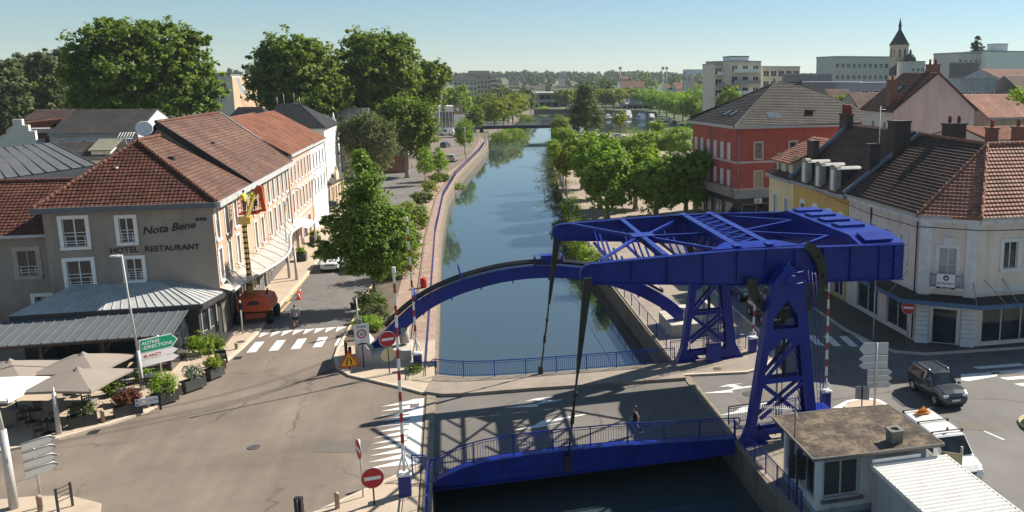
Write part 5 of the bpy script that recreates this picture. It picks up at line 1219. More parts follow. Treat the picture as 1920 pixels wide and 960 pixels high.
for p in (R1, R2): mb = MB(); mb.lathe([(.12, 0), (.05, .3), (.16, .5), (.04, .7), (.01, 1.1)], p, 8); mb.build('finial', BLACK, rb)
def skylight(root, pt, u, v, w_, h_, tilt=0.):
    p, u, v = Vector(pt), Vector(u).normalized(), Vector(v).normalized(); n = u.cross(v); vv = v
    if tilt: vv = (v*math.cos(tilt)+n*math.sin(tilt)).normalized(); 
    nn = u.cross(vv); o = p+n*.1
    if tilt: o = o + v*h_; vv = -(v*math.cos(tilt)-n*math.sin(tilt)); nn = -u.cross(vv); 
    mb = MB(); mb.plate([o, o+u*w_, o+u*w_+vv*h_, o+vv*h_], .12, u.cross(vv)); f = mb.build('skylight', BLACK, root)
    mb = MB(); k = .08; s_ = nn if nn.z > 0 else -nn; mb.plate([o+u*k+vv*k+s_*.065, o+u*(w_-k)+vv*k+s_*.065, o+u*(w_-k)+vv*(h_-k)+s_*.065, o+u*k+vv*(h_-k)+s_*.065], .012, s_); mb.build('pane', mat('skylight_glass', (.10, .12, .13), .1, spec=.9), f)
uf = Vector(e2)-Vector(e1); nf = uf.cross(Vector(R1)-Vector(e1)).normalized(); vf = nf.cross(uf).normalized(); uf.normalize()
base = Vector(e1)
skylight(rb, base+uf*5.6+vf*1.6, uf, vf, 1.9, 1.5); skylight(rb, base+uf*11.6+vf*2.3, uf, vf, 1.2, 1.2, R(28))
ul = Vector(e1)-Vector(e0); nl = ul.cross(Vector(R1)-Vector(e0)).normalized(); vl_ = nl.cross(ul).normalized(); ul.normalize()
for k in (8.6, 10.6): skylight(rb, Vector(e0)+ul*k+vl_*2.2, ul, vl_, .9, 1.4)
bl = MB(); q = frame_of(ra, rbp); bar(bl, q, 5.5, 14.8, 4.0, 4.15, .02, 1.0); bal = bl.build('balcony', GREYW, rb)
bl = MB(); bar(bl, q, 5.5, 14.8, 4.15, 5.1, .92, .98); bar(bl, q, 14.74, 14.8, 4.15, 5.1, .02, .92); bl.build('balustrade', mat('worn_balustrade', (.36, .30, .26), .9, var=.4, sc=5), bal)
ac = MB(); q2_ = frame_of(rbp, rc); bar(ac, q2_, 2.6, 3.6, 2.95, 3.55, .05, .4); aco = ac.build('air_conditioner', WHITE, rb)
ac = MB(); ac.cyl(q2_(3.0, 3.25, .4), q2_(3.0, 3.25, .44), .22, n=14); ac.build('fan_grille', ZINC, aco)
mb = MB(); mb.tube([q2_(.35, 12.5, .08), q2_(.35, 4.2, .08)], .06, 6); mb.build('drainpipe', ZINC, rb); mb = MB(); mb.tube([q(6.9, 12.5, .08), q(6.9, 4.2, .08)], .06, 6); mb.build('drainpipe', ZINC, rb)
# pink gable house
pg = thing('pink_gable_house', 'tall pink house with blank gable wall, dark roof and brick chimneys above the corner shop', 'house', (55, 93, 0))
PG = mat('plaster_old_pink', (.60, .455, .425), .9, var=.1, sc=.35, stain=.25)
gx0, gx1, gy, ge, gr = 49.9, 60.6, 90, 15.2, 19.5
mb = MB(); wall(mb, (gx0, gy), (gx1, gy), 0, ge); mb.poly([(gx0, gy, ge), (gx1, gy, ge), (55.4, gy, gr)]); wall(mb, (gx1, gy), (gx1, 98), 0, ge); wall(mb, (gx1, 98), (gx0, 98), 0, ge); mb.poly([(gx1, 98, ge), (gx0, 98, ge), (55.4, 98, gr)]); mb.build('gable_wall', PG, pg)
mb = MB(); sh_ = [(2.5, 3.4, 12.2, 13.8), (5.4, 6.3, 12.2, 13.8)]; wall(mb, (gx0, 98), (gx0, gy), 0, ge, sh_); mb.build('wall', PALE, pg)
for h in sh_: window(pg, (gx0, 98), (gx0, gy), h, WHITE, GLASS, fwid=.1)
mb = MB(); roof(mb, [(gx0-.4, 98, ge-.1), (gx0-.4, gy-.25, ge-.1), (55.4, gy-.25, gr+.1), (55.4, 98, gr+.1)]); roof(mb, [(gx1+.4, gy-.25, ge-.1), (gx1+.4, 98, ge-.1), (55.4, 98, gr+.09), (55.4, gy-.25, gr+.09)]); mb.build('roof', T_BRD, pg)
chimney(pg, 56.2, 92.5, 17.6, 20.4, 1.5, .8, BRKR, 2); chimney(pg, 50.6, 92, 14.8, 18.6, 1.0, 1.0, BRKR, 1)
skylight(pg, (52.2, 94.6, 17.1), (0, -1, 0), (5.5, 0, 4.3), 1.0, 1.2)
# roofs farther back
px_house('house', 'house with sunlit clay tiled roof right of the pink gable', (1803, 178), (1893, 175), (1812, 222), (1918, 220), 112, 105, T_RLT, mat('plaster_ochre_grey', (.33, .28, .22), .9, stain=.3))
px_house('house', 'row of clay tiled roof with brick chimneys just behind the corner shop', (1800, 236), (1990, 236), (1790, 262), (1990, 262), 74, 69, T_RLT, PALE)
px_house('house', 'house with dark brown roof between the red building and the pink gable', (1590, 175), (1655, 172), (1560, 215), (1640, 222), 132, 126, T_BRD, GREYW)
px_house('house', 'house with steep dark roof left of the pink gable', (1545, 168), (1590, 166), (1530, 200), (1592, 205), 150, 144, T_BRD, GREYW)
px_house('house', 'house with long pinkish tiled roof and rooflights above the blue grey wall', (1838, 130), (1960, 129), (1832, 148), (1960, 148), 178, 170, tiles('tiles_pinkish', (.42, .24, .19)), BLUEGREY)
px_house('house', 'house with dark gabled roof at the right edge above the clay roofs', (1882, 142), (1940, 142), (1872, 168), (1940, 170), 140, 135, T_BLK, mat('plaster_dark', (.16, .14, .13), .9, stain=.2), wins=[(2, 1.0, 1.6, .9)])
px_block('grey_block', 'long grey concrete block with white framed windows behind the pink gable', 1612, 1792, 157, 0, 160, 14, GREYW, {0: [(1.3, 1.8, 9, 1.6)]}, skew=4)
px_block('grey_block', 'plain grey rendered block between the flats and the long grey block', 1500, 1612, 156, 0, 172, 16, mat('render_grey_dark', (.25, .25, .25), .9, stain=.25), {0: [(5, 2.5, 2, 2.2)]}, skew=-6)
bb = px_block('grey_block', 'tall plain grey gabled hall with dark flank behind the red building roof', 1502, 1560, 140, 0, 190, 12, mat('render_grey_dark2', (.21, .21, .215), .9, stain=.25))
px_block('blue_grey_house', 'blue grey rendered house with four narrow windows right of the pink gable', 1800, 1868, 149, 0, 140, 9, BLUEGREY, {0: [(2.2, 1.6, 5, .8)]})
px_block('white_block', 'white flat roofed offices with small windows left of the church tower', 1566, 1668, 108, 0, 280, 16, mat('render_white', (.52, .51, .48), .9, stain=.12), {0: [(2, 1.6, 10, 1.3), (6, 1.6, 10, 1.3)]}, par=.5)
px_block('white_block', 'low white block right of the church tower', 1709, 1735, 116, 0, 270, 10, mat('render_white', (.52, .51, .48)), {0: [(2, 1.4, 3, 1.2)]})
px_block('white_block', 'big white building with blank flank and window bands at the upper right edge', 1797, 1856, 101, 0, 300, 18, mat('render_white', (.52, .51, .48)), {0: [(2.2, 2.2, 6, 1.3), (6.5, 2.2, 6, 1.3), (10.8, 2.2, 6, 1.3)]}, par=.6)
px_block('white_block', 'blank white lift housing and wall beside the big white building', 1852, 1990, 98, 0, 296, 16, WHITE, par=.5)
px_block('lift_housing', 'white rooftop plant room on the big white building', 1868, 1890, 83, 0, 300, 6, WHITE)
px_block('dark_chimney_house', 'dark grey rendered wall house below the big white building', 1812, 1836, 118, 0, 200, 8, mat('render_charcoal', (.15, .15, .15), .9, stain=.2))
# apartment blocks
def apartments(name, label, xl, xr, yt, Y, depth, rows, bays, wm, skew=0, balc=True):
    o = px_block(name, label, xl, xr, yt, 0, Y, depth, wm, {0: [(1.0+k*3.0, 1.7, bays, 1.8) for k in range(rows)]}, skew=skew)
    if balc:
        A, B = far(xl, yt, Y), far(xr, yt, Y+skew); q = frame_of(A, B); ln = (B.xy-A.xy).length
        for k in range(rows):
            z = A.z-2.9-k*3.0; mb = MB(); bar(mb, q, ln*.08, ln*.92, z, z+.18, .01, 1.3); bar(mb, q, ln*.08, ln*.92, z+.18, z+1.0, 1.2, 1.28); mb.build('balcony', GREYW if k % 2 else WHITE, o)
    return o
FL = mat('render_flats', (.60, .54, .44), .9, var=.06, sc=.3, stain=.12)
apartments('apartment_block', 'beige stepped apartment block with balconies behind the red building', 1368, 1427, 116, 228, 14, 6, 3, FL, skew=2)
apartments('apartment_block', 'pale left wing of the stepped apartment block with small balconies', 1340, 1369, 121, 232, 12, 6, 2, FL)
px_block('apartment_block', 'small rooftop storey with dark roof on the stepped apartment block', 1372, 1404, 107, 0, 232, 8, WHITE, rm=BLACK)
apartments('apartment_block', 'lower beige apartment block right of the stepped apartments', 1430, 1500, 126, 240, 12, 5, 5, FL, balc=False)
def slab_flats(label, rl, rr, el, er, Yr, Ye, wm, rows):
    return px_house('apartment_block', label, rl, rr, el, er, Yr, Ye, T_DK, wm, 'apartment block', wins=[(6, 1.4, 1.6, .9+2.9*k) for k in range(rows)], stepped=False)
slab_flats('long apartment slab with slate roof and brick gable on the far left bank', (850, 146), (893, 143), (848, 152), (896, 150), 520, 512, FL, 4)
slab_flats('taller apartment slab with chimneys behind the long slab on the far left bank', (879, 133), (918, 132), (878, 140), (922, 140), 560, 550, mat('render_brown', (.42, .33, .26), .9), 5)
slab_flats('pale slate roofed flats among trees on the far left bank', (905, 140), (930, 139), (903, 147), (934, 147), 600, 590, FL, 3)
slab_flats('cream pitched roof house beyond the far left bank trees', (953, 151), (972, 151), (948, 160), (976, 160), 620, 612, PALE, 2)
# canal-end buildings
px_block('library', 'low modern grey building with long dark window bands at the head of the canal', 1008, 1050, 174, 0, 560, 20, GREYW, {0: [(1.2, 3, 3, 12), (6, 3, 3, 12)]}, rm=WHITE, overhang=1.2)
px_block('library', 'white modern hall with sloping slate roof at the head of the canal', 1050, 1082, 168, 0, 570, 20, WHITE)
px_house('house', 'white gabled building with broad dark slate roof behind the canal head', (1040, 161), (1074, 161), (1036, 172), (1078, 172), 600, 590, T_DK, WHITE, stepped=False)
px_house('house', 'long grey roofed terrace left of the canal head', (985, 160), (1020, 160), (978, 168), (1022, 168), 640, 630, T_GRY, PALE, stepped=False)
chm = thing('church', 'small distant church with pale pointed bell tower left of centre on the horizon', 'church', far(1053, 160, 680))
p = far(1053, 160, 680); mb = MB(); mb.box((p.x-2.3, p.y-2.3, 0), (p.x+2.3, p.y+2.3, far(1053, 148, 680).z)); mb.build('bell_tower', PALE, chm)
mb = MB(); z = far(1053, 148, 680).z; mb.loft([[(p.x-2.4, p.y-2.4, z), (p.x+2.4, p.y-2.4, z), (p.x+2.4, p.y+2.4, z), (p.x-2.4, p.y+2.4, z)], [(p.x-.1, p.y-.1, z+6.5), (p.x+.1, p.y-.1, z+6.5), (p.x+.1, p.y+.1, z+6.5), (p.x-.1, p.y+.1, z+6.5)]]); mb.build('spire', ZINCL, chm)
hb = px_house('harbour_office', 'low harbour office with grey roof and glazed front beside the boat basin', (1168, 185), (1214, 185), (1160, 195), (1217, 195), 530, 522, mat('grey_roof_sheet', (.3, .28, .26), .8), BLUEGREY, 'harbour office', wins=[(5, 7, 2.8, .9)], stepped=False)
for lab, rl, rr, el, er, Yr, rm, wm in (
    ('white gabled house with long dark brown roof behind the clipped trees', (1160, 152), (1205, 152), (1158, 164), (1205, 164), 560, T_BRD, WHITE),
    ('pink gabled house with orange roof right of the distant poplars', (1262, 155), (1278, 154), (1252, 167), (1282, 167), 520, T_ORA, PALE),
    ('house with dark slate roof right of the orange roofed house', (1284, 153), (1306, 151), (1274, 167), (1310, 167), 500, T_DK, PALE),
    ('small brown roofed house left of the orange roofed house', (1244, 158), (1256, 157), (1234, 167), (1258, 167), 530, T_BRD, WHITE),
    ('ochre blockhouse roof above the distant trees right of the poplars', (1160, 142), (1182, 142), (1156, 148), (1184, 148), 700, T_BRD, mat('plaster_rose', (.5, .34, .28), .9))):
    px_house('house', lab, rl, rr, el, er, Yr, Yr-8, rm, wm, stepped=False)
# big church, right
ct = thing('church', 'tall church with slate spire and arched belfry above the grey blocks', 'church', (167, 300, 0))
cx, cy = far(1686, 90, 300).x, 300; zs = 31.2
mb = MB(); wall(mb, (cx-2.6, cy-2.6), (cx+2.6, cy-2.6), 0, zs, [(1.1, 1.9, 26.6, 29.6), (3.3, 4.1, 26.6, 29.6)]); wall(mb, (cx-2.6, cy+2.6), (cx-2.6, cy-2.6), 0, zs, [(1.1, 1.9, 26.6, 29.6), (3.3, 4.1, 26.6, 29.6)]); wall(mb, (cx+2.6, cy-2.6), (cx+2.6, cy+2.6), 0, zs); wall(mb, (cx+2.6, cy+2.6), (cx-2.6, cy+2.6), 0, zs); mb.build('belfry', STONE, ct)
for a, b in (((cx-2.6, cy-2.6), (cx+2.6, cy-2.6)), ((cx-2.6, cy+2.6), (cx-2.6, cy-2.6))):
    for h in ((1.1, 1.9, 26.6, 29.6), (3.3, 4.1, 26.6, 29.6)): window(ct, a, b, h, STONE, BLACK, fwid=.25, arch=.5, mull=0, name='belfry_opening')
mb = MB()
sq = lambda r, z: [(cx+r*sx, cy+r*sy, z) for sx, sy in ((-1, -1), (1, -1), (1, 1), (-1, 1))]
mb.loft([sq(2.85, zs), sq(1.95, zs+1.9), sq(.42, zs+5.6), sq(.36, zs+6.7), sq(.5, zs+6.8), sq(.05, zs+10)]); mb.build('spire', T_DK, ct)
mb = MB(); mb.box((cx-2.8, cy-2.8, zs-.4), (cx+2.8, cy+2.8, zs)); mb.box((cx-2.75, cy-2.75, 25.6), (cx+2.75, cy+2.75, 26)); mb.build('string_course', STONE, ct)
mb = MB(); mb.loft([[(cx-9, cy-10, 19.6), (cx+9, cy-10, 19.6), (cx+9, cy-3, 19.6), (cx-9, cy-3, 19.6)], [(cx-2.4, cy-7, 25.2), (cx+2.4, cy-7, 25.2), (cx+2.4, cy-6, 25.2), (cx-2.4, cy-6, 25.2)]]); mb.build('nave_roof', T_DK, ct)
mb = MB(); mb.box((cx-8.6, cy-9.7, 0), (cx+8.6, cy-3.2, 19.6)); mb.build('nave', STONE, ct)
mb = MB(); mb.lathe([(2.2, 24.6), (2.1, 26.2), (1.2, 27.5), (.5, 27.9), (.45, 28.8), (.05, 29.6)], (cx+1.8, cy-5.5, 0), 12); mb.build('turret', T_DK, ct)
# footbridge
fbr = thing('footbridge', 'dark blue steel footbridge with slim railings crossing the canal in the distance', 'footbridge', (22, 311, 0))
mb = MB(); mb.box((9, 309.6, 1.1), (36.5, 312.4, 2.2)); mb.build('deck_girder', mat('navy_steel', (.01, .013, .055), .5), fbr)
railing(fbr, [(6.5, 309.7, 2.2), (36.5, 309.7, 2.2)], m=ZINC, balusters=False, post=4); railing(fbr, [(6.5, 312.2, 2.2), (36.5, 312.2, 2.2)], m=ZINC, balusters=False, post=4)
mb = MB(); mb.box((10.2, 309.8, -1.8), (11.4, 312.2, 1.1)); mb.build('pier', MATS['navy_steel'], fbr); mb = MB(); mb.box((35.2, 309.8, -1.8), (36.4, 312.2, 1.1)); mb.build('pier', MATS['navy_steel'], fbr)
mb = MB(); mb.box((4.5, 310, .02), (9, 312, 1.9)); mb.build('ramp', ZINC, fbr)
# ---- control cabin
cab = thing('control_cabin', 'bridge keeper cabin with flat gravel roof, white walls and wide dark windows', 'cabin', (17.5, 35.5, 0))
cwh = mat('cabin_white', (.62, .62, .60), .8, var=.08, sc=1, stain=.25)
cx0, cx1, cy0, cy1, czt = 14.65, 20.0, 31.9, 35.7, 2.86
fh_ = [(.35, 2.0, .85, 2.5)]; sh_ = [(.35, 1.25, .7, 2.55), (1.45, 2.3, .7, 2.55), (2.5, 3.55, .7, 2.55)]
mb = MB(); wall(mb, (cx0, cy0), (cx1, cy0), 0, czt, fh_); wall(mb, (cx0, cy1), (cx0, cy0), 0, czt, sh_); wall(mb, (cx1, cy0), (cx1, cy1), 0, czt); wall(mb, (cx1, cy1), (cx0, cy1), 0, czt, [(.5, 1.4, .0, 2.2), (2.5, 4.5, .9, 2.3)]); mb.build('wall', cwh, cab)
STEELF = mat('window_alu', (.42, .42, .41), .5)
window(cab, (cx0, cy0), (cx1, cy0), fh_[0], STEELF, mat('tinted_glass', (.06, .065, .06), .12), fwid=.07, proud=.03)
for h in sh_: window(cab, (cx0, cy1), (cx0, cy0), h, STEELF, GLASS, fwid=.06, proud=.02, mull=0, sill=False)
window(cab, (cx1, cy1), (cx0, cy1), (2.5, 4.5, .9, 2.3), STEELF, GLASS, fwid=.06)
mb = MB(); mb.box((14.85, 31.72, .62), (16.85, 31.88, .76)); mb.build('window_ledge', mat('worn_ledge', (.16, .15, .14), .9, fine=.3, stain=.3), cab)
mb = MB(); mb.box((cx0-.05, cy0-.05, -.0), (cx1+.02, cy1+.05, .28)); mb.build('plinth', mat('plinth_grey', (.30, .33, .36), .9, stain=.3), cab)
def gravel():
    mt, n, b = nodes_of('roof_gravel'); co = coords(n)
    c = ramp(n, noise(n, co, 1.1, 7, .75), [(.36, (.045, .037, .03)), (.5, (.13, .10, .075)), (.62, (.30, .225, .15))])
    c = mixrgb(n, ramp(n, noise(n, co, 26, 3, .8), [(.4, (0, 0, 0)), (.6, (1, 1, 1))]), mixrgb(n, 1., c, (.4, .38, .36), 'MULTIPLY'), c)
    L(n, c, b.inputs['Base Color']); b.inputs['Roughness'].default_value = .95
    bump(n, b, noise(n, co, 22, 3, .8), 1., .05); return mt
mb = MB(); mb.prism([(14.2, 36.15), (14.22, 31.35), (16.6, 31.25), (20.45, 31.2), (20.3, 36.0), (17, 36.25)], czt, 3.0); ro = mb.build('roof', gravel(), cab)
mb = MB()
rg = [(14.2, 36.15), (14.22, 31.35), (16.6, 31.25), (20.45, 31.2), (20.3, 36.0), (17, 36.25)]
for a, b in zip(rg, rg[1:]+rg[:1]): mb.beam((*a, 2.96), (*b, 2.96), .06, .12)
mb.build('roof_edge', mat('roof_edge_grey', (.2, .18, .16), .9, fine=.3), ro)
rng = random.Random(3); mb = MB()                                             # moss and litter lying on the roof
for k in range(170):
    x, y = rng.uniform(14.4, 20.1), rng.uniform(31.5, 35.9); a = rng.uniform(0, 6.28); s = rng.uniform(.015, .05)
    mb.mesh([(x+s*2*math.cos(a), y+s*2*math.sin(a), 3.002), (x+s*math.cos(a+2), y+s*math.sin(a+2), 3.004), (x, y, 3.0+s*.35), (x+s*math.cos(a-2), y+s*math.sin(a-2), 3.004)], [(0, 1, 2), (0, 2, 3)])
mo_ = mb.build('roof_litter', mat('dry_litter', (.36, .27, .18), .95, var=.4, sc=2), ro); mo_['kind'] = 'stuff'
mb = MB(); mb.box((18.15, 31.75, 3.0), (18.7, 32.3, 3.5)); mb.box((18.1, 31.7, 3.5), (18.75, 31.85, 3.6)); mb.box((18.1, 32.2, 3.5), (18.75, 32.35, 3.6)); mb.box((18.1, 31.85, 3.5), (18.25, 32.2, 3.6)); mb.box((18.6, 31.85, 3.5), (18.75, 32.2, 3.6)); mb.build('chimney', mat('chimney_concrete', (.2, .185, .165), .95, fine=.35, bmp=.5), ro)
an = thing('container_annex', 'grey metal annex with white ribbed roof attached below the control cabin', 'annex', (18.6, 27, 0))
mb = MB(); wall(mb, (16.95, 31.15), (16.75, 20), 0, 2.42); wall(mb, (20.45, 20), (20.45, 31.15), 0, 2.42); wall(mb, (16.75, 20), (20.45, 20), 0, 2.42); mb.build('wall', mat('annex_grey', (.38, .38, .37), .6, var=.1, stain=.3), an)
mb = MB(); n = 40
pts = [];
for k in range(n*4+1):
    f = k/(n*4); y = 31.18-f*11.2; z = 2.46 + (.06 if (k % 4) in (1, 2) else 0); pts.append((y, z))
for (ya, za), (yb, zb) in zip(pts, pts[1:]): mb.poly([(16.9, ya, za), (16.9, yb, zb), (20.55, yb, zb), (20.55, ya, za)])
mb.box((16.86, 20, 2.3), (16.92, 31.18, 2.5)); mb.box((20.5, 20, 2.3), (20.56, 31.18, 2.5)); mb.build('ribbed_roof', mat('white_sheet', (.66, .64, .6), .5, var=.1, sc=1, stain=.15), an)
mb = MB(); mb.box((16.95, 31.2, 2.5), (19.3, 31.3, 2.68)); mb.build('ridge_flashing', WHITE, an)
at_ = thing('antenna', 'slim mast with white comb aerial standing at the canal side of the control cabin', 'antenna', (14.3, 33.6, 0))
mb = MB(); mb.cyl((14.3, 33.6, 0), (14.3, 33.6, 4.95), .022, n=6); mb.build('mast', BLACK, at_)
mb = MB(); a, b = Vector((14.3, 33.6, 4.35)), Vector((12.8, 33.9, 4.5)); mb.cyl(a, b, .012, n=5)
for k in range(15): p = a.lerp(b, .12+k*.062); mb.cyl(p+Vector((.02, .12, .07)), p-Vector((.02, .12, .07)), .008, n=4)
for s_ in (-1, 1):
    for k in range(4): p = a+Vector((.02+.03*k, 0, 0)); mb.cyl(p+Vector((0, -.15, s_*(.08+.09*k))), p+Vector((0, .15, s_*(.08+.09*k))), .009, n=4)
    mb.cyl(a, a+Vector((.14, 0, s_*.38)), .01, n=4)
mb.build('comb_aerial', WHITE, at_)
# ================================================================== vegetation
def leaf_cloud(name, ells, n, size, seed, m, parent, bias=.35, clump=None, flat=.5, shell=(.45, 1.0), droop=0.):
    """a crown of separate leaf-sized faces gathered in clumps through the volume of a few ellipsoids"""
    r = np.random.default_rng(seed); E_ = np.array(ells, float)                   # cx cy cz rx ry rz
    wgt = (E_[:, 3]*E_[:, 4]*E_[:, 5])**.7; wgt /= wgt.sum()
    per = 18; n = int(n*1.7); size = size*.84; nc = max(8, n//per); ki = r.choice(len(E_), nc, p=wgt); e = E_[ki]
    d = r.normal(size=(nc, 3)); d /= np.linalg.norm(d, axis=1)[:, None]
    rad = shell[0] + (shell[1]-shell[0])*r.random((nc, 1))**.55
    rad *= 1 + .14*r.normal(size=(nc, 1))
    c = e[:, :3] + d*e[:, 3:]*rad
    cr = (clump or .30)*np.minimum(e[:, 3:].mean(1), 3.4)*(.6+.8*r.random(nc))
    off = r.normal(size=(nc, per, 3)); off /= (np.linalg.norm(off, axis=2)[..., None]+1e-6); off *= r.random((nc, per, 1))**.45
    p = c[:, None, :] + off*cr[:, None, None]*np.array([1, 1, .75])
    p[:, :, 2] -= droop*r.random((nc, per))*cr[:, None]
    nrm = off*.8 + d[:, None, :]*bias + np.array([0, 0, flat]) + r.normal(size=(nc, per, 3))*.5
    nrm /= np.linalg.norm(nrm, axis=2)[..., None]
    p = p.reshape(-1, 3); nrm = nrm.reshape(-1, 3); N = len(p)
    a = np.cross(nrm, r.normal(size=(N, 3))); a /= np.linalg.norm(a, axis=1)[:, None]+1e-6; b = np.cross(nrm, a)
    s = size*(.6+.8*r.random((N, 1)))*.5
    a, b = a*s*1.25, b*s*.8
    V = np.stack([p-a, p-b*.9+nrm*s*.1, p+a, p+b*.9+nrm*s*.1], 1).reshape(-1, 3)
    me = bpy.data.meshes.new(name); me.vertices.add(N*4); me.vertices.foreach_set('co', V.ravel().astype(np.float32))
    me.loops.add(N*4); me.loops.foreach_set('vertex_index', np.arange(N*4, dtype=np.int32))
    me.polygons.add(N); me.polygons.foreach_set('loop_start', np.arange(0, N*4, 4, dtype=np.int32))
    try: me.polygons.foreach_set('loop_total', np.full(N, 4, np.int32))
    except Exception: pass
    me.update(calc_edges=True); me.validate(); me.materials.append(m)
    o = bpy.data.objects.new(name, me); COL.objects.link(o)
    if parent: o.parent = parent; ORG[o.name] = ORG[parent.name]
    return o
BARK = mat('bark', (.16, .12, .085), .95, var=.3, sc=2, fine=.3, bsc=8, bmp=.6)
BARKP = mat('plane_bark', (.27, .24, .18), .9, var=.35, sc=2.5, fine=.2)
BIRCH = mat('birch_bark', (.5, .48, .44), .8, var=.35, sc=4)
LF_DK = leaf('leaf_deep_green', (.06, .10, .024), (.12, .17, .04))
LF_MD = leaf('leaf_mid_green', (.095, .15, .022), (.20, .27, .042))
LF_LT = leaf('leaf_fresh_green', (.14, .235, .026), (.29, .42, .055))
LF_ST = leaf('leaf_street_plane', (.10, .17, .025), (.22, .32, .06))
LF_YG = leaf('leaf_yellow_green', (.13, .19, .02), (.29, .31, .04))
LF_GR = leaf('leaf_grey_green', (.10, .125, .06), (.18, .205, .105))
LF_BG = leaf('leaf_blue_green', (.10, .14, .12), (.2, .25, .21))
LF_RD = leaf('leaf_copper', (.10, .035, .022), (.22, .085, .05))
LF_CN = leaf('leaf_conifer', (.014, .03, .014), (.035, .06, .028), .15)
def trunk_mesh(base_r, h, tips, seed, m, parent, lean=(0, 0)):
    rg = random.Random(seed); mb = MB()
    path = [Vector((lean[0]*t*h+rg.uniform(-.06, .06)*h*.1*(t > 0), lean[1]*t*h+rg.uniform(-.06, .06)*h*.1*(t > 0), h*t)) for t in (0, .1, .35, .65, 1)]
    mb.tube(path, [base_r*1.45, base_r*1.05, base_r*.88, base_r*.78, base_r*.6], 9)
    o = mb.build('trunk', m, parent, (0, 0, 0)); 
    for t in tips:
        t = Vector(t); s = path[-1].lerp(path[-2], rg.random()*.6); mid = s.lerp(t, .5)+Vector((0, 0, .12*(t-s).length)); lb = MB()
        lb.tube([s, mid, t], [base_r*.48, base_r*.3, base_r*.08], 6); lb.build('limb', m, o, (0, 0, 0))
    return o
def tree(name, label, loc, ells, n, size, lm, tr=.3, th=3., bark=BARK, group=None, seed=1, cat='tree', **k):
    o = thing(name, label, cat, (0, 0, 0), group)
    leaf_cloud('crown', ells, n, size, seed, lm, o, **k)
    if tr: trunk_mesh(tr, th, [(e[0]*.7, e[1]*.7, e[2]+e[5]*.25) for e in ells[:6]], seed, bark, o)
    o.location = loc; ORG[o.name] = Vector(loc)
    return o
def crown(rx, rz, cz, k=7, seed=0, ry=None, top=.75):
    """a lumpy crown: one core and k lobes"""
    rg = random.Random(seed); ry = ry or rx; out = [(0, 0, cz, rx*.72, ry*.72, rz*.78)]
    for i in range(k):
        a = i*2.4+rg.uniform(-.3, .3); f = rg.uniform(.42, .66); z = cz+rz*rg.uniform(-.55, top)*1.0
        s = rg.uniform(.34, .52); out.append((math.cos(a)*rx*f, math.sin(a)*ry*f, z, rx*s, ry*s, rz*s*.8))
    return out
# -- the great plane trees behind the hotel (crown outlines from several lobes at their own distance)
def px_tree(name, label, lobes, Y, n, size, lm, base_px, seed, tr=.8, group=None, depth=.8, **k):
    """lobes = (x, y, rx, ry) as seen; each becomes an ellipsoid at the distance Y, as deep as it is wide"""
    s = Y/F_PX; loc = far(base_px, 400, Y); loc.z = 0; E_ = []; rg = random.Random(seed)
    for x, y, rx, ry in lobes:
        p = far(x, y, Y); E_.append((p.x-loc.x, rg.uniform(-.5, .5)*rx*s*depth, p.z, rx*s, rx*s*depth, ry*s))
    th = max(3, min(e[2]-e[5]*.3 for e in E_))
    return tree(name, label, loc, E_, n, size, lm, tr, th, BARKP, group, seed, **k)
G1 = 'great plane trees behind the hotel street'
px_tree('plane_tree', 'biggest spreading plane tree standing behind the grey tiled roofs', [(255, 130, 95, 75), (230, 75, 55, 38), (300, 85, 55, 38), (350, 110, 40, 45), (180, 130, 48, 60), (205, 175, 60, 40), (330, 165, 62, 48), (375, 165, 36, 46), (285, 60, 22, 20), (368, 76, 18, 20), (150, 105, 18, 16), (215, 52, 26, 16), (395, 185, 26, 30)], 175, 17000, .75, LF_MD, 265, 11, 1.0, G1)
px_tree('plane_tree', 'dark broad plane tree right of the mural wall', [(555, 125, 62, 55), (520, 130, 42, 50), (590, 115, 30, 36), (555, 90, 36, 18), (498, 100, 14, 12), (500, 165, 34, 40), (570, 180, 58, 42), (620, 175, 38, 44), (600, 145, 32, 34), (530, 185, 40, 26)], 190, 14000, .8, LF_MD, 560, 12, .9, G1)
px_tree('plane_tree', 'tall rounded plane tree rising above the birch tree', [(705, 120, 62, 55), (690, 85, 40, 22), (740, 90, 36, 24), (765, 110, 22, 30), (660, 135, 38, 40), (680, 165, 52, 38), (740, 150, 40, 45), (690, 190, 40, 26), (645, 150, 22, 20)], 200, 14000, .8, LF_MD, 705, 13, .9, G1)
px_tree('plane_tree', 'smaller plane tree right of the tall rounded one', [(805, 150, 28, 34), (815, 132, 22, 14), (790, 180, 24, 26), (835, 140, 12, 12), (812, 190, 20, 20)], 215, 5000, .8, LF_MD, 808, 14, .6, G1)
px_tree('round_tree', 'dense dark rounded tree between the birch and the saplings', [(765, 230, 48, 45), (740, 212, 32, 28), (790, 225, 26, 34), (755, 200, 26, 15), (770, 262, 42, 28), (725, 235, 26, 28)], 172, 9000, .55, LF_MD, 768, 15, .4)
px_tree('birch_tree', 'drooping pale birch tree behind the foreground tree', [(685, 245, 36, 36), (665, 258, 26, 38), (712, 268, 26, 40), (690, 225, 24, 18), (650, 250, 14, 26), (725, 250, 16, 28)], 150, 8000, .36, LF_GR, 668, 16, .22, droop=1.6, bias=.1)
bpy.data.objects['birch_tree'].children[1].data.materials[0] = BIRCH
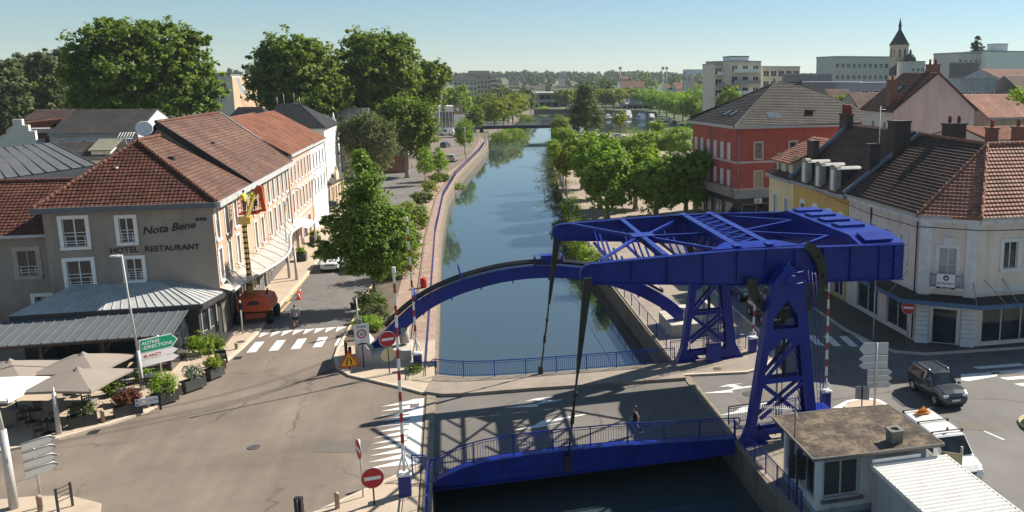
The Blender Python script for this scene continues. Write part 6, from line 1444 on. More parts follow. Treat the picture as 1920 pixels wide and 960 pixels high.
# -- grey poplars at the left edge
rg = random.Random(5)
for k, (x, top, Y) in enumerate(((-12, 118, 250), (18, 120, 240), (48, 112, 255), (76, 106, 245), (104, 100, 250), (128, 112, 262))):
    w_ = 22+rg.random()*6
    px_tree('grey_poplar', ['leftmost grey green poplar cut by the picture edge', 'second grey green poplar from the left edge', 'third grey green poplar from the left edge', 'grey green poplar above the purple brown roof, left one', 'tallest grey green poplar beside the biggest plane tree', 'grey green poplar partly behind the biggest plane tree'][k],
            [(x, top+22, w_*.8, 26), (x+4, top+55, w_*1.1, 36), (x-6, top+85, w_*1.15, 34), (x+8, top+8, w_*.45, 14), (x-9, top+14, w_*.4, 14)], Y, 3600, .85, LF_GR, x, 30+k, .4, 'grey green poplars at the left edge')
# -- foreground tree by the left street
ft = tree('street_tree', 'tall leafy young plane tree on the planting strip beside the left street', (-6.75, 74.5, .1),
     [(0, 0, 5.6, 2.3, 2.3, 2.6), (-.3, .2, 8.2, 2.0, 2.0, 2.0), (-.3, 0, 10.4, 1.4, 1.4, 1.8), (-.4, 0, 12.2, .75, .75, 1.1), (1.4, .3, 6.2, 1.7, 1.7, 1.8), (-1.7, -.4, 6.2, 1.6, 1.6, 1.5), (1.2, -.5, 4.3, 1.5, 1.5, 1.3), (-2.6, .2, 5.0, 1.5, 1.3, .8), (-3.4, .2, 4.6, 1.1, 1.0, .5), (2.5, .2, 5.2, 1.0, 1.0, 1.1), (-4.0, .3, 5.4, .8, .8, .4), (1.9, .4, 7.4, 1.1, 1.1, .9), (-1.0, -.4, 3.6, 1.5, 1.3, .8), (.2, .2, 2.9, .9, .9, .9), (-2.8, .3, 7.2, .9, .9, .7)],
     17000, .27, LF_ST, .17, 3.2, BARK, None, 21, clump=.3, shell=(.3, 1.05))
# -- saplings and shrubs of the left quay
def sap(label, x, yb, h, w_, seed, lm=LF_LT, n=1800, size=.28, name='sapling', r=.09):
    p = at(x, yb, .1); return tree(name, label, p, [(0, 0, h*.62, w_, w_, h*.3), (0, 0, h*.45, w_*1.1, w_*1.1, h*.18), (.1, 0, h*.82, w_*.55, w_*.55, h*.17), (w_*.5, 0, h*.55, w_*.6, w_*.6, h*.14), (-w_*.5, .1, h*.58, w_*.6, w_*.6, h*.14)], n, size, lm, r, h*.4, BARK, 'young trees along the left quay', seed)
sap('young tree with pointed crown beside the pink promenade, nearest of the row', 798, 346, 7.2, 1.5, 41)
sap('bright leafy young tree beside the yellow bush', 823, 338, 6.2, 1.7, 42, n=2200)
sap('slender tree between the banners and the parked vans', 872, 290, 9.2, 2.2, 43, n=2600, size=.35)
sap('dark slender tree left of the footbridge ramp', 893, 255, 10.5, 2.5, 44, LF_MD, 2600, .45)
sap('tall pale poplar beside the white striped banner', 868, 232, 17, 4, 45, LF_LT, 3000, .7)
def bush(label, loc, rx, h, lm, seed, n=900, size=.2, name='shrub', group=None, ry=None):
    return tree(name, label, loc, [(0, 0, h*.5, rx, ry or rx, h*.5), (rx*.5, 0, h*.45, rx*.6, rx*.6, h*.4), (-rx*.5, rx*.2, h*.5, rx*.6, rx*.6, h*.42)], n, size, lm, 0, 0, BARK, group, seed, 'shrub', shell=(.2, 1.05), clump=.35)
GB = 'shrubs on the planting strip'
bush('dark shrub at the foot of the foreground street tree', (-6.9, 72.2, .1), 1.25, 1.9, LF_DK, 51, 1500, .18, group=GB)
bush('bright green low shrub beside the blue pipe arch footing', (-6.6, 66.6, .1), 1.15, 1.2, LF_LT, 52, 1300, .16, group=GB)
bush('grey green shrub between the dark shrub and the bright one', (-6.2, 69.4, .1), 1.0, 1.5, LF_GR, 53, 1000, .16, group=GB)
bush('large shrub right behind the foreground street tree', (-5.6, 84.5, .1), 1.9, 4.0, LF_MD, 54, 2400, .24, group=GB)
bush('rounded shrub farther along the promenade edge', (-5.4, 93, .1), 1.9, 4.6, LF_MD, 55, 2200, .26, group=GB)
bush('spreading shrub beside the bend of the pink promenade', (-5.3, 112, .1), 2.2, 3.6, LF_MD, 56, 1800, .3, group=GB)
bush('small dark shrub near the nearest pointed young tree', (-4.6, 136, .1), 1.6, 1.7, LF_DK, 57, 800, .3, group=GB)
bush('yellow flowering bush beside the bright young tree', (-3.6, 147, .1), 1.3, 2.1, LF_YG, 58, 900, .25, group=GB)
bush('low green bush beyond the yellow flowering bush', (-2.2, 163, .1), 1.7, 1.6, LF_MD, 59, 800, .3, group=GB)
bush('small weed clump at the left boom barrier foot', (-2.9, 55.9, .12), .55, .55, LF_MD, 60, 420, .1)
bush('hanging weeds on the left quay wall beside the promenade bend', (1.3, 158, -1.2), 1.0, 1.6, LF_LT, 61, 600, .2)
# -- yellow green round trees on the far left bank
GY = 'round yellow green trees on the far left bank'
labs = ['nearest round yellow green tree behind the footbridge', 'second round yellow green tree behind the footbridge', 'third round yellow green tree along the far left bank', 'fourth round yellow green tree along the far left bank', 'fifth round yellow green tree along the far left bank', 'farthest round yellow green tree near the canal bend']
ry0 = tree('lime_tree', labs[0], far(928, 240, 335).xy.to_3d(), crown(6.0, 4.6, 6.4, 7, 3), 2600, .75, LF_YG, .3, 3.2, BARK, GY, 62)
for k, (x, Y) in enumerate(((945, 352), (954, 372), (962, 395), (970, 420), (976, 450))): p = far(x, 235, Y); p.z = 0; dup(ry0, p, k*1.3, 1.0+.04*(k % 3), labs[k+1])
# -- right bank: pollarded planes in two rows
GP = 'clipped plane trees on the right bank square'
def pollard(label, loc, w_, h0, h1, seed, n=6500):
    hh = (h1-h0)/2; w_ *= 1.18; n = int(n*1.15); E_ = [(0, 0, h0+hh, w_*.8, w_*.8, hh*.92)]; rg = random.Random(seed)
    for k in range(15):
        a = k*2.4; zz = h0+hh*2*(.14+.72*((k*.37+.1) % 1)**.8); E_.append((math.cos(a)*w_*.55, math.sin(a)*w_*.55, zz, w_*.48, w_*.48, hh*.36))
    return tree('clipped_plane_tree', label, loc, E_, n, .42, LF_LT, .34, h0+hh*.8, BARKP, GP, seed, clump=.22, shell=(.74, 1.04), bias=.9, flat=.95)
pollard('clipped plane tree nearest the quay fence, first of the left row', (20.0, 113, .05), 3.0, 1.4, 9.4, 71)
pollard('second clipped plane tree of the left row, along the quay walk', (20.6, 122.5, .05), 3.0, 2.2, 10.2, 72)
pollard('third clipped plane tree of the left row, along the quay walk', (21.4, 133, .05), 3.1, 2.4, 10.2, 73)
pollard('last clipped plane tree of the left row, along the quay walk', (21.6, 146, .05), 3.0, 2.6, 9.6, 74)
pollard('clipped plane tree behind the blue beam, nearest the red building', (31.2, 113.5, .05), 3.5, 1.6, 9.2, 75, 8000)
pollard('clipped plane tree behind the blue beam, left of the one at the red building', (26.6, 112, .05), 3.0, 1.2, 8.7, 76, 7500)
pollard('clipped plane tree in the middle of the square between the two rows', (25.6, 121, .05), 2.8, 1.6, 8.8, 77)
pollard('broad clipped plane tree beyond the rows, left of the sandy path', (37.8, 178, .05), 4.6, 1.6, 7.6, 78)
pollard('broad clipped plane tree beyond the rows, right of the sandy path', (49.5, 194, .05), 5.2, 1.4, 7.4, 79, 7000)
# -- yellow green trees hanging over the right quay
GQ = 'trees leaning over the right quay wall'
for k, (x, yb, h, w_, lm) in enumerate(((1062, 366, 8.6, 2.7, LF_YG), (1056, 340, 8.0, 2.6, LF_LT), (1056, 295, 8.6, 3.0, LF_LT), (1050, 268, 9.4, 3.2, LF_YG))):
    p = at(x, yb, .05); tree('quay_tree', ['nearest yellow green tree over the right quay wall', 'second tree over the right quay wall', 'third rounded tree over the right quay wall', 'farthest yellow green tree over the right quay wall'][k], p, crown(w_, h*.3, h*.62, 7, 80+k), 2800, .36, lm, .14, h*.42, BARK, GQ, 80+k)
bigp = far(1100, 252, 285); bigp.z = 0
tree('alder_tree', 'tall dark alder tree standing between canal and boat basin', bigp, [(0, 0, 11, 3.8, 3.8, 4.0), (-.6, 0, 6.5, 5.4, 5.4, 4.0), (.4, 0, 14.5, 2.4, 2.4, 2.6), (2.6, 0, 5.4, 3.4, 3.4, 3.2), (-3, 0, 4.6, 3.2, 3.2, 2.8), (.2, 0, 16, 1.2, 1.2, 1.4)], 5200, .7, LF_DK, .4, 4, BARK, None, 91)
p = far(1162, 262, 262); p.z = 0
tree('sapling', 'thin stemmed young tree standing before the boat basin water', p, [(0, 0, 6.4, 2.2, 2.2, 1.9), (.9, 0, 5.6, 1.3, 1.3, 1.2), (-.9, 0, 5.8, 1.3, 1.3, 1.2)], 900, .5, LF_YG, .13, 4.4, BARK, None, 92)
for k, (x, Y, h, w_, lab) in enumerate(((1232, 255, 6.5, 3.0, 'round tree at the right corner of the boat basin'), (1298, 262, 6.0, 3.2, 'round tree left of the red building roof'))):
    p = far(x, 250, Y); p.z = 0; tree('round_tree', lab, p, crown(w_, h*.34, h*.62, 6, 93+k), 1500, .5, LF_LT, .16, 2.6, BARK, None, 93+k)
# bank vegetation below the right quay walk
for k, (x, y, rx, h, lab) in enumerate(((13.5, 88, 1.0, 2.0, 'tall reeds at the right quay foot behind the near beam tip'), (13.4, 93.5, 1.2, 2.2, 'leafy bank scrub below the right quay fence'), (14.0, 101, 1.3, 2.6, 'bank scrub between the water and the quay walk'), (15.4, 112, 1.3, 2.5, 'bank scrub below the nearest clipped planes'), (13.6, 80.5, .8, 1.5, 'small scrub clump on the right quay wall'), (14.1, 107, 1.0, 2.0, 'overhanging scrub near the mooring'), (16.6, 124, 1.2, 2.2, 'farther bank scrub on the right quay'))):
    bush(lab, (x, y, -1.5 if y > 85 else -.5), rx, h+1.2, [LF_LT, LF_MD, LF_GR][k % 3], 100+k, 1500, .2, 'bank_scrub', 'scrub along the right canal bank', ry=rx*2.2)
bk0 = bpy.data.objects['bank_scrub.002']
for k in range(13):
    y = 131+k*10.5; x = float(np.interp(y, [102, 154, 200, 226, 264], [14.6, 18.3, 22.7, 25.5, 31]))
    dup(bk0, (x+.2, y, -1.5), k*.9, (.8+.15*(k % 3), 1.5, .5+.14*(k % 4)), 'scrub at the water edge of the right bank, below the leaning quay trees and beyond')
# reeds at the canal head
for k, (x, y, Y) in enumerate(((940, 262, 288), (960, 240, 320), (985, 228, 420), (1020, 203, 540), (968, 248, 300))):
    p = far(x, y, Y); p.z = -1.3; bush(['bank scrub below the footbridge on the left bank', 'bank scrub under the footbridge deck', 'reeds along the far left bank', 'reeds at the head of the canal', 'bright bank scrub left of the footbridge pier'][k], (p.x, p.y, -1.5), 3.2, 2.8, [LF_MD, LF_LT][k % 2], 110+k, 1500, .45, 'bank_scrub', 'scrub along the far left bank', ry=9)
# clipped lime hedges and trees round the basin
GC = 'clipped lime trees round the boat basin'
cl0 = tree('clipped_lime_tree', 'yellow topped clipped lime, leftmost by the canal head', far(1062, 200, 515).xy.to_3d(), [(0, 0, 7.6, 7, 7, 4), (3.2, 0, 8.2, 4.6, 4.6, 3.4), (-3.2, 0, 8, 4.6, 4.6, 3.4)], 2600, 1.0, LF_YG, .3, 5, BARK, GC, 120)
row1 = [(1082, 522), (1100, 520), (1118, 515), (1136, 512), (1150, 510), (1162, 545), (1178, 548), (1192, 550)]
for k, (x, Y) in enumerate(row1):
    p = far(x, 200, Y); p.z = 0; dup(cl0, p, k*.9, 1., ['second', 'third', 'fourth', 'fifth', 'sixth', 'seventh', 'eighth', 'last'][k] + ' clipped lime from the canal head in the yellow topped row')
cl1 = tree('clipped_lime_tree', 'green clipped lime at the far end of the basin avenue', far(1208, 200, 530).xy.to_3d(), [(0, 0, 7.6, 7.4, 7.4, 4.0), (3.5, 0, 8, 5, 5, 3.2), (-3.5, 1, 7.6, 5, 5, 3.2), (0, 3.5, 8, 5, 5, 3), (0, -3.5, 8, 5, 5, 3)], 3600, .8, LF_LT, .3, 4, BARK, GC, 121)
av = [(1222, 500), (1236, 440), (1250, 415), (1264, 390), (1280, 365), (1298, 345), (1318, 330), (1342, 318), (1290, 460), (1316, 440), (1348, 420)]
for k, (x, Y) in enumerate(av):
    p = far(x, 200, Y); p.z = 0; dup(cl1, p, k*1.1, 1., 'green clipped lime number-free placeholder')
av_l = ['green clipped lime second from the far end of the basin avenue', 'green clipped lime third from the far end of the basin avenue', 'green clipped lime mid avenue behind the harbour office', 'green clipped lime mid avenue right of the harbour office', 'green clipped lime behind the tall street lamps', 'green clipped lime right of the tall street lamps', 'green clipped lime near the left eave of the red building', 'green clipped lime nearest the red building', 'rear green clipped lime behind the avenue, left', 'rear green clipped lime behind the avenue, middle', 'rear green clipped lime behind the avenue, right']
for o, l in zip([o for o in COL.objects if o.get('label') == 'green clipped lime number-free placeholder'], av_l): o['label'] = l
for k, (x, top, Y, wpx, lm, lab) in enumerate(((1205, 132, 600, 34, LF_MD, 'tall round headed tree behind the brown roofed gable house'), (1135, 145, 610, 26, LF_DK, 'dark round tree behind the clipped limes'), (1310, 158, 330, 30, LF_LT, 'bright tree left of the beige flats'), (1368, 160, 225, 24, LF_LT, 'bright tree directly above the red building roof'), (1330, 185, 260, 30, LF_LT, 'bright tree touching the left roof slope of the red building'), (1580, 178, 140, 26, LF_LT, 'bright tree rising behind the right slope of the red building roof'), (1545, 186, 145, 16, LF_LT, 'small bright tree at the roof edge of the red building'), (985, 165, 520, 22, LF_DK, 'dark tree before the far left flats'), (940, 160, 500, 26, LF_DK, 'dark tree clump right of the brick gabled slab'), (918, 172, 430, 22, LF_MD, 'green tree above the yellow green limes'), (890, 175, 400, 24, LF_MD, 'green tree below the long slab flats'), (1020, 178, 600, 22, LF_MD, 'round tree left of the library'), (1075, 172, 620, 22, LF_MD, 'round tree right of the white hall'), (850, 165, 330, 22, LF_MD, 'green tree behind the grey banner'))):
    px_tree('round_tree', lab, [(x, top+wpx*.9, wpx, wpx*.85), (x-wpx*.5, top+wpx*1.2, wpx*.6, wpx*.55), (x+wpx*.5, top+wpx*1.1, wpx*.6, wpx*.6), (x, top+wpx*.5, wpx*.6, wpx*.5)], Y, 1500, max(.4, Y*.0021), lm, x, 130+k, .3, 'trees among the distant houses')
px_tree('sequoia_tree', 'dark conical sequoia above the big white building', [(1834, 75, 7, 10), (1833, 88, 12, 12), (1833, 100, 16, 14), (1834, 122, 18, 30), (1829, 84, 6, 8), (1840, 92, 9, 9)], 330, 3200, .8, LF_CN, 1834, 150, .6)
bush('green shrub at the right edge above the clay roofs', far(1915, 198, 95), 1.6, 2.6, LF_LT, 151, 700, .25)
# hills and the far wood
def hill_z(x, y):
    z = 0
    z += 14*math.exp(-((y-1900)/520)**2)*(1+.25*math.sin(x*.0021+1)+.15*math.sin(x*.006))
    z += 26*math.exp(-((x+560)/210)**2-((y-980)/190)**2) + 18*math.exp(-((x+250)/170)**2-((y-1300)/200)**2)
    z += 16*math.exp(-((x-430)/260)**2-((y-760)/140)**2) + 20*math.exp(-((x-1500)/600)**2-((y-2600)/500)**2)
    return z
mb = MB(); xs_, ys_ = np.linspace(-2600, 3400, 70), np.linspace(600, 3600, 46); V_ = [(x, y, hill_z(x, y)-.8) for y in ys_ for x in xs_]
mb.mesh(V_, [(j*70+i, j*70+i+1, (j+1)*70+i+1, (j+1)*70+i) for j in range(45) for i in range(69)], True); mb.struct('hills', MATS.get('countryside') or bpy.data.materials['countryside'])
r = np.random.default_rng(9); E_ = []
for k in range(5200):
    f = r.random()**.8; y = 640+f*1900; x = -.75*y + r.random()*2.0*y
    if abs(x-.075*y) < 42 and y < 720: continue
    if 700 > y and x > 60 and r.random() < .8: continue
    if math.sin(x*.011)+math.sin(y*.009+1)+math.sin((x+y)*.004) < -.35 and y < 1500: continue
    h = r.uniform(4.5, 8.5); E_.append((x, y, hill_z(x, y)+h*.8, h*.62, h*.62, h))
def far_wood(E_):
    E_ = np.array(E_); per = 46; N = len(E_)*per; rr = np.random.default_rng(4)
    d = rr.normal(size=(len(E_), per, 3)); d /= np.linalg.norm(d, axis=2)[..., None]; p = (E_[:, None, :3] + d*E_[:, None, 3:]*(.55+.5*rr.random((len(E_), per, 1)))).reshape(-1, 3)
    nrm = (d+np.array([0, 0, .3])+rr.normal(size=d.shape)*.5).reshape(-1, 3); nrm /= np.linalg.norm(nrm, axis=1)[:, None]
    a = np.cross(nrm, rr.normal(size=(N, 3))); a /= np.linalg.norm(a, axis=1)[:, None]; b = np.cross(nrm, a); s = (.9+1.3*rr.random((N, 1)))*np.clip(p[:, 1:2]/1100, .8, 1.7)
    V = np.stack([p-a*s, p-b*s, p+a*s, p+b*s], 1).reshape(-1, 3); me = bpy.data.meshes.new('far_wood')
    me.vertices.add(N*4); me.vertices.foreach_set('co', V.ravel().astype(np.float32)); me.loops.add(N*4); me.loops.foreach_set('vertex_index', np.arange(N*4, dtype=np.int32)); me.polygons.add(N); me.polygons.foreach_set('loop_start', np.arange(0, N*4, 4, dtype=np.int32)); me.update(calc_edges=True); me.validate()
    me.materials.append(leaf('leaf_far_wood', (.028, .05, .018), (.07, .10, .03))); o = bpy.data.objects.new('far_wood', me); COL.objects.link(o); o['kind'] = 'stuff'
far_wood(E_)
# ================================================================== objects
RUB = mat('rubber', (.018, .018, .018), .8, var=.2)
ALU = mat('aluminium', (.5, .5, .5), .4, metal=.6, var=.1)
CHROME = mat('chrome', (.6, .6, .62), .2, metal=.9, var=.05)
LAMPG = mat('lamp_glass', (.75, .75, .72), .1, var=.05, spec=.9)
REDP = mat('red_paint', (.45, .02, .022), .5, var=.08)
REDL = mat('red_lens', (.3, .01, .01), .2)
ORNG = mat('lift_orange', (.55, .085, .025), .45, var=.1, sc=2, fine=.08)
YELP = mat('boom_yellow', (.55, .40, .10), .5, var=.15, fine=.1)
def car_paint(n_, c): 
    m_ = mat(n_, c, .22, var=.05, sc=2, spec=.7); b = m_.node_tree.nodes['Principled BSDF']; b.inputs['Coat Weight'].default_value = .8; b.inputs['Coat Roughness'].default_value = .05; return m_
def vehicle(name, label, cat, loc, heading, paint, L_=4.3, W_=1.8, H_=1.66, kind='suv', group=None, rails=False, detail=True):
    """x forward; a lofted body, separate glazing, wheels with rims, lamps, grille, plate and mirrors"""
    o = thing(name, label, cat, (0, 0, 0), group)
    k = H_/1.69; hw = W_/2
    if kind == 'van':
        st = [(-.5, .35, 1.05, 1.1, .9, .86), (-.495, .28, 1.1, 1.9, .96, .86), (-.47, .25, 1.12, 2.0, 1.0, .87), (0, .25, 1.12, 2.03, 1.0, .87), (.16, .25, 1.12, 1.98, 1.0, .84), (.34, .25, 1.1, 1.2, .98, .86), (.44, .27, .95, 1.02, .95, .8), (.49, .3, .75, .82, .86, .72), (.5, .38, .6, .66, .8, .7)]; wi, wc = 4, 5; s0, s1 = -.1, .2; k = H_/2.03
    elif kind == 'hatch':
        st = [(-.5, .3, .85, .9, .8, .74), (-.485, .24, .92, 1.1, .92, .74), (-.43, .22, .95, 1.5, .97, .7), (-.34, .21, .97, 1.62, 1.0, .69), (0, .2, .97, 1.69, 1.0, .7), (.08, .2, .97, 1.62, 1.0, .68), (.26, .2, .95, 1.02, 1.0, .82), (.41, .22, .86, .92, .96, .78), (.48, .25, .7, .76, .88, .7), (.5, .32, .5, .56, .78, .66)]; wi, wc = 5, 6; s0, s1 = -.38, .17
    else:
        st = [(-.5, .34, .95, 1.0, .8, .74), (-.485, .28, 1.02, 1.15, .93, .75), (-.44, .26, 1.04, 1.56, .97, .73), (-.37, .25, 1.05, 1.66, 1.0, .71), (0, .24, 1.04, 1.69, 1.0, .72), (.09, .24, 1.03, 1.63, 1.0, .7), (.24, .24, 1.02, 1.1, 1.0, .84), (.40, .25, .96, 1.02, .97, .8), (.475, .28, .84, .9, .9, .74), (.5, .36, .62, .68, .8, .68)]; wi, wc = 5, 6; s0, s1 = -.40, .17
    def sec(s):
        x, z0, zb, zt, wb, wt = s; x *= L_
        hp = [(wb*.80, z0), (wb*.97, z0+.12), (wb, (z0+zb)*.5), (wb*.975, zb), (wt, max(zb+.02, zt-.07)), (wt-.09, zt)]
        return [Vector((x, y*hw, z*k)) for y, z in hp] + [Vector((x, 0, (zt+.025)*k))] + [Vector((x, -y*hw, z*k)) for y, z in reversed(hp)]
    mb = MB(); mb.loft([sec(s) for s in st], smooth=False); body = mb.build('body', paint, o, (0, 0, 0))
    md = body.modifiers.new('bevel', 'BEVEL'); md.width = .035; md.segments = 2; md.limit_method = 'ANGLE'; md.angle_limit = R(25)
    gl_ = glass('car_glass', (.015, .02, .024), .12, .35)
    S = lambda f: [np.interp(f, [s[0] for s in st], [s[i] for s in st]) for i in range(6)]
    nsp = 3 if kind == 'van' else 3
    for sg in (-1, 1):
        cuts = np.linspace(s0, s1, nsp if kind != 'van' else 2)
        for a, b in zip(cuts, cuts[1:]):
            P_ = []
            for f, t in ((a+.008, .1), (b-.008, .1), (b-.008-(.035 if b == s1 else 0), .86), (a+.008, .86)):
                _, z0, zb, zt, wb, wt = S(f); P_.append(Vector((f*L_, sg*(((wb*.975)*(1-t)+wt*t)*hw+.012), (zb*(1-t)+(zt-.07)*t)*k)))
            gm = MB(); gm.poly(P_ if sg < 0 else P_[::-1]); gm.build('side_window', gl_, o, (0, 0, 0))
    def cross(sa, sb, nm, fl=.08, fr_=.9):
        a, b = st[sa], st[sb]; P_ = []
        for t, sd_ in ((fl, 1), (fl, -1), (fr_, -1), (fr_, 1)):
            x = (b[0]*(1-t)+a[0]*t)*L_; z = (b[3]*(1-t)+a[3]*t)*k; w2 = (b[5]*(1-t)+a[5]*t)*hw*.9; P_.append(Vector((x, sd_*w2, z+.03)))
        if (P_[1]-P_[0]).cross(P_[2]-P_[0]).z < 0: P_ = P_[::-1]
        gm = MB(); gm.poly(P_); n_ = (P_[1]-P_[0]).cross(P_[2]-P_[0]).normalized(); gm.v = [tuple(Vector(p)+n_*.012) for p in gm.v]; gm.build(nm, gl_, o, (0, 0, 0))
    cross(wi, wc, 'windscreen')
    if kind != 'van': cross(2, 1, 'rear_window', .2, .92)
    r_ = .36 if kind != 'hatch' else .32
    for fx in (-.30, .305):
        for sg in (-1, 1):
            c = Vector((fx*L_, sg*(hw-.1), r_)); mb = MB(); mb.cyl(c-Vector((0, .11*sg, 0)), c+Vector((0, .115*sg, 0)), r_, n=18); wl = mb.build('wheel', RUB, o, (0, 0, 0))
            mb = MB(); mb.cyl(c+Vector((0, .113*sg, 0)), c+Vector((0, .125*sg, 0)), r_*.62, r_*.5, 12); mb.build('rim', ALU, wl, (0, 0, 0))
            mb = MB(); mb.cyl(c+Vector((0, -.2*sg, .03)), c+Vector((0, .092*sg, .03)), r_*1.18, n=18); mb.build('wheel_arch', RUB, o, (0, 0, 0))
    if detail:
        fz = st[-2]; xh = .478*L_
        for sg in (-1, 1):
            mb = MB(); mb.cbox((xh-.04, sg*hw*.66, .78*k), (.2, .36, .17), 0, .03); mb.build('headlight', LAMPG, o, (0, 0, 0))
            mb = MB(); mb.cbox((-.487*L_, sg*hw*.78, .92*k), (.12, .16, .3), 0, .02); mb.build('tail_light', REDL, o, (0, 0, 0))
            mb = MB(); mb.cbox((.17*L_, sg*(hw+.1), 1.02*k), (.13, .2, .14), 0, .03); mb.build('mirror', paint, o, (0, 0, 0))
        mb = MB(); mb.cbox((.488*L_, 0, .74*k), (.1, hw*.95, .12), 0, .02); mb.build('grille', RUB, o, (0, 0, 0))
        mb = MB(); mb.cbox((.487*L_, 0, .38*k), (.1, hw*1.5, .18), 0, .03); mb.build('bumper', RUB, o, (0, 0, 0))
        mb = MB(); mb.box((.501*L_, -.26, .5*k), (.506*L_+.015, .26, .5*k+.11)); mb.build('number_plate', WHITE, o, (0, 0, 0))
    if rails:
        for sg in (-1, 1):
            mb = MB(); mb.tube([(-.34*L_, sg*hw*.66, 1.64*k), (-.31*L_, sg*hw*.66, 1.75*k), (.02*L_, sg*hw*.66, 1.77*k), (.05*L_, sg*hw*.66, 1.66*k)], .03, 6); mb.build('roof_rail', CHROME, o, (0, 0, 0))
    o.location = loc; o.rotation_euler = (0, 0, heading); ORG[o.name] = Vector(loc)
    return o
P_BLK, P_DGR, P_WHT, P_RED, P_SIL, P_NVY = car_paint('paint_black', (.012, .013, .016)), car_paint('paint_dark_grey', (.03, .035, .042)), car_paint('paint_white', (.68, .68, .67)), car_paint('paint_dark_red', (.09, .012, .014)), car_paint('paint_silver', (.32, .32, .32)), car_paint('paint_navy', (.02, .035, .07))
a, b = at(1711, 730), at(1756, 762); hd = math.atan2(b.y-a.y, b.x-a.x)
mid = (a+b)/2; side = Vector((-math.sin(hd), math.cos(hd), 0))
vehicle('parked_car', 'dark grey compact SUV with silver roof rails crossing the sunlit junction', 'car', mid+side*.82, hd, P_DGR, 4.3, 1.85, 1.72, rails=True)
vn = vehicle('parked_van', 'white works van with orange beacon board and roof bars beside the control cabin', 'van', (22.6, 34.9, 0), R(-91), P_WHT, 5.2, 1.95, 2.0, 'van')
Mv = Matrix.Translation((22.6, 34.9, 0)) @ Matrix.Rotation(R(-91), 4, 'Z')
for x in (-2.2, -.7, .6):
    mb = MB(); mb.beam((x, -.85, 2.08), (x, .85, 2.08), .05, .04); mb.box((x-.04, -.86, 1.95), (x+.04, -.78, 2.08)); mb.box((x-.04, .78, 1.95), (x+.04, .86, 2.08)); mb.build('roof_bar', BLACK, vn, (0, 0, 0))
bd = MB(); bd.plate([(-1.75, -.35, 2.1), (-1.75, .35, 2.1), (-1.62, 0, 2.5)], .04, (1, 0, -.3)); bd.box((-1.9, -.38, 2.05), (-1.6, .38, 2.12)); bd.build('beacon_board', mat('beacon_orange', (.75, .26, .03), .5), vn, (0, 0, 0))
bd = MB(); bd.cyl((.62, 0, 2.1), (.62, 0, 2.24), .07, .05, 10); bd.build('beacon', REDL, vn, (0, 0, 0))
bd = MB(); bd.plate([(2.53, -.85, .48), (2.53, .85, .48), (2.53, .85, .68), (2.53, -.85, .68)], .03, (1, 0, 0)); bd.build('striped_bumper', REDP, vn, (0, 0, 0))
GCR = 'dark cars in the shaded right hand street'
vehicle('parked_car', 'black SUV at the front of the shaded queue beside the far boom', 'car', (23.6, 61.8, 0), R(-88), P_BLK, 4.4, 1.85, 1.62, group=GCR)
vehicle('parked_car', 'black SUV second in the shaded queue, seen between tower and boom', 'car', (24.2, 69.0, 0), R(-88), P_BLK, 4.6, 1.88, 1.7, group=GCR)
vehicle('parked_car', 'dark navy car third in the shaded queue behind the far tower', 'car', (24.4, 75.6, 0), R(-89), P_NVY, 4.3, 1.8, 1.5, 'hatch', GCR)
vehicle('parked_car', 'dark hatchback in the far lane half hidden by the toothed rack', 'car', (26.9, 66.8, 0), R(90), P_DGR, 4.1, 1.76, 1.48, 'hatch', GCR)
vehicle('parked_car', 'white SUV with black grille parked facing the viewer under the street tree', 'car', (-12.0, 91.2, 0), R(-92), P_WHT, 4.5, 1.84, 1.62)
vehicle('parked_car', 'dark red car half hidden by the street tree leaves', 'car', (-9.4, 89.6, 0), R(-90), P_RED, 4.2, 1.78, 1.5, 'hatch')
vehicle('parked_car', 'white delivery van behind the white SUV on the left street', 'van', (-11.6, 97.5, 0), R(-91), P_WHT, 4.9, 1.95, 1.95, 'van')
vehicle('parked_car', 'dark car parked at the foot of the orange brick house', 'car', (-16.9, 131.2, 0), R(-80), P_BLK, 4.2, 1.78, 1.5, 'hatch')
GLOT = 'cars parked along the far left street'
vehicle('parked_car', 'black car in front of the tan wall, left one', 'car', (-24.0, 166.2, 0), R(12), P_BLK, 4.4, 1.8, 1.5, 'hatch', GLOT)
vehicle('parked_car', 'black car in front of the tan wall, right one', 'car', (-19.2, 166.0, 0), R(14), P_BLK, 4.4, 1.8, 1.5, 'hatch', GLOT)
vehicle('parked_car', 'silver people carrier seen from behind beside the promenade railing', 'car', (.3, 203, 0), R(82), P_SIL, 4.6, 1.85, 1.75, 'suv', GLOT)
vehicle('parked_car', 'dark car left of the silver people carrier', 'car', (-2.4, 204, 0), R(82), P_DGR, 4.3, 1.8, 1.55, 'hatch', GLOT)
vehicle('parked_car', 'dark hatchback on the open far left street', 'car', (-1.3, 246, 0), R(70), P_NVY, 4.2, 1.8, 1.55, 'hatch', GLOT)
vehicle('parked_car', 'white van by the showroom forecourt', 'van', (-1.0, 296, 0), R(160), P_WHT, 5.2, 2.0, 2.2, 'van', GLOT)
vehicle('parked_car', 'white car parked behind the clipped planes at the basin edge', 'car', far(1160, 252, 268).xy.to_3d(), R(5), P_WHT, 4.3, 1.8, 1.5, 'hatch')
vehicle('parked_car', 'pale car on the sandy path between the broad clipped planes', 'car', (50.0, 216, .03), R(20), P_SIL, 4.3, 1.8, 1.5, 'hatch')
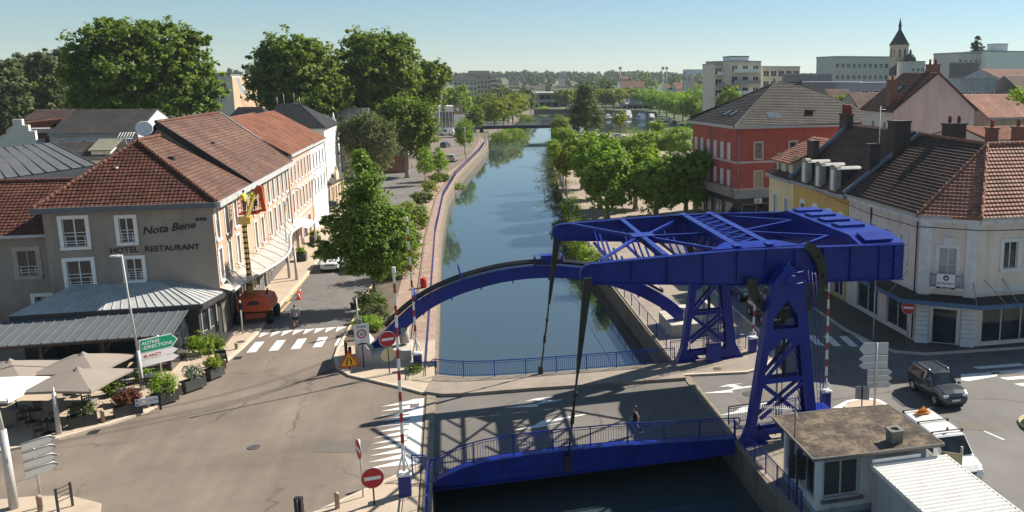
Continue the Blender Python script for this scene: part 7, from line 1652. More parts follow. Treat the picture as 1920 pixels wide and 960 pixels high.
for k, (x, Y, pt, lab) in enumerate(((1302, 240, P_SIL, 'silver car beside the red building, nearest the corner'), (1290, 300, P_WHT, 'white car in the basin car park, nearest the lamps'), (1276, 320, P_DGR, 'grey car in the basin car park'), (1262, 345, P_RED, 'dark red car in the basin car park'), (1252, 370, P_WHT, 'white car farther along the basin car park'))):
    p = far(x, 240, Y); p.z = .03; vehicle('parked_car', lab, 'car', p, R(75+k*7), pt, 4.3, 1.8, 1.5, 'hatch', 'cars parked by the boat basin')
# ---- people
def skin(name, verts, edges, radii, material, parent, sub=2):
    me = bpy.data.meshes.new(name); me.from_pydata([Vector(v) for v in verts], edges, []); ob = bpy.data.objects.new(name, me); COL.objects.link(ob)
    md = ob.modifiers.new('Skin', 'SKIN'); md.use_smooth_shade = True
    for i, r_ in enumerate(radii): sv = me.skin_vertices[0].data[i]; sv.radius = (r_, r_) if not isinstance(r_, tuple) else r_; sv.use_root = (i == 0)
    s = ob.modifiers.new('Subsurf', 'SUBSURF'); s.levels = s.render_levels = sub
    dg = bpy.context.evaluated_depsgraph_get(); m2 = bpy.data.meshes.new_from_object(ob.evaluated_get(dg)); bpy.data.objects.remove(ob)
    m2.name = name; m2.materials.clear(); m2.materials.append(material); m2.polygons.foreach_set('use_smooth', [True]*len(m2.polygons)); o = bpy.data.objects.new(name, m2); COL.objects.link(o)
    if parent: o.parent = parent; ORG[o.name] = Vector((0, 0, 0))
    return o
SKINM = mat('skin', (.42, .24, .17), .6, var=.06)
def person(label, loc, heading, top, bottom, hairm, knees, elbows, h=1.74, female=False, shorts=False, long_hair=False, group=None, lean=0., sleeve=False):
    """x forward, standing height h; knees/elbows = ((knee xyz, foot xyz) left, right), in metres for h = 1.74"""
    o = thing('person', label, 'person', (0, 0, 0), group); s = h/1.74; V = lambda x, y, z: Vector((x*s, y*s, z*s))
    sh = .17 if female else .2; hp = .09; lx = lean
    vs = [V(0, 0, .93), V(lx*.4, 0, 1.12), V(lx*.8, 0, 1.34), V(lx, 0, 1.47), V(lx+.01, 0, 1.54), V(lx+.03, 0, 1.62), V(lx+.02, 0, 1.71)]; ed = [(0, 1), (1, 2), (2, 3), (3, 4), (4, 5), (5, 6)]
    rd = [(.125*s, .15*s), (.105*s, .125*s if female else .14*s), (.11*s, .155*s), (.07*s, .10*s), .052*s, (.085*s, .075*s), (.07*s, .065*s)]
    def chain(start, pts, rs):
        prev = start
        for p, r_ in zip(pts, rs): vs.append(p); rd.append(r_); ed.append((prev, len(vs)-1)); prev = len(vs)-1
        return prev
    ends = []
    for sd_, (kn, ft) in zip((1, -1), knees):
        f = V(*ft); chain(0, [V(0, sd_*hp, .86), V(*kn), f+V(0, 0, .09), f+V(.07, 0, .04), f+V(.17, 0, .03)], [.088*s, .058*s, .042*s, .042*s, .035*s])
    for sd_, (el, hd_) in zip((1, -1), elbows):
        h_ = V(*hd_); e_ = V(*el); w_ = chain(2, [V(lx, sd_*sh, 1.42), e_, h_], [.06*s, .042*s, .03*s]); d = (h_-e_).normalized(); u = Vector((1, 0, 0)) if abs(d.x) < .8 else Vector((0, 0, 1)); a_ = d.cross(u).normalized(); fwd = a_.cross(d)
        pm = chain(w_, [h_+d*.07*s], [(.032*s, .02*s)])
        for j, (off, ln) in enumerate(((-.026, .07), (-.009, .08), (.009, .077), (.026, .06))): chain(pm, [h_+d*(.085*s)+fwd*off*s, h_+d*(.085+ln*.6)*s+fwd*off*s-a_*.008*sd_, h_+d*(.085+ln)*s+fwd*off*s-a_*.02*sd_], [.009*s, .0085*s, .007*s])
        chain(w_, [h_+d*.03*s+fwd*.035*s, h_+d*.075*s+fwd*.05*s], [.011*s, .009*s])
    skin('body', vs, ed, rd, SKINM, o)
    def garment(nm, idx_pts, m_, g=.018):
        v2, e2, r2 = [], [], []
        for ch in idx_pts:
            prev = None
            for p, r_ in ch:
                hit = next((i for i, q in enumerate(v2) if (q-p).length < 1e-5), None)
                if hit is None: v2.append(p); r2.append(tuple(x+g*s for x in r_) if isinstance(r_, tuple) else r_+g*s); hit = len(v2)-1
                if prev is not None: e2.append((prev, hit))
                prev = hit
        skin(nm, v2, e2, r2, m_, o)
    L_ = lambda a, b, t: a.lerp(b, t)
    arms = []
    for sd_, (el, hd_) in zip((1, -1), elbows):
        sp_ = V(lx, sd_*sh, 1.42); e_ = V(*el); ch = [(vs[2], rd[2]), (sp_, .062*s), (L_(sp_, e_, .6), .052*s)]
        if sleeve: ch += [(e_, .046*s), (L_(e_, V(*hd_), .85), .036*s)]
        arms.append(ch if not female else [(vs[2], rd[2]), (sp_*.86+vs[2]*.14, .058*s)])
    garment('top', [[(vs[0]-V(0, 0, .13), (.135*s, .16*s)), (vs[0], (.135*s, .16*s)), (vs[1], rd[1]), (vs[2], (.115*s, .165*s)), (vs[3]-V(0, 0, .02), (.085*s, .115*s))]] + arms, top, .034 if female else .026)
    legs = []
    for sd_, (kn, ft) in zip((1, -1), knees):
        hp_ = V(0, sd_*hp, .86); k_ = V(*kn); f_ = V(*ft)+V(0, 0, .1); ch = [(vs[0]+V(0, 0, .06), rd[0]), (hp_, .094*s), (L_(hp_, k_, .8 if shorts else 1), .07*s if shorts else .06*s)]
        if not shorts: ch.append((L_(k_, f_, .9), .046*s))
        legs.append(ch)
    garment('trousers' if not shorts else 'shorts', legs, bottom, .02)
    for sd_, (kn, ft) in zip((1, -1), knees):
        f = V(*ft); mb = MB(); mb.loft([[f+V(x, y, z) for y, z in ((-w_, 0), (w_, 0), (w_*.85, hh), (-w_*.85, hh))] for x, w_, hh in ((-.075, .035, .09), (.0, .045, .1), (.1, .048, .07), (.19, .035, .05))]); mb.build('shoe', WHITE if female else RUB, o, (0, 0, 0))
    hc = V(lx+.015, 0, 1.66); mb = MB()
    hr = [[hc+V(.1*math.cos(a)*q*(1 if math.cos(a) < 0 else .8)-.02, .088*math.sin(a)*q, z) for a in [i*math.pi/6 for i in range(12)]] for z, q in ((-.01, .98), (.03, 1.05), (.07, .92), (.1, .55), (.11, .1))]
    mb.loft(hr, smooth=True)
    if long_hair: mb.loft([[V(lx-.045+x, y, z) for x, y in ((-t, -w_), (t, -w_), (t, w_), (-t, w_))] for z, w_, t in ((1.72, .05, .03), (1.62, .085, .05), (1.48, .1, .045), (1.32, .085, .035), (1.2, .03, .015))], smooth=True)
    mb.build('hair', hairm, o, (0, 0, 0))
    mb = MB()
    for sd_ in (-1, 1): mb.lathe([(.001, -.009), (.009, 0), (.001, .009)], V(lx+.108, sd_*.032, 1.645), 6)
    mb.build('eyes', INK, o, (0, 0, 0)); mb = MB(); mb.loft([[V(lx+.1, -.012, 1.64), V(lx+.1, .012, 1.64), V(lx+.1, 0, 1.65)], [V(lx+.128, -.014, 1.605), V(lx+.128, .014, 1.605), V(lx+.12, 0, 1.615)]]); mb.build('nose', SKINM, o, (0, 0, 0))
    mb = MB(); mb.box(V(lx+.098, -.022, 1.572), V(lx+.108, .022, 1.58)); mb.build('mouth', mat('lips', (.3, .1, .09), .6), o, (0, 0, 0))
    o.location = loc; o.rotation_euler = (0, 0, heading); ORG[o.name] = Vector(loc)
    return o
HAIRB, HAIRD = mat('hair_brown', (.05, .025, .014), .6), mat('hair_dark', (.015, .012, .01), .6)
person('woman in a black top and blue jeans walking left across the bridge', (8.85, 42.55, .0), R(183), mat('cloth_black', (.012, .012, .014), .9), mat('denim_blue', (.06, .10, .18), .9), HAIRB, (((.12, .09, .48), (.2, .08, 0)), ((-.08, -.09, .48), (-.42, -.08, .06))), (((-.14, .24, 1.12), (-.1, .26, .88)), ((.08, -.24, 1.14), (.22, -.24, .92))), 1.66, True, long_hair=True)
person('man in a grey shirt and black shorts walking away up the left street', (-12.1, 69.3, .0), R(94), mat('cloth_grey', (.22, .23, .26), .9), mat('cloth_black', (.012, .012, .014), .9), HAIRD, (((.05, .09, .48), (-.14, .09, .03)), ((.1, -.09, .48), (.14, -.09, 0))), (((-.06, .27, 1.13), (.05, .28, .9)), ((.05, -.27, 1.13), (.16, -.26, .92))), 1.8, shorts=True)
HV = mat('hi_vis_yellow', (.55, .75, .06), .7); TR_ = mat('work_trousers', (.05, .05, .07), .9)
for x, y, hd_, lab in ((-15.75, 73.3, R(150), 'worker in a yellow high visibility vest at the left of the lift basket'), (-15.2, 73.7, R(120), 'worker in a yellow high visibility vest at the right of the lift basket')):
    person(lab, (x, y, 8.55), hd_, HV, TR_, HAIRD, (((.02, .09, .48), (.0, .09, 0)), ((.04, -.09, .48), (.05, -.09, 0))), (((.12, .27, 1.2), (.38, .2, 1.25)), ((.1, -.27, 1.2), (.36, -.2, 1.3))), 1.75, group='workers in the lift basket')
p = at(1236, 268, .03); person('distant walker in dark clothes on the sandy path between the broad clipped planes', p, R(-100), mat('cloth_black', (.012, .012, .014), .9), TR_, HAIRD, (((.1, .09, .48), (.15, .09, 0)), ((-.05, -.09, .48), (-.2, -.09, .04))), (((-.06, .27, 1.13), (.05, .28, .9)), ((.05, -.27, 1.13), (.16, -.26, .92))), 1.75)
# ---- boom lift
bl = thing('boom_lift', 'orange boom lift with yellow mast raising a work basket to the hotel windows', 'boom lift', (-15.3, 72.2, 0))
mb = MB(); mb.cbox((-15.3, 72.2, .75), (1.7, 2.6, .42), R(8), .06); mb.build('chassis', mat('lift_orange_dark', (.36, .07, .025), .5, fine=.2), bl)
for dx, dy in ((-1.15, -.95), (1.05, -.8), (-1.15, 1.15), (1.15, 1.25)):
    c = Vector((-15.3+dx, 72.2+dy, .52)); mb = MB(); mb.lathe([(.3, -.2), (.5, -.2), (.53, -.1), (.53, .1), (.5, .2), (.3, .2)], (0, 0, 0), 16); mb.xform(Matrix.Translation(c) @ Matrix.Rotation(R(90), 4, 'Y')); wl = mb.build('wheel', RUB, bl)
    mb = MB(); mb.cyl(c-Vector((.16, 0, 0)), c+Vector((.16, 0, 0)), .3, n=12); mb.build('rim', ORNG, wl)
mb = MB(); mb.loft([[(-16.4, 71.0, 1.1), (-14.1, 70.8, 1.1), (-14.0, 73.2, 1.1), (-16.4, 73.4, 1.1)], [(-16.45, 70.95, 1.5), (-14.05, 70.75, 1.5), (-13.95, 73.25, 1.5), (-16.45, 73.45, 1.5)], [(-16.4, 71.0, 2.15), (-14.2, 70.85, 2.1), (-14.1, 73.1, 2.1), (-16.4, 73.4, 2.15)], [(-16.2, 71.3, 2.35), (-14.5, 71.15, 2.3), (-14.4, 72.9, 2.3), (-16.2, 73.1, 2.35)]]); tt = mb.build('turret', ORNG, bl)
mb = MB(); mb.plate([(-15.25+.42*math.cos(a), 70.86, 1.78+.17*math.sin(a)) for a in [k*math.pi/10 for k in range(20)]], .06, (-.09, -1, .1)); mb.build('badge', BLACK, tt)
mb = MB(); mb.cyl((-14.4, 71.6, 2.3), (-14.3, 71.5, 2.75), .07, .07, 8); mb.build('exhaust', BLACK, tt)
mb = MB(); mb.box((-15.82, 72.2, 2.2), (-15.68, 72.45, 8.1)); mb.box((-15.62, 72.22, 2.2), (-15.5, 72.43, 8.0)); mb.build('mast', YELP, bl)
mb = MB()
for k in range(12): z = 2.9+k*.42; mb.box((-15.84, 72.15, z), (-15.5, 72.2, z+.14))
mb.build('chain_carrier', BLACK, bl)
mb = MB(); mb.box((-16.05, 72.1, 7.8), (-15.2, 72.6, 8.35)); mb.build('knuckle', YELP, bl)
mb = MB(); mb.beam((-15.5, 72.35, 8.2), (-14.75, 73.0, 10.3), .22, .26); mb.build('jib', YELP, bl)
mb = MB(); mb.beam((-14.85, 72.95, 10.1), (-14.5, 73.1, 10.6), .34, .36); mb.beam((-14.5, 73.1, 10.6), (-14.4, 73.4, 8.6), .3, .3); mb.beam((-14.45, 73.4, 8.7), (-15.2, 73.4, 8.5), .25, .2); mb.build('jib_head', ORNG, bl)
bk = MB(); bk.box((-16.15, 72.85, 8.42), (-14.8, 74.1, 8.54)); bko = bk.build('basket', ORNG, bl)
bk = MB()
for x in (-16.13, -15.47, -14.82):
    for y in (72.87, 74.08): bk.box((x-.025, y-.025, 8.54), (x+.025, y+.025, 9.62))
for z in (8.95, 9.3, 9.6):
    for y in (72.87, 74.08): bk.box((-16.13, y-.02, z-.02), (-14.82, y+.02, z+.02))
    for x in (-16.13, -14.82): bk.box((x-.02, 72.87, z-.019), (x+.02, 74.08, z+.019))
bk.build('basket_rail', ORNG, bko); mb = MB(); mb.box((-15.1, 72.75, 9.1), (-14.75, 73.0, 9.65)); mb.build('control_box', BLACK, bko)
# ---- terrace: parasols, tables, chairs, planters, bollards, boards
UMG = mat('parasol_taupe', (.25, .21, .175), .85, var=.06, sc=1); UMW = mat('parasol_white', (.72, .70, .67), .85, var=.05, sc=1)
def parasol(label, x, y, rz, m_, half=1.85, zt=2.95, ze=2.3):
    o = thing('parasol', label, 'parasol', (0, 0, 0), 'square parasols on the restaurant terrace')
    mb = MB(); n_ = 4; A = [Vector((sx*half, sy*half, ze)) for sx, sy in ((1, 1), (-1, 1), (-1, -1), (1, -1))]; T = Vector((0, 0, zt))
    for k in range(4):
        a, b = A[k], A[(k+1) % 4]; md_ = (a+b)/2+Vector((0, 0, .05)); q_ = T.lerp(md_, .5)+Vector((0, 0, .03))
        mb.mesh([T, a, md_, b], [(0, 1, 2), (0, 2, 3)]); mb.mesh([a, md_, b, a-Vector((0, 0, .14)), md_-Vector((0, 0, .14)), b-Vector((0, 0, .14))], [(0, 3, 4, 1), (1, 4, 5, 2)])
    mb.loft([[T+Vector((.24*math.cos(a), .24*math.sin(a), -.06)) for a in [k*math.pi/4 for k in range(8)]], [T+Vector((.03*math.cos(a), .03*math.sin(a), .12)) for a in [k*math.pi/4 for k in range(8)]]])
    mb.build('canopy', m_, o, (0, 0, 0))
    mb = MB(); mb.cyl((0, 0, .1), (0, 0, zt), .03, n=8); mb.build('pole', BLACK, o, (0, 0, 0))
    for a in A: mb = MB(); mb.beam((0, 0, zt-.1), a+Vector((0, 0, .0)), .025, .025); mb.build('rib', BLACK, o, (0, 0, 0))
    mb = MB(); mb.cbox((0, 0, .06), (.75, .75, .12), 0, .02); mb.build('base', mat('slab_grey', (.2, .2, .2), .9), o, (0, 0, 0))
    o.location = (x, y, .12); o.rotation_euler = (0, 0, rz); return o
parasol('taupe square parasol nearest the roadside planters', -20.5, 52.9, R(-14), UMG)
parasol('taupe square parasol behind the nearest one, close to the tall lamp post', -21.3, 55.9, R(-14), UMG)
parasol('taupe square parasol at the left edge behind the white one', -24.8, 55.6, R(-12), UMG)
parasol('white square parasol at the left edge of the terrace', -24.2, 52.5, R(-12), UMW)
def make_chair():
    o = thing('terrace_chair', 'black terrace chair', 'chair', (0, 0, 0), 'black chairs at the terrace tables')
    mb = MB(); mb.box((-.22, -.22, .42), (.22, .22, .46)); mb.build('seat', BLACK, o); mb = MB()
    for k in range(5): mb.box((-.21+k*.1, -.235, .5), (-.17+k*.1, -.215, .84))
    mb.box((-.22, -.24, .8), (.22, -.21, .87)); mb.build('backrest', BLACK, o)
    for sx in (-1, 1):
        for sy in (-1, 1): mb = MB(); mb.cyl((sx*.2, sy*.2, .42), (sx*.22, sy*.23, 0), .014, n=5); mb.build('leg', BLACK, o)
    return o
def make_table():
    o = thing('terrace_table', 'black terrace table', 'table', (0, 0, 0), 'black tables on the restaurant terrace')
    mb = MB(); mb.cbox((0, 0, .73), (.8, .75, .035), 0, .012); mb.build('table_top', mat('table_black', (.03, .03, .033), .4), o); mb = MB(); mb.cyl((0, 0, .02), (0, 0, .72), .035, n=8); mb.build('leg', BLACK, o); mb = MB(); mb.cbox((0, 0, .02), (.5, .5, .03), 0, .008); mb.build('base', BLACK, o)
    return o
t0, c0 = make_table(), make_chair()
gmat = mat('blue_glass', (.25, .4, .48), .1, spec=.9)
tabs = [(-21.6, 51.2, 'below the nearest taupe parasol'), (-20.9, 53.6, 'behind the copper leaved planter'), (-19.2, 55.2, 'beside the tall lamp post'), (-23.2, 53.3, 'right of the white parasol pole'), (-24.9, 51.4, 'left of the white parasol pole'), (-22.4, 57.0, 'beneath the rear taupe parasol'), (-25.8, 56.6, 'beneath the left rear taupe parasol'), (-20.2, 58.4, 'in front of the terrace roof posts'), (-18.6, 57.6, 'behind the bamboo planter')]
first_c = True; side_n = ['facing the road', 'facing the hotel']; ci = 0
for k, (x, y, wh) in enumerate(tabs):
    t_ = t0 if k == 0 else dup(t0, (0, 0, 0)); t_.location = (x, y, .12); t_.rotation_euler = (0, 0, R(-10)); t_['label'] = 'black terrace table ' + wh
    for j in range(2):
        a = R(-10)+math.pi*j; c_ = c0 if first_c else dup(c0, (0, 0, 0)); first_c = False
        c_.location = (x-math.sin(a)*.62*-1, y-math.cos(a)*.62, .12); c_.rotation_euler = (0, 0, -a); c_['label'] = 'black terrace chair %s, at the table %s' % (side_n[1-j], wh)
    for j in range(2):
        g_ = MB(); g_.lathe([(.035, .868), (.04, .98), (.036, .98), (.032, .88)], (x-.15+.28*j, y+.08*j, 0), 8); g_.solo('drinking_glass', gmat, '%s blue glass on the table %s' % (('left', 'right')[j], wh), 'glass', 'blue glasses on the terrace tables')
pb_ = courses('planter_anthracite', (.05, .05, .05), (.03, .03, .03), 1.4, .6, .05)
def planter(label, x, y, rz, plant, L_=1.35, W_=.6, H_=.62):
    o = thing('planter', label, 'planter', (0, 0, 0), 'dark planters along the terrace kerb')
    mb = MB(); w_ = .04
    for a, b in (((-L_/2, -W_/2, 0), (L_/2, -W_/2+w_, H_)), ((-L_/2, W_/2-w_, 0), (L_/2, W_/2, H_)), ((-L_/2, -W_/2+w_, 0), (-L_/2+w_, W_/2-w_, H_)), ((L_/2-w_, -W_/2+w_, 0), (L_/2, W_/2-w_, H_))): mb.box(a, b)
    mb.build('box', mat('planter_grey', (.055, .055, .055), .7, var=.15, sc=2, stain=.2), o, (0, 0, 0)); mb = MB(); mb.box((-L_/2+w_, -W_/2+w_, .02), (L_/2-w_, W_/2-w_, H_-.08)); mb.build('soil', SOIL, o, (0, 0, 0))
    plant(o, H_); o.location = (x, y, .12); o.rotation_euler = (0, 0, rz); ORG[o.name] = Vector((x, y, .12)); return o
def pl_leaf(lm, h, w_, n, size, seed, **k):
    return lambda o, H_: leaf_cloud('foliage', [(0, 0, H_+h*.5, w_, .4, h*.5), (w_*.45, 0, H_+h*.45, w_*.5, .35, h*.42), (-w_*.45, 0, H_+h*.5, w_*.5, .35, h*.4)], n, size, seed, lm, o, shell=(.1, 1.05), clump=.5, **k)
planter('dark planter with loose pale green shrub, leftmost at the kerb beside the lamp sleeve', -20.2, 51.9, R(20), pl_leaf(LF_GR, .75, .75, 700, .13, 201))
planter('dark planter with copper red leaved shrub behind the white street sign', -18.35, 53.0, R(26), pl_leaf(LF_RD, .85, .7, 800, .14, 202))
planter('dark planter with tall feathery bamboo right of the white street sign', -16.95, 54.6, R(38), pl_leaf(LF_LT, 1.3, .75, 1500, .11, 203, droop=1.2))
planter('dark planter with silvery grey small tree', -15.95, 56.6, R(50), pl_leaf(LF_BG, .95, .6, 600, .11, 204))
planter('dark planter with yellow green clipped shrub beside the menu board', -15.25, 58.6, R(58), pl_leaf(LF_YG, .7, .55, 700, .14, 205), 1.1)
for x, y, h, w_, lm, sd_, lab in ((-17.2, 63.4, 1.6, .8, LF_LT, 210, 'bright green bushy plant against the end of the terrace roof'), (-16.6, 64.3, 1.2, .7, LF_MD, 211, 'green grasses beside the restaurant extension step'), (-19.2, 58.9, .8, .5, LF_LT, 212, 'pale green plant beside the direction sign post'), (-20.3, 56.7, .9, .5, LF_MD, 213, 'potted green plant beside the lamp post table')):
    bush(lab, (x, y, .12), w_, h, lm, sd_, 900, .14, 'potted_plant')
for x, h, yy, lab in ((-16.2, .75, 95.2, 'square brown street planter nearer the boom lift'), (-16.2, .75, 105.5, 'square brown street planter farther up the street')):
    planter(lab, x+.6, yy, 0, pl_leaf(LF_LT, .7, .5, 420, .16, 215+int(yy)), 1.1, 1.1, .75)
WOODB = mat('bollard_wood', (.34, .27, .2), .85, var=.2, sc=4)
blabs = ['leftmost pale bollard at the terrace kerb, by the loose green planter', 'pale bollard between the copper and bamboo planters', 'pale bollard left of the silvery planter', 'pale bollard between silvery and yellow green planters', 'pale bollard beside the menu board', 'pale bollard near the restaurant step', 'pale bollard beside the lower no entry sign', 'pale bollard at the bottom edge left of the no entry sign', 'pale bollard on the bottom left island by the lamp', 'pale bollard on the bottom left island by the sign backs', 'dark bollard left of the roadworks triangle', 'second dark bollard behind the roadworks triangle']
for (x, y, m_, h), lab in zip(((-19.3, 52.1, WOODB, .7), (-17.6, 53.9, WOODB, .7), (-16.4, 55.6, WOODB, .7), (-15.6, 57.6, WOODB, .7), (-15.0, 60.2, WOODB, .6), (-15.2, 64.4, WOODB, .45), (-4.35, 40.1, WOODB, .75), (-5.6, 38.2, WOODB, .75), (-19.6, 42.3, WOODB, .75), (-18.2, 41.5, WOODB, .75), (-7.2, 59.6, BLACK, .95), (-7.6, 60.9, mat('bollard_brown', (.15, .09, .06), .8), .95)), blabs):
    mb = MB(); mb.lathe([(.1, .1), (.1, .1+h*.9), (.115, .1+h*.9), (.09, .12+h), (.02, .14+h)], (x, y, 0), 10); mb.solo('bollard', m_, lab, 'bollard', 'bollards along the kerbs')
mn = thing('menu_board', 'black chalk menu board standing on the pavement by the yellow green planter', 'menu board', (-15.4, 61.0, .12))
for s_ in (-1, 1): mb = MB(); mb.plate([(-15.75, 61.0+s_*.22, .14), (-15.05, 61.1+s_*.22, .14), (-15.08, 61.09+s_*.02, 1.12), (-15.72, 61.0+s_*.02, 1.12)], .035, (.1, -1, s_*-.2)); mb.build('board', BLACK, mn)
lettering(mn, 'chalk_lettering', 'Menu du jour\nEntree  Plat\nDessert', .12, (-15.66, 60.82, .86), (.7, .1, 0), (0, .2, .98), WHITE, .004)
# ---- signs
SGN_W, SGN_G, SGN_B = mat('sign_white', (.72, .72, .71), .45, var=.04), mat('sign_green', (.0, .26, .14), .5, var=.03), mat('sign_blue', (.03, .07, .3), .5)
BACK = mat('sign_back_grey', (.33, .33, .31), .5, var=.1); YEL = mat('sign_yellow', (.75, .42, .02), .5, var=.04)
def post(root, x, y, h, r_=.045, m_=None): mb = MB(); mb.cyl((x, y, .05), (x, y, h), r_, n=8); return mb.build('post', m_ or ALU, root)
def facing(x, y, z, to=None):
    """local frame of a vertical panel at x,y,z whose front looks along to (default: to the camera side)"""
    n = Vector(to).normalized() if to else Vector((-x, -y, 0)).normalized(); r_ = Vector((0, 0, 1)).cross(n); c = Vector((x, y, z))
    return lambda u, v, d=0.: c + r_*u + Vector((0, 0, v)) + n*d, r_, n
def panel(root, nm, q, n, pts, m_, d=.02, th=.025): mb = MB(); mb.plate([q(u, v, d) for u, v in pts], th, n); return mb.build(nm, m_, root)
rect = lambda a, b, c, d: [(a, c), (b, c), (b, d), (a, d)]
circ = lambda r_, n_=28, cx=0, cy=0: [(cx+r_*math.cos(2*math.pi*k/n_), cy+r_*math.sin(2*math.pi*k/n_)) for k in range(n_)]
def no_entry(label, x, y, zc, r_, to=None, h=None, pm=None):
    o = thing('no_entry_sign', label, 'road sign', (x, y, .1)); post(o, x, y, h or zc+r_, .035, pm); q, rr_, n = facing(x, y, zc, to)
    panel(o, 'rim', q, n, circ(r_*1.05), SGN_W, .05, .02); panel(o, 'disc', q, n, circ(r_), REDP, .065, .012); panel(o, 'bar', q, n, rect(-r_*.74, r_*.74, -r_*.17, r_*.17), SGN_W, .075, .01)
    return o, q, n
no_entry('large red no entry disc on a dark post before the blue barrier cabinet', -4.05, 38.1, 1.42, .47, pm=BLACK)
no_entry('red no entry disc turned nearly edge on, behind the large bottom one', -4.6, 39.0, 2.45, .46, (-1, -.35, 0))
o, q, n = no_entry('red no entry disc between the arch footing and the left booms', -4.5, 56.2, 2.42, .5, (.28, -1, 0), pm=BLACK)
panel(o, 'rear_disc', q, n, circ(.46, 28, 0, -1.05), mat('faded_yellow', (.62, .55, .3), .6), .0, .03)
no_entry('red no entry disc at the corner shop pavement', 30.75, 52.3, 2.9, .46, (-.5, -1, 0))
o = thing('zone_sign', 'white square thirty zone sign on a blue post left of the arch footing', 'road sign', (-6.2, 57.9, .1)); post(o, -6.2, 57.9, 3.5, .04, BLUE); q, rr_, n = facing(-6.2, 57.9, 2.5, (.15, -1, 0))
panel(o, 'board', q, n, rect(-.47, .47, -.6, .6), SGN_W, .05); panel(o, 'red_ring', q, n, circ(.3, 28, 0, -.08), REDP, .07, .01); panel(o, 'disc', q, n, circ(.215, 28, 0, -.08), SGN_W, .078, .01); panel(o, 'lower_board', q, n, rect(-.47, .47, -.85, -.62), SGN_W, .05)
panel(o, 'hump_symbol', q, n, [(-.4, -.82), (.4, -.82), (.2, -.72), (0, -.68), (-.2, -.72)], INK, .07, .01)
lettering(o, 'lettering', '30', .3, q(0, -.19, .088), rr_, (0, 0, 1), INK, .003, 'CENTER'); lettering(o, 'lettering', 'ZONE', .2, q(0, .34, .07), rr_, (0, 0, 1), INK, .003, 'CENTER')
o = thing('roadworks_sign', 'yellow and red triangular road narrows sign near the kerb', 'road sign', (-7.05, 57.6, .1)); post(o, -7.05, 57.6, .5, .05, BLACK); q, rr_, n = facing(-7.05, 57.6, .85, (.1, -1, 0))
panel(o, 'rim', q, n, [(-.68, -.52), (.68, -.52), (0, .62)], mat('sign_orange_red', (.62, .07, .02), .5), .05); panel(o, 'face', q, n, [(-.5, -.42), (.5, -.42), (0, .42)], YEL, .07, .012)
for s_ in (-1, 1): panel(o, 'narrows_symbol', q, n, [(s_*.18, -.36), (s_*.10, -.36), (s_*.10, -.16), (s_*.045, -.04), (s_*.045, .14), (s_*.10, .14), (s_*.11, 0), (s_*.18, -.12)], INK, .08, .01)
o = thing('direction_sign', 'green and white arrow direction signs on a pole in front of the terrace roof', 'direction sign', (-18.6, 60.0, .1)); post(o, -18.63, 59.98, 2.75, .06); q, rr_, n = facing(-18.6, 59.9, 1.9, (.75, -1, 0))
arrow = lambda w_, a, b: [(-w_, a), (w_*.68, a), (w_, (a+b)/2), (w_*.68, b), (-w_, b)]
panel(o, 'white_border', q, n, arrow(1.12, -.05, .82), SGN_W, .08); panel(o, 'green_board', q, n, arrow(1.05, 0, .77), SGN_G, .095, .014); panel(o, 'arrow_board', q, n, arrow(1.1, -.5, -.08), SGN_W, .08); panel(o, 'arrow_board', q, n, arrow(1.1, -.95, -.53), SGN_W, .08)
lettering(o, 'lettering', 'AUTRES\n-DIRECTIONS', .29, q(-.98, .45, .106), rr_, (0, 0, 1), SGN_W, .003); lettering(o, 'lettering', 'BLANZY', .28, q(-.95, -.4, .096), rr_, (0, 0, 1), REDP, .003)
o = thing('street_sign', 'low white two plank sign between black posts in front of the bamboo planter', 'street sign', (-17.4, 53.1, .1)); q, rr_, n = facing(-17.4, 53.1, .7, (.35, -1, 0))
for u in (-.62, .62): panel(o, 'post', q, n, rect(u-.06, u+.06, -.6, .42), BLACK, .0, .08)
panel(o, 'plank', q, n, rect(-.56, .56, .1, .28), SGN_W, .03); panel(o, 'plank', q, n, rect(-.56, .56, -.12, .06), SGN_W, .03)
for v in (.19, -.03): panel(o, 'arrow_mark', q, n, [(-.52, v-.04), (-.42, v-.04), (-.42, v+.04), (-.52, v+.04)], INK, .045, .008)
o = thing('direction_sign', 'four grey backed arrow signs on a pole at the bottom left corner', 'direction sign', (-18.3, 41.9, .1)); post(o, -18.3, 41.9, 3.3, .06); q, rr_, n = facing(-18.3, 41.9, 1.8, (.9, -1, 0))
for k in range(4):
    v = 1.18-k*.42; a = panel(o, 'arrow_board', q, n, [(-.45, v), (.62, v), (.85, v+.17), (.62, v+.34), (-.45, v+.34)], BACK, .06); 
    mb = MB(); mb.tube([q(-.45, v+.34, .08), q(.62, v+.34, .08), q(.85, v+.17, .08), q(.62, v, .08)], .02, 5); mb.build('rim', ALU, a)
o = thing('direction_sign', 'tall set of white backed arrow signs on a pole on the right traffic island', 'direction sign', (23.0, 42.4, .1)); post(o, 23.0, 42.4, 4.0, .07); q, rr_, n = facing(23.0, 42.4, 0, (-.2, -1, 0))
WB = mat('sign_back_white', (.55, .54, .50), .5, var=.1, sc=2, stain=.1)
for va, vb in ((3.28, 3.98), (2.82, 3.22), (2.42, 2.79)): panel(o, 'arrow_board', q, n, [(-1.0, (va+vb)/2), (-.72, va), (.72, va), (.72, vb), (-.72, vb)], WB, -.09)
for va, vb in ((2.02, 2.36), (1.64, 1.98), (1.26, 1.6)): panel(o, 'arrow_board', q, n, [(-.45, va), (.8, va), (1.02, (va+vb)/2), (.8, vb), (-.45, vb)], WB, -.09)
o = thing('sign_back', 'small grey square sign seen from behind left of the tall arrow signs', 'road sign', (22.3, 42.6, .1)); post(o, 22.3, 42.6, 1.5, .04, BLACK); q, rr_, n = facing(22.3, 42.6, .95); panel(o, 'board', q, n, rect(-.4, .4, -.4, .4), BACK, -.05)
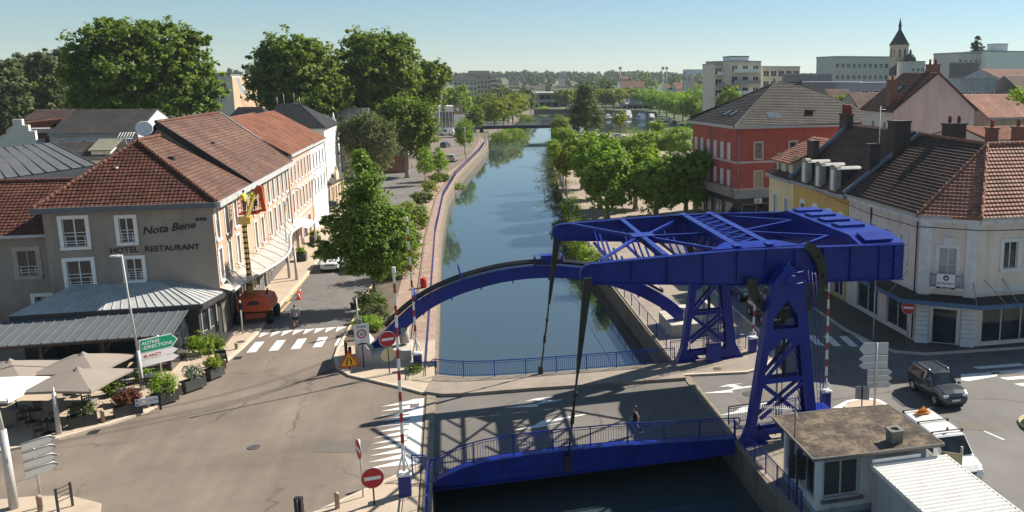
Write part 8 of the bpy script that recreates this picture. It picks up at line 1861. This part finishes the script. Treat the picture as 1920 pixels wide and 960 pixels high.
o = thing('sign_back', 'yellowish grey sign board beside the annex roof and the white van', 'road sign', (20.9, 31.2, .1)); post(o, 21.35, 31.2, 2.75, .06, BACK); q, rr_, n = facing(20.9, 31.2, 2.3); panel(o, 'board', q, n, rect(-.5, .38, -.3, .24), mat('sign_back_tan', (.34, .28, .17), .6), .05)
o = thing('notice_frame', 'slim black notice frame on two posts at the bottom left', 'notice board', (-17.2, 41.4, .1)); q, rr_, n = facing(-17.2, 41.4, .9, (.9, -.6, 0))
for u in (-.32, .32): panel(o, 'post', q, n, rect(u-.04, u+.04, -.8, .35), BLACK, 0, .07)
for v in (-.3, -.1, .1, .28): panel(o, 'rail', q, n, rect(-.28, .28, v-.012, v+.012), BLACK, 0, .03)
# ---- boom barriers
def stripe_mat():
    mt, n, b = nodes_of('barrier_stripes'); t = n.nodes.new('ShaderNodeTexCoord'); s_ = n.nodes.new('ShaderNodeSeparateXYZ'); L(n, t.outputs['Object'], s_.inputs[0])
    m1 = n.nodes.new('ShaderNodeMath'); m1.operation = 'MULTIPLY'; m1.inputs[1].default_value = 1/1.0; L(n, s_.outputs[2], m1.inputs[0]); m2 = n.nodes.new('ShaderNodeMath'); m2.operation = 'FRACT'; L(n, m1.outputs[0], m2.inputs[0]); m3 = n.nodes.new('ShaderNodeMath'); m3.operation = 'GREATER_THAN'; m3.inputs[1].default_value = .56; L(n, m2.outputs[0], m3.inputs[0])
    L(n, mixrgb(n, m3.outputs[0], (.70, .69, .66), (.33, .025, .03)), b.inputs['Base Color']); b.inputs['Roughness'].default_value = .5; return mt
STRIPE = stripe_mat(); CABB = mat('cabinet_blue', (.018, .028, .20), .4, var=.1)
def boom(label, x, y, h, z0=.1, lean=(0, 0), tip=True):
    o = thing('boom_barrier', label, 'barrier', (x, y, z0), 'raised red and white boom barriers'); z = z0
    mb = MB(); mb.cbox((x, y, z+.5), (.55, .42, 1.0), 0, .02); mb.build('cabinet', CABB, o); mb = MB(); mb.cbox((x, y, z+1.06), (.66, .52, .14), 0, .04); mb.build('hood', WHITE, o)
    b_, t_ = Vector((x, y-.05, z+1.1)), Vector((x+lean[0], y-.05+lean[1], z+h)); mid_ = b_.lerp(t_, .12)
    mb = MB()
    for s_ in (-1, 1): mb.tube([b_+Vector((s_*.26, 0, 0)), b_+Vector((s_*.2, 0, .3)), mid_+Vector((s_*.04, 0, -.25))], .045, 6)
    mb.cyl(b_+Vector((0, 0, .1)), mid_, .06, n=8); mb.build('arm_fork', WHITE, o)
    mb = MB(); mb.loft([[p+Vector((dx*w_, dy*w_, 0)) for dx, dy in ((-1, -.6), (1, -.6), (1, .6), (-1, .6))] for p, w_ in ((mid_-Vector((0, 0, .3)), .075), (t_, .05))]); mb.build('boom_arm', STRIPE, o)
    mb = MB(); mb.cbox(t_+Vector((0, 0, .1)), (.15, .12, .28), 0, .02); mb.build('tip', WHITE, o)
    return o
boom('tall raised red and white boom at the near left end of the bridge', -2.75, 38.7, 10.5, lean=(.1, 0))
boom('tall raised red and white boom beside the left foot of the blue arch', -2.75, 56.7, 9.9, lean=(-.15, 0))
boom('raised red and white boom on the right road behind the control cabin roof', 20.3, 43.3, 7.6, 0)
boom('raised red and white boom beside the far bridge tower', 19.6, 53.9, 6.4, lean=(.25, 0))
# ---- lamps and traffic lights
LAMPW = mat('lamp_post_grey', (.45, .44, .42), .5, var=.08)
def lamp(label, x, y, h, arm=(0, 0), z0=.12, sleeve=2.4, heads=1, r_=.06, arch=False):
    o = thing('street_lamp', label, 'street lamp', (x, y, z0)); mb = MB()
    if arch: path = [(x, y, sleeve), (x, y, h*.55), (x+arm[0]*.15, y+arm[1]*.15, h*.8), (x+arm[0]*.5, y+arm[1]*.5, h*.95), (x+arm[0], y+arm[1], h)]
    else: path = [(x, y, sleeve), (x+arm[0]*.5, y+arm[1]*.5, h*.6), (x+arm[0], y+arm[1], h)]
    mb.tube([Vector(p)+Vector((0, 0, z0)) for p in path], [r_*1.1, r_*.9, r_*.8, r_*.7, r_*.6][:len(path)], 8); mb.build('pole', LAMPW, o)
    mb = MB(); mb.cyl((x, y, z0), (x, y, z0+sleeve+.1), r_*2.2, r_*1.7, 10); mb.build('sleeve', LAMPW, o)
    for k in range(heads):
        dx = arm[0]*1.02 if heads == 1 else (.9 if k else -.9); p = Vector((x+arm[0]+(0 if heads == 1 else dx), y+arm[1], z0+h)); d = Vector((arm[0], arm[1], 0)); d = d.normalized() if d.length > .01 and heads == 1 else Vector((1 if k else -1, 0, 0))
        mb = MB()
        if heads > 1: mb.cyl(Vector((x+arm[0], y+arm[1], z0+h)), p, .04, n=6)
        mb.loft([[p+d*u+Vector((-d.y, d.x, 0))*w_*s1+Vector((0, 0, dz*s2)) for s1, s2 in ((-1, -.4), (1, -.4), (.7, 1), (-.7, 1))] for u, w_, dz in ((-.05, .06, .05), (.2, .14, .07), (.55, .13, .06), (.65, .06, .03))]); mb.build('lamp_head', WHITE, o)
    return o
lamp('tall pale lamp post rising through the terrace in front of the hotel lettering', -18.9, 57.2, 8.4, (-.25, 0), arch=False)
lamp('thick pale lamp post cut by the left picture edge', -19.45, 42.15, 8.5, (-.2, 0), sleeve=3.6, r_=.085)
lamp('short pale post between the leftmost planter and terrace chairs', -21.0, 51.0, 2.6, (0, 0), sleeve=2.2, heads=0)
lamp('arched slim lamp before the hotel facade near its far end', -15.4, 87.0, 8.6, (1.1, -.3), sleeve=3, arch=True)
lamp('arched slim lamp before the peach house', -15.4, 104.5, 9.0, (1.2, -.3), sleeve=3, arch=True)
lamp('plain slim pavement post beside the arched lamp near the hotel end', -14.6, 86.0, 3.2, (0, 0), sleeve=2.6)
lamp('arched lamp behind the birch tree', -14.6, 152, 9.0, (1.2, 0), arch=True)
lamp('arched lamp behind the red and orange brick house', -8.0, 189, 10, (1.4, 0), arch=True)
lamp('slim lamp beside the promenade railing near the parked vans', 3.4, 206, 7.5, (0, 0))
for k, (x, y, Y, h, lab) in enumerate(((1309, 205, 300, 9.5, 'double armed lamp left of the red building roof'), (1272, 208, 340, 9.5, 'double armed lamp between the avenue limes'), (1237, 205, 370, 10, 'double armed lamp beside the harbour car park'))): p = far(x, y, Y); lamp(lab, p.x, p.y, h, (0, 0), 0, 1, 2)
for k, (x, y, Y, h) in enumerate(((936, 172, 480, 10), (942, 174, 470, 10), (928, 178, 440, 9))): p = far(x, y, Y); lamp(['distant lamp above the yellow green limes, tallest', 'distant lamp above the yellow green limes, right one', 'distant lamp above the yellow green limes, left one'][k], p.x, p.y, h, (0, 0), 0, 1)
def signal(label, x, y, z0, zc, to=None, heads=((0, 0),), ph=None, m_=None, hh=.95):
    o = thing('traffic_light', label, 'traffic light', (x, y, z0)); mb = MB(); mb.cyl((x, y, z0), (x, y, ph or zc+.7), .055, n=8); mb.build('post', m_ or LAMPW, o); q, rr_, n = facing(x, y, zc, to)
    for u, v in heads:
        mb = MB(); mb.plate([q(u+a, v+b, .16) for a, b in rect(-.15, .15, -hh/2, hh/2)], .2, n); hb = mb.build('signal_head', BLACK, o)
        for k in range(3): c = q(u, v+hh*.3-k*hh*.3, .27); mb = MB(); mb.cyl(c, c+n*.14, .1, n=10); mb.build('visor', RUB, hb)
    return o
signal('pale signal post with small black box on the hotel pavement by the crossing', -15.6, 68.3, .12, 2.3, (.3, -1, 0), hh=.5, ph=2.7)
signal('pale signal post with black head beside the low shrubs left of the arch', -7.3, 66.2, .1, 2.2, (-1, -.3, 0), hh=.5, ph=2.8)
signal('pale signal post with black head in the shaded shop street', 29.1, 54.2, .12, 4.2, (-1, .4, 0), ph=4.7)
signal('twin black signal heads on the mast at the canal side of the control cabin', 14.25, 33.1, .06, 1.9, (-.6, -1, 0), heads=((-.22, 0), (.24, 0)), ph=2.6, m_=BLACK, hh=1.05)
signal('black signal head at the bottom edge of the picture on the near pavement', -6.75, 35.6, .1, 1.55, (.3, 1, 0), ph=2.0, m_=BLACK)
# ---- cones, bin, planter ring, totem, banners
for x, y, lab in ((-13.3, 78.6, 'orange traffic cone nearer the boom lift'), (-13.5, 80.4, 'orange traffic cone farther from the boom lift')):
    o = thing('traffic_cone', lab, 'traffic cone', (x, y, .01)); mb = MB(); mb.box((x-.2, y-.2, .01), (x+.2, y+.2, .06)); mb.lathe([(.16, .06), (.11, .3), (.105, .3), (.07, .52), (.03, .75)], (x, y, 0), 12); mb.build('body', mat('cone_orange', (.7, .08, .03), .6), o); mb = MB(); mb.lathe([(.113, .3), (.075, .5)], (x, y, .005), 12); mb.build('white_band', WHITE, o)
o = thing('litter_bin', 'round red litter bin on the pink promenade', 'bin', (-2.95, 79.5, .12)); mb = MB(); mb.lathe([(.24, .15), (.28, .2), (.3, 1.0), (.26, 1.02), (.24, .98)], (-2.95, 79.5, 0), 14); mb.build('bin_body', REDP, o); mb = MB(); mb.cyl((-2.95, 79.85, .1), (-2.95, 79.85, 1.15), .04, n=8); mb.build('post', REDP, o)
o = thing('flower_ring', 'round brown planter ring with pale dashed kerb at the right picture edge', 'planter', (31.0, 37.9, 0)); mb = MB(); mb.lathe([(1.15, 0), (1.15, .55), (.95, .55), (.95, .3)], (31.1, 37.6, 0), 28, smooth=False); mb.build('wall', mat('planter_brown', (.2, .1, .06), .8), o)
mb = MB(); mb.lathe([(.94, .42), (.3, .5), (.01, .52)], (31.1, 37.6, 0), 20); mb.build('soil', SOIL, o)
for k in range(18):
    a = R(95+k*10); mb = MB(); mb.cbox((31.1+1.38*math.cos(a), 37.6+1.38*math.sin(a), .07), (.34, .2, .14), a, .03); mb.build('kerb_stone', mat('pale_yellow_stone', (.55, .48, .25), .8), o)
o = thing('totem_sign', 'tall grey and white totem sign in front of the showroom', 'totem sign', (3.0, 314, 0)); mb = MB(); mb.box((1.6, 313.6, 0), (4.6, 314, 6.2)); mb.build('lower_panel', WHITE, o); mb = MB(); mb.box((1.6, 313.6, 6.2), (4.6, 314, 9.4)); mb.build('upper_panel', mat('totem_gold', (.34, .24, .10), .6), o); mb = MB(); mb.plate([(3.1+.6*s1, 313.55, 7.9+.8*s2) for s1, s2 in ((0, -1), (1, 0), (0, 1), (-1, 0))], .08, (0, -1, 0)); mb.build('emblem', WHITE, o)
for k, (x, lab, m_) in enumerate(((824.5, 'dark grey tall banner with white vertical letters', mat('banner_grey', (.14, .17, .20), .7)), (842, 'yellow tall banner with black diamond pattern', mat('banner_yellow', (.72, .55, .02), .7)), (861, 'white tall banner with black diamond pattern', WHITE))):
    Y = 340; A, B = far(x-5, 178, Y), far(x+5, 206 if k else 213, Y); o = thing('banner_flag', lab, 'banner', (A.x, Y, 0), 'tall banners of the showroom'); w_ = B.x-A.x; zb = B.z
    mb = MB(); mb.box((A.x, Y-.06, zb), (B.x, Y, A.z)); mb.build('cloth', m_, o); mb = MB(); mb.cyl((B.x+.15, Y, 0), (B.x+.15, Y, A.z+.3), .09, n=6); mb.build('pole', ALU, o)
    if k == 0: lettering(o, 'lettering', 'DACIA', 1.7, (A.x+w_*.25, Y-.08, A.z-.7), (0, 0, -1), (1, 0, 0), WHITE, .01)
    else:
        for j in range(3):
            zc = zb+(A.z-zb)*(j+.5)/3; h_ = (A.z-zb)/6
            for s_ in (-1, 1):
                mb = MB()
                for e in (-1, 1): mb.beam((A.x+w_/2+s_*w_*.38, Y-.09, zc), (A.x+w_/2, Y-.09, zc+e*h_*.85), .05, .25)
                mb.build('diamond_stroke', INK, o)
# ---- boats in the basin
def boat(label, x, y, hd_, L_, hull=None, big=False):
    o = thing('motor_boat', label, 'boat', (0, 0, 0), 'boats moored in the basin'); w_ = L_*.16; mb = MB()
    mb.loft([[(px_*L_, -w_*f, .9), (px_*L_, -w_*f*.75, .05), (px_*L_, w_*f*.75, .05), (px_*L_, w_*f, .9)] for px_, f in ((-.5, .9), (-.2, 1), (.15, .95), (.38, .6), (.5, .06))]); mb.build('hull', hull or WHITE, o, (0, 0, 0))
    h = 1.5 if not big else 2.2; mb = MB(); mb.loft([[(a*L_, -w_*.8*t, z), (b*L_, -w_*.7*t, z), (b*L_, w_*.7*t, z), (a*L_, w_*.8*t, z)] for a, b, t, z in ((-.38, .28, 1, .9), (-.36, .18, .92, .9+h*.55), (-.34, .08, .85, .9+h))]); mb.build('cabin', WHITE, o, (0, 0, 0))
    for s_ in (-1, 1): mb = MB(); mb.poly([(-.32*L_, s_*(w_*.79), 1.1), (.2*L_, s_*(w_*.72), 1.1), (.14*L_, s_*(w_*.70), .9+h*.5), (-.31*L_, s_*(w_*.76), .9+h*.5)][::s_]); mb.build('side_window', GLASS, o, (0, 0, 0))
    mb = MB(); mb.tube([(.2*L_, -w_*.7, 1.5), (.44*L_, -w_*.3, 1.5), (.49*L_, 0, 1.5), (.44*L_, w_*.3, 1.5), (.2*L_, w_*.7, 1.5)], .04, 4); mb.build('bow_rail', ALU, o, (0, 0, 0))
    o.location = (x, y, WZ); o.rotation_euler = (0, 0, hd_)
boat('white cruiser moored left of the tall alder, nearest', 55.5, 383, R(-70), 11, big=True); boat('dark hulled cruiser moored left of the tall alder, behind the nearest', 57.6, 402, R(-70), 11, mat('hull_navy', (.03, .04, .07), .4), True); boat('white cruiser moored left of the tall alder, farthest', 60, 425, R(-70), 12, big=True)
for k, (x, y) in enumerate(((73.5, 432), (77.5, 430), (82, 428))): boat(['white cabin boat at the pontoon, left berth', 'white cabin boat at the pontoon, middle berth', 'white cabin boat at the pontoon, right berth'][k], x, y, R(80), 9)
boat('large white cabin cruiser moored at the right end of the basin', 91, 412, R(-95), 14, big=True); boat('white cruiser behind the large cruiser at the right end', 92.5, 452, R(-95), 12, big=True); boat('grey covered boat at the right quay of the basin', 99, 425, R(-95), 10, mat('hull_grey', (.25, .26, .28), .5))
o = thing('pontoon', 'low wooden pontoon across the boat basin', 'pontoon', (78, 424, WZ)); mb = MB(); mb.box((64, 422.5, WZ+.1), (94, 424.5, WZ+.7)); mb.build('deck', mat('weathered_deck', (.2, .17, .14), .9, var=.2), o)
for k in range(5): mb = MB(); mb.cyl((66+k*6.5, 423.5, WZ), (66+k*6.5, 423.5, 1.6), .15, n=6); mb.build('pile', ZINC, o)
# floodlight masts and pylons on the horizon
for k, (x, yt, Y, lab) in enumerate(((1163, 127, 900, 'left stadium floodlight mast on the horizon'), (1243, 127, 900, 'middle stadium floodlight mast on the horizon'), (1250, 127, 905, 'right stadium floodlight mast on the horizon'))):
    p = far(x, yt, Y); o = thing('floodlight_mast', lab, 'floodlight', (p.x, p.y, 0), 'stadium floodlight masts'); mb = MB(); mb.cyl((p.x, p.y, 0), (p.x, p.y, p.z), .5, .3, 6); mb.build('mast', LAMPW, o); mb = MB(); mb.box((p.x-1.4, p.y-.4, p.z-2), (p.x+1.4, p.y+.4, p.z+1)); mb.build('lamp_frame', LAMPW, o)
p = far(1305, 131, 1700); px_block('distant_factory', 'pale blue distant factory on the horizon left of the beige flats', 1290, 1336, 131, 0, 1700, 40, mat('factory_blue', (.3, .42, .55), .7), par=1)
mb = MB(); mb.tube([(34.9, 50.2, 8.6), (30, 46, 8.9), (26, 40, 9.6)], .02, 4)
# rooftop aerial on the ochre house
o = thing('roof_aerial', 'slim tall white roof aerial beside the black brick chimney', 'aerial', (35.4, 66.2, 12.2)); mb = MB(); mb.cyl((35.4, 66.2, 12.0), (35.4, 66.2, 16.6), .03, n=6); mb.build('mast', WHITE, o); mb = MB(); mb.cyl((35.2, 66.2, 16.3), (35.9, 66.2, 16.3), .015, n=4); mb.build('cross_bar', WHITE, o)
o = thing('roof_aerial', 'white rake aerial on the grey roof behind the hotel hip', 'aerial', (-24.6, 76, 12)); c = far(236, 262, 80); mb = MB(); mb.cyl(c-Vector((0, 0, 2)), c+Vector((0, 0, .2)), .03, n=5); mb.build('mast', ZINC, o); mb = MB()
for k in range(6): mb.cyl(c+Vector((-.5+k*.2, -.4, .1)), c+Vector((-.45+k*.2, .4, .55)), .02, n=4)
mb.cyl(c+Vector((-.6, -.4, .1)), c+Vector((.6, -.4, .1)), .02, n=4); mb.cyl(c+Vector((-.55, .4, .55)), c+Vector((.65, .4, .55)), .02, n=4); mb.build('rake', WHITE, o)
# ================================================================== HAZE: the summer air between here and the far woods
hz = MB(); hz.box((-4200, -168, -4.4), (4600, 4200, 95)); hb_ = hz.build('haze', None); hb_['kind'] = 'stuff'
hm = bpy.data.materials.new('summer_air'); hm.use_nodes = True; hn = hm.node_tree; hn.nodes.remove(hn.nodes['Principled BSDF'])
pv = hn.nodes.new('ShaderNodeVolumePrincipled'); pv.inputs['Color'].default_value = (.82, .92, 1, 1); pv.inputs['Density'].default_value = .00009; pv.inputs['Anisotropy'].default_value = .2
hn.links.new(pv.outputs[0], hn.nodes['Material Output'].inputs['Volume']); hb_.data.materials.append(hm)
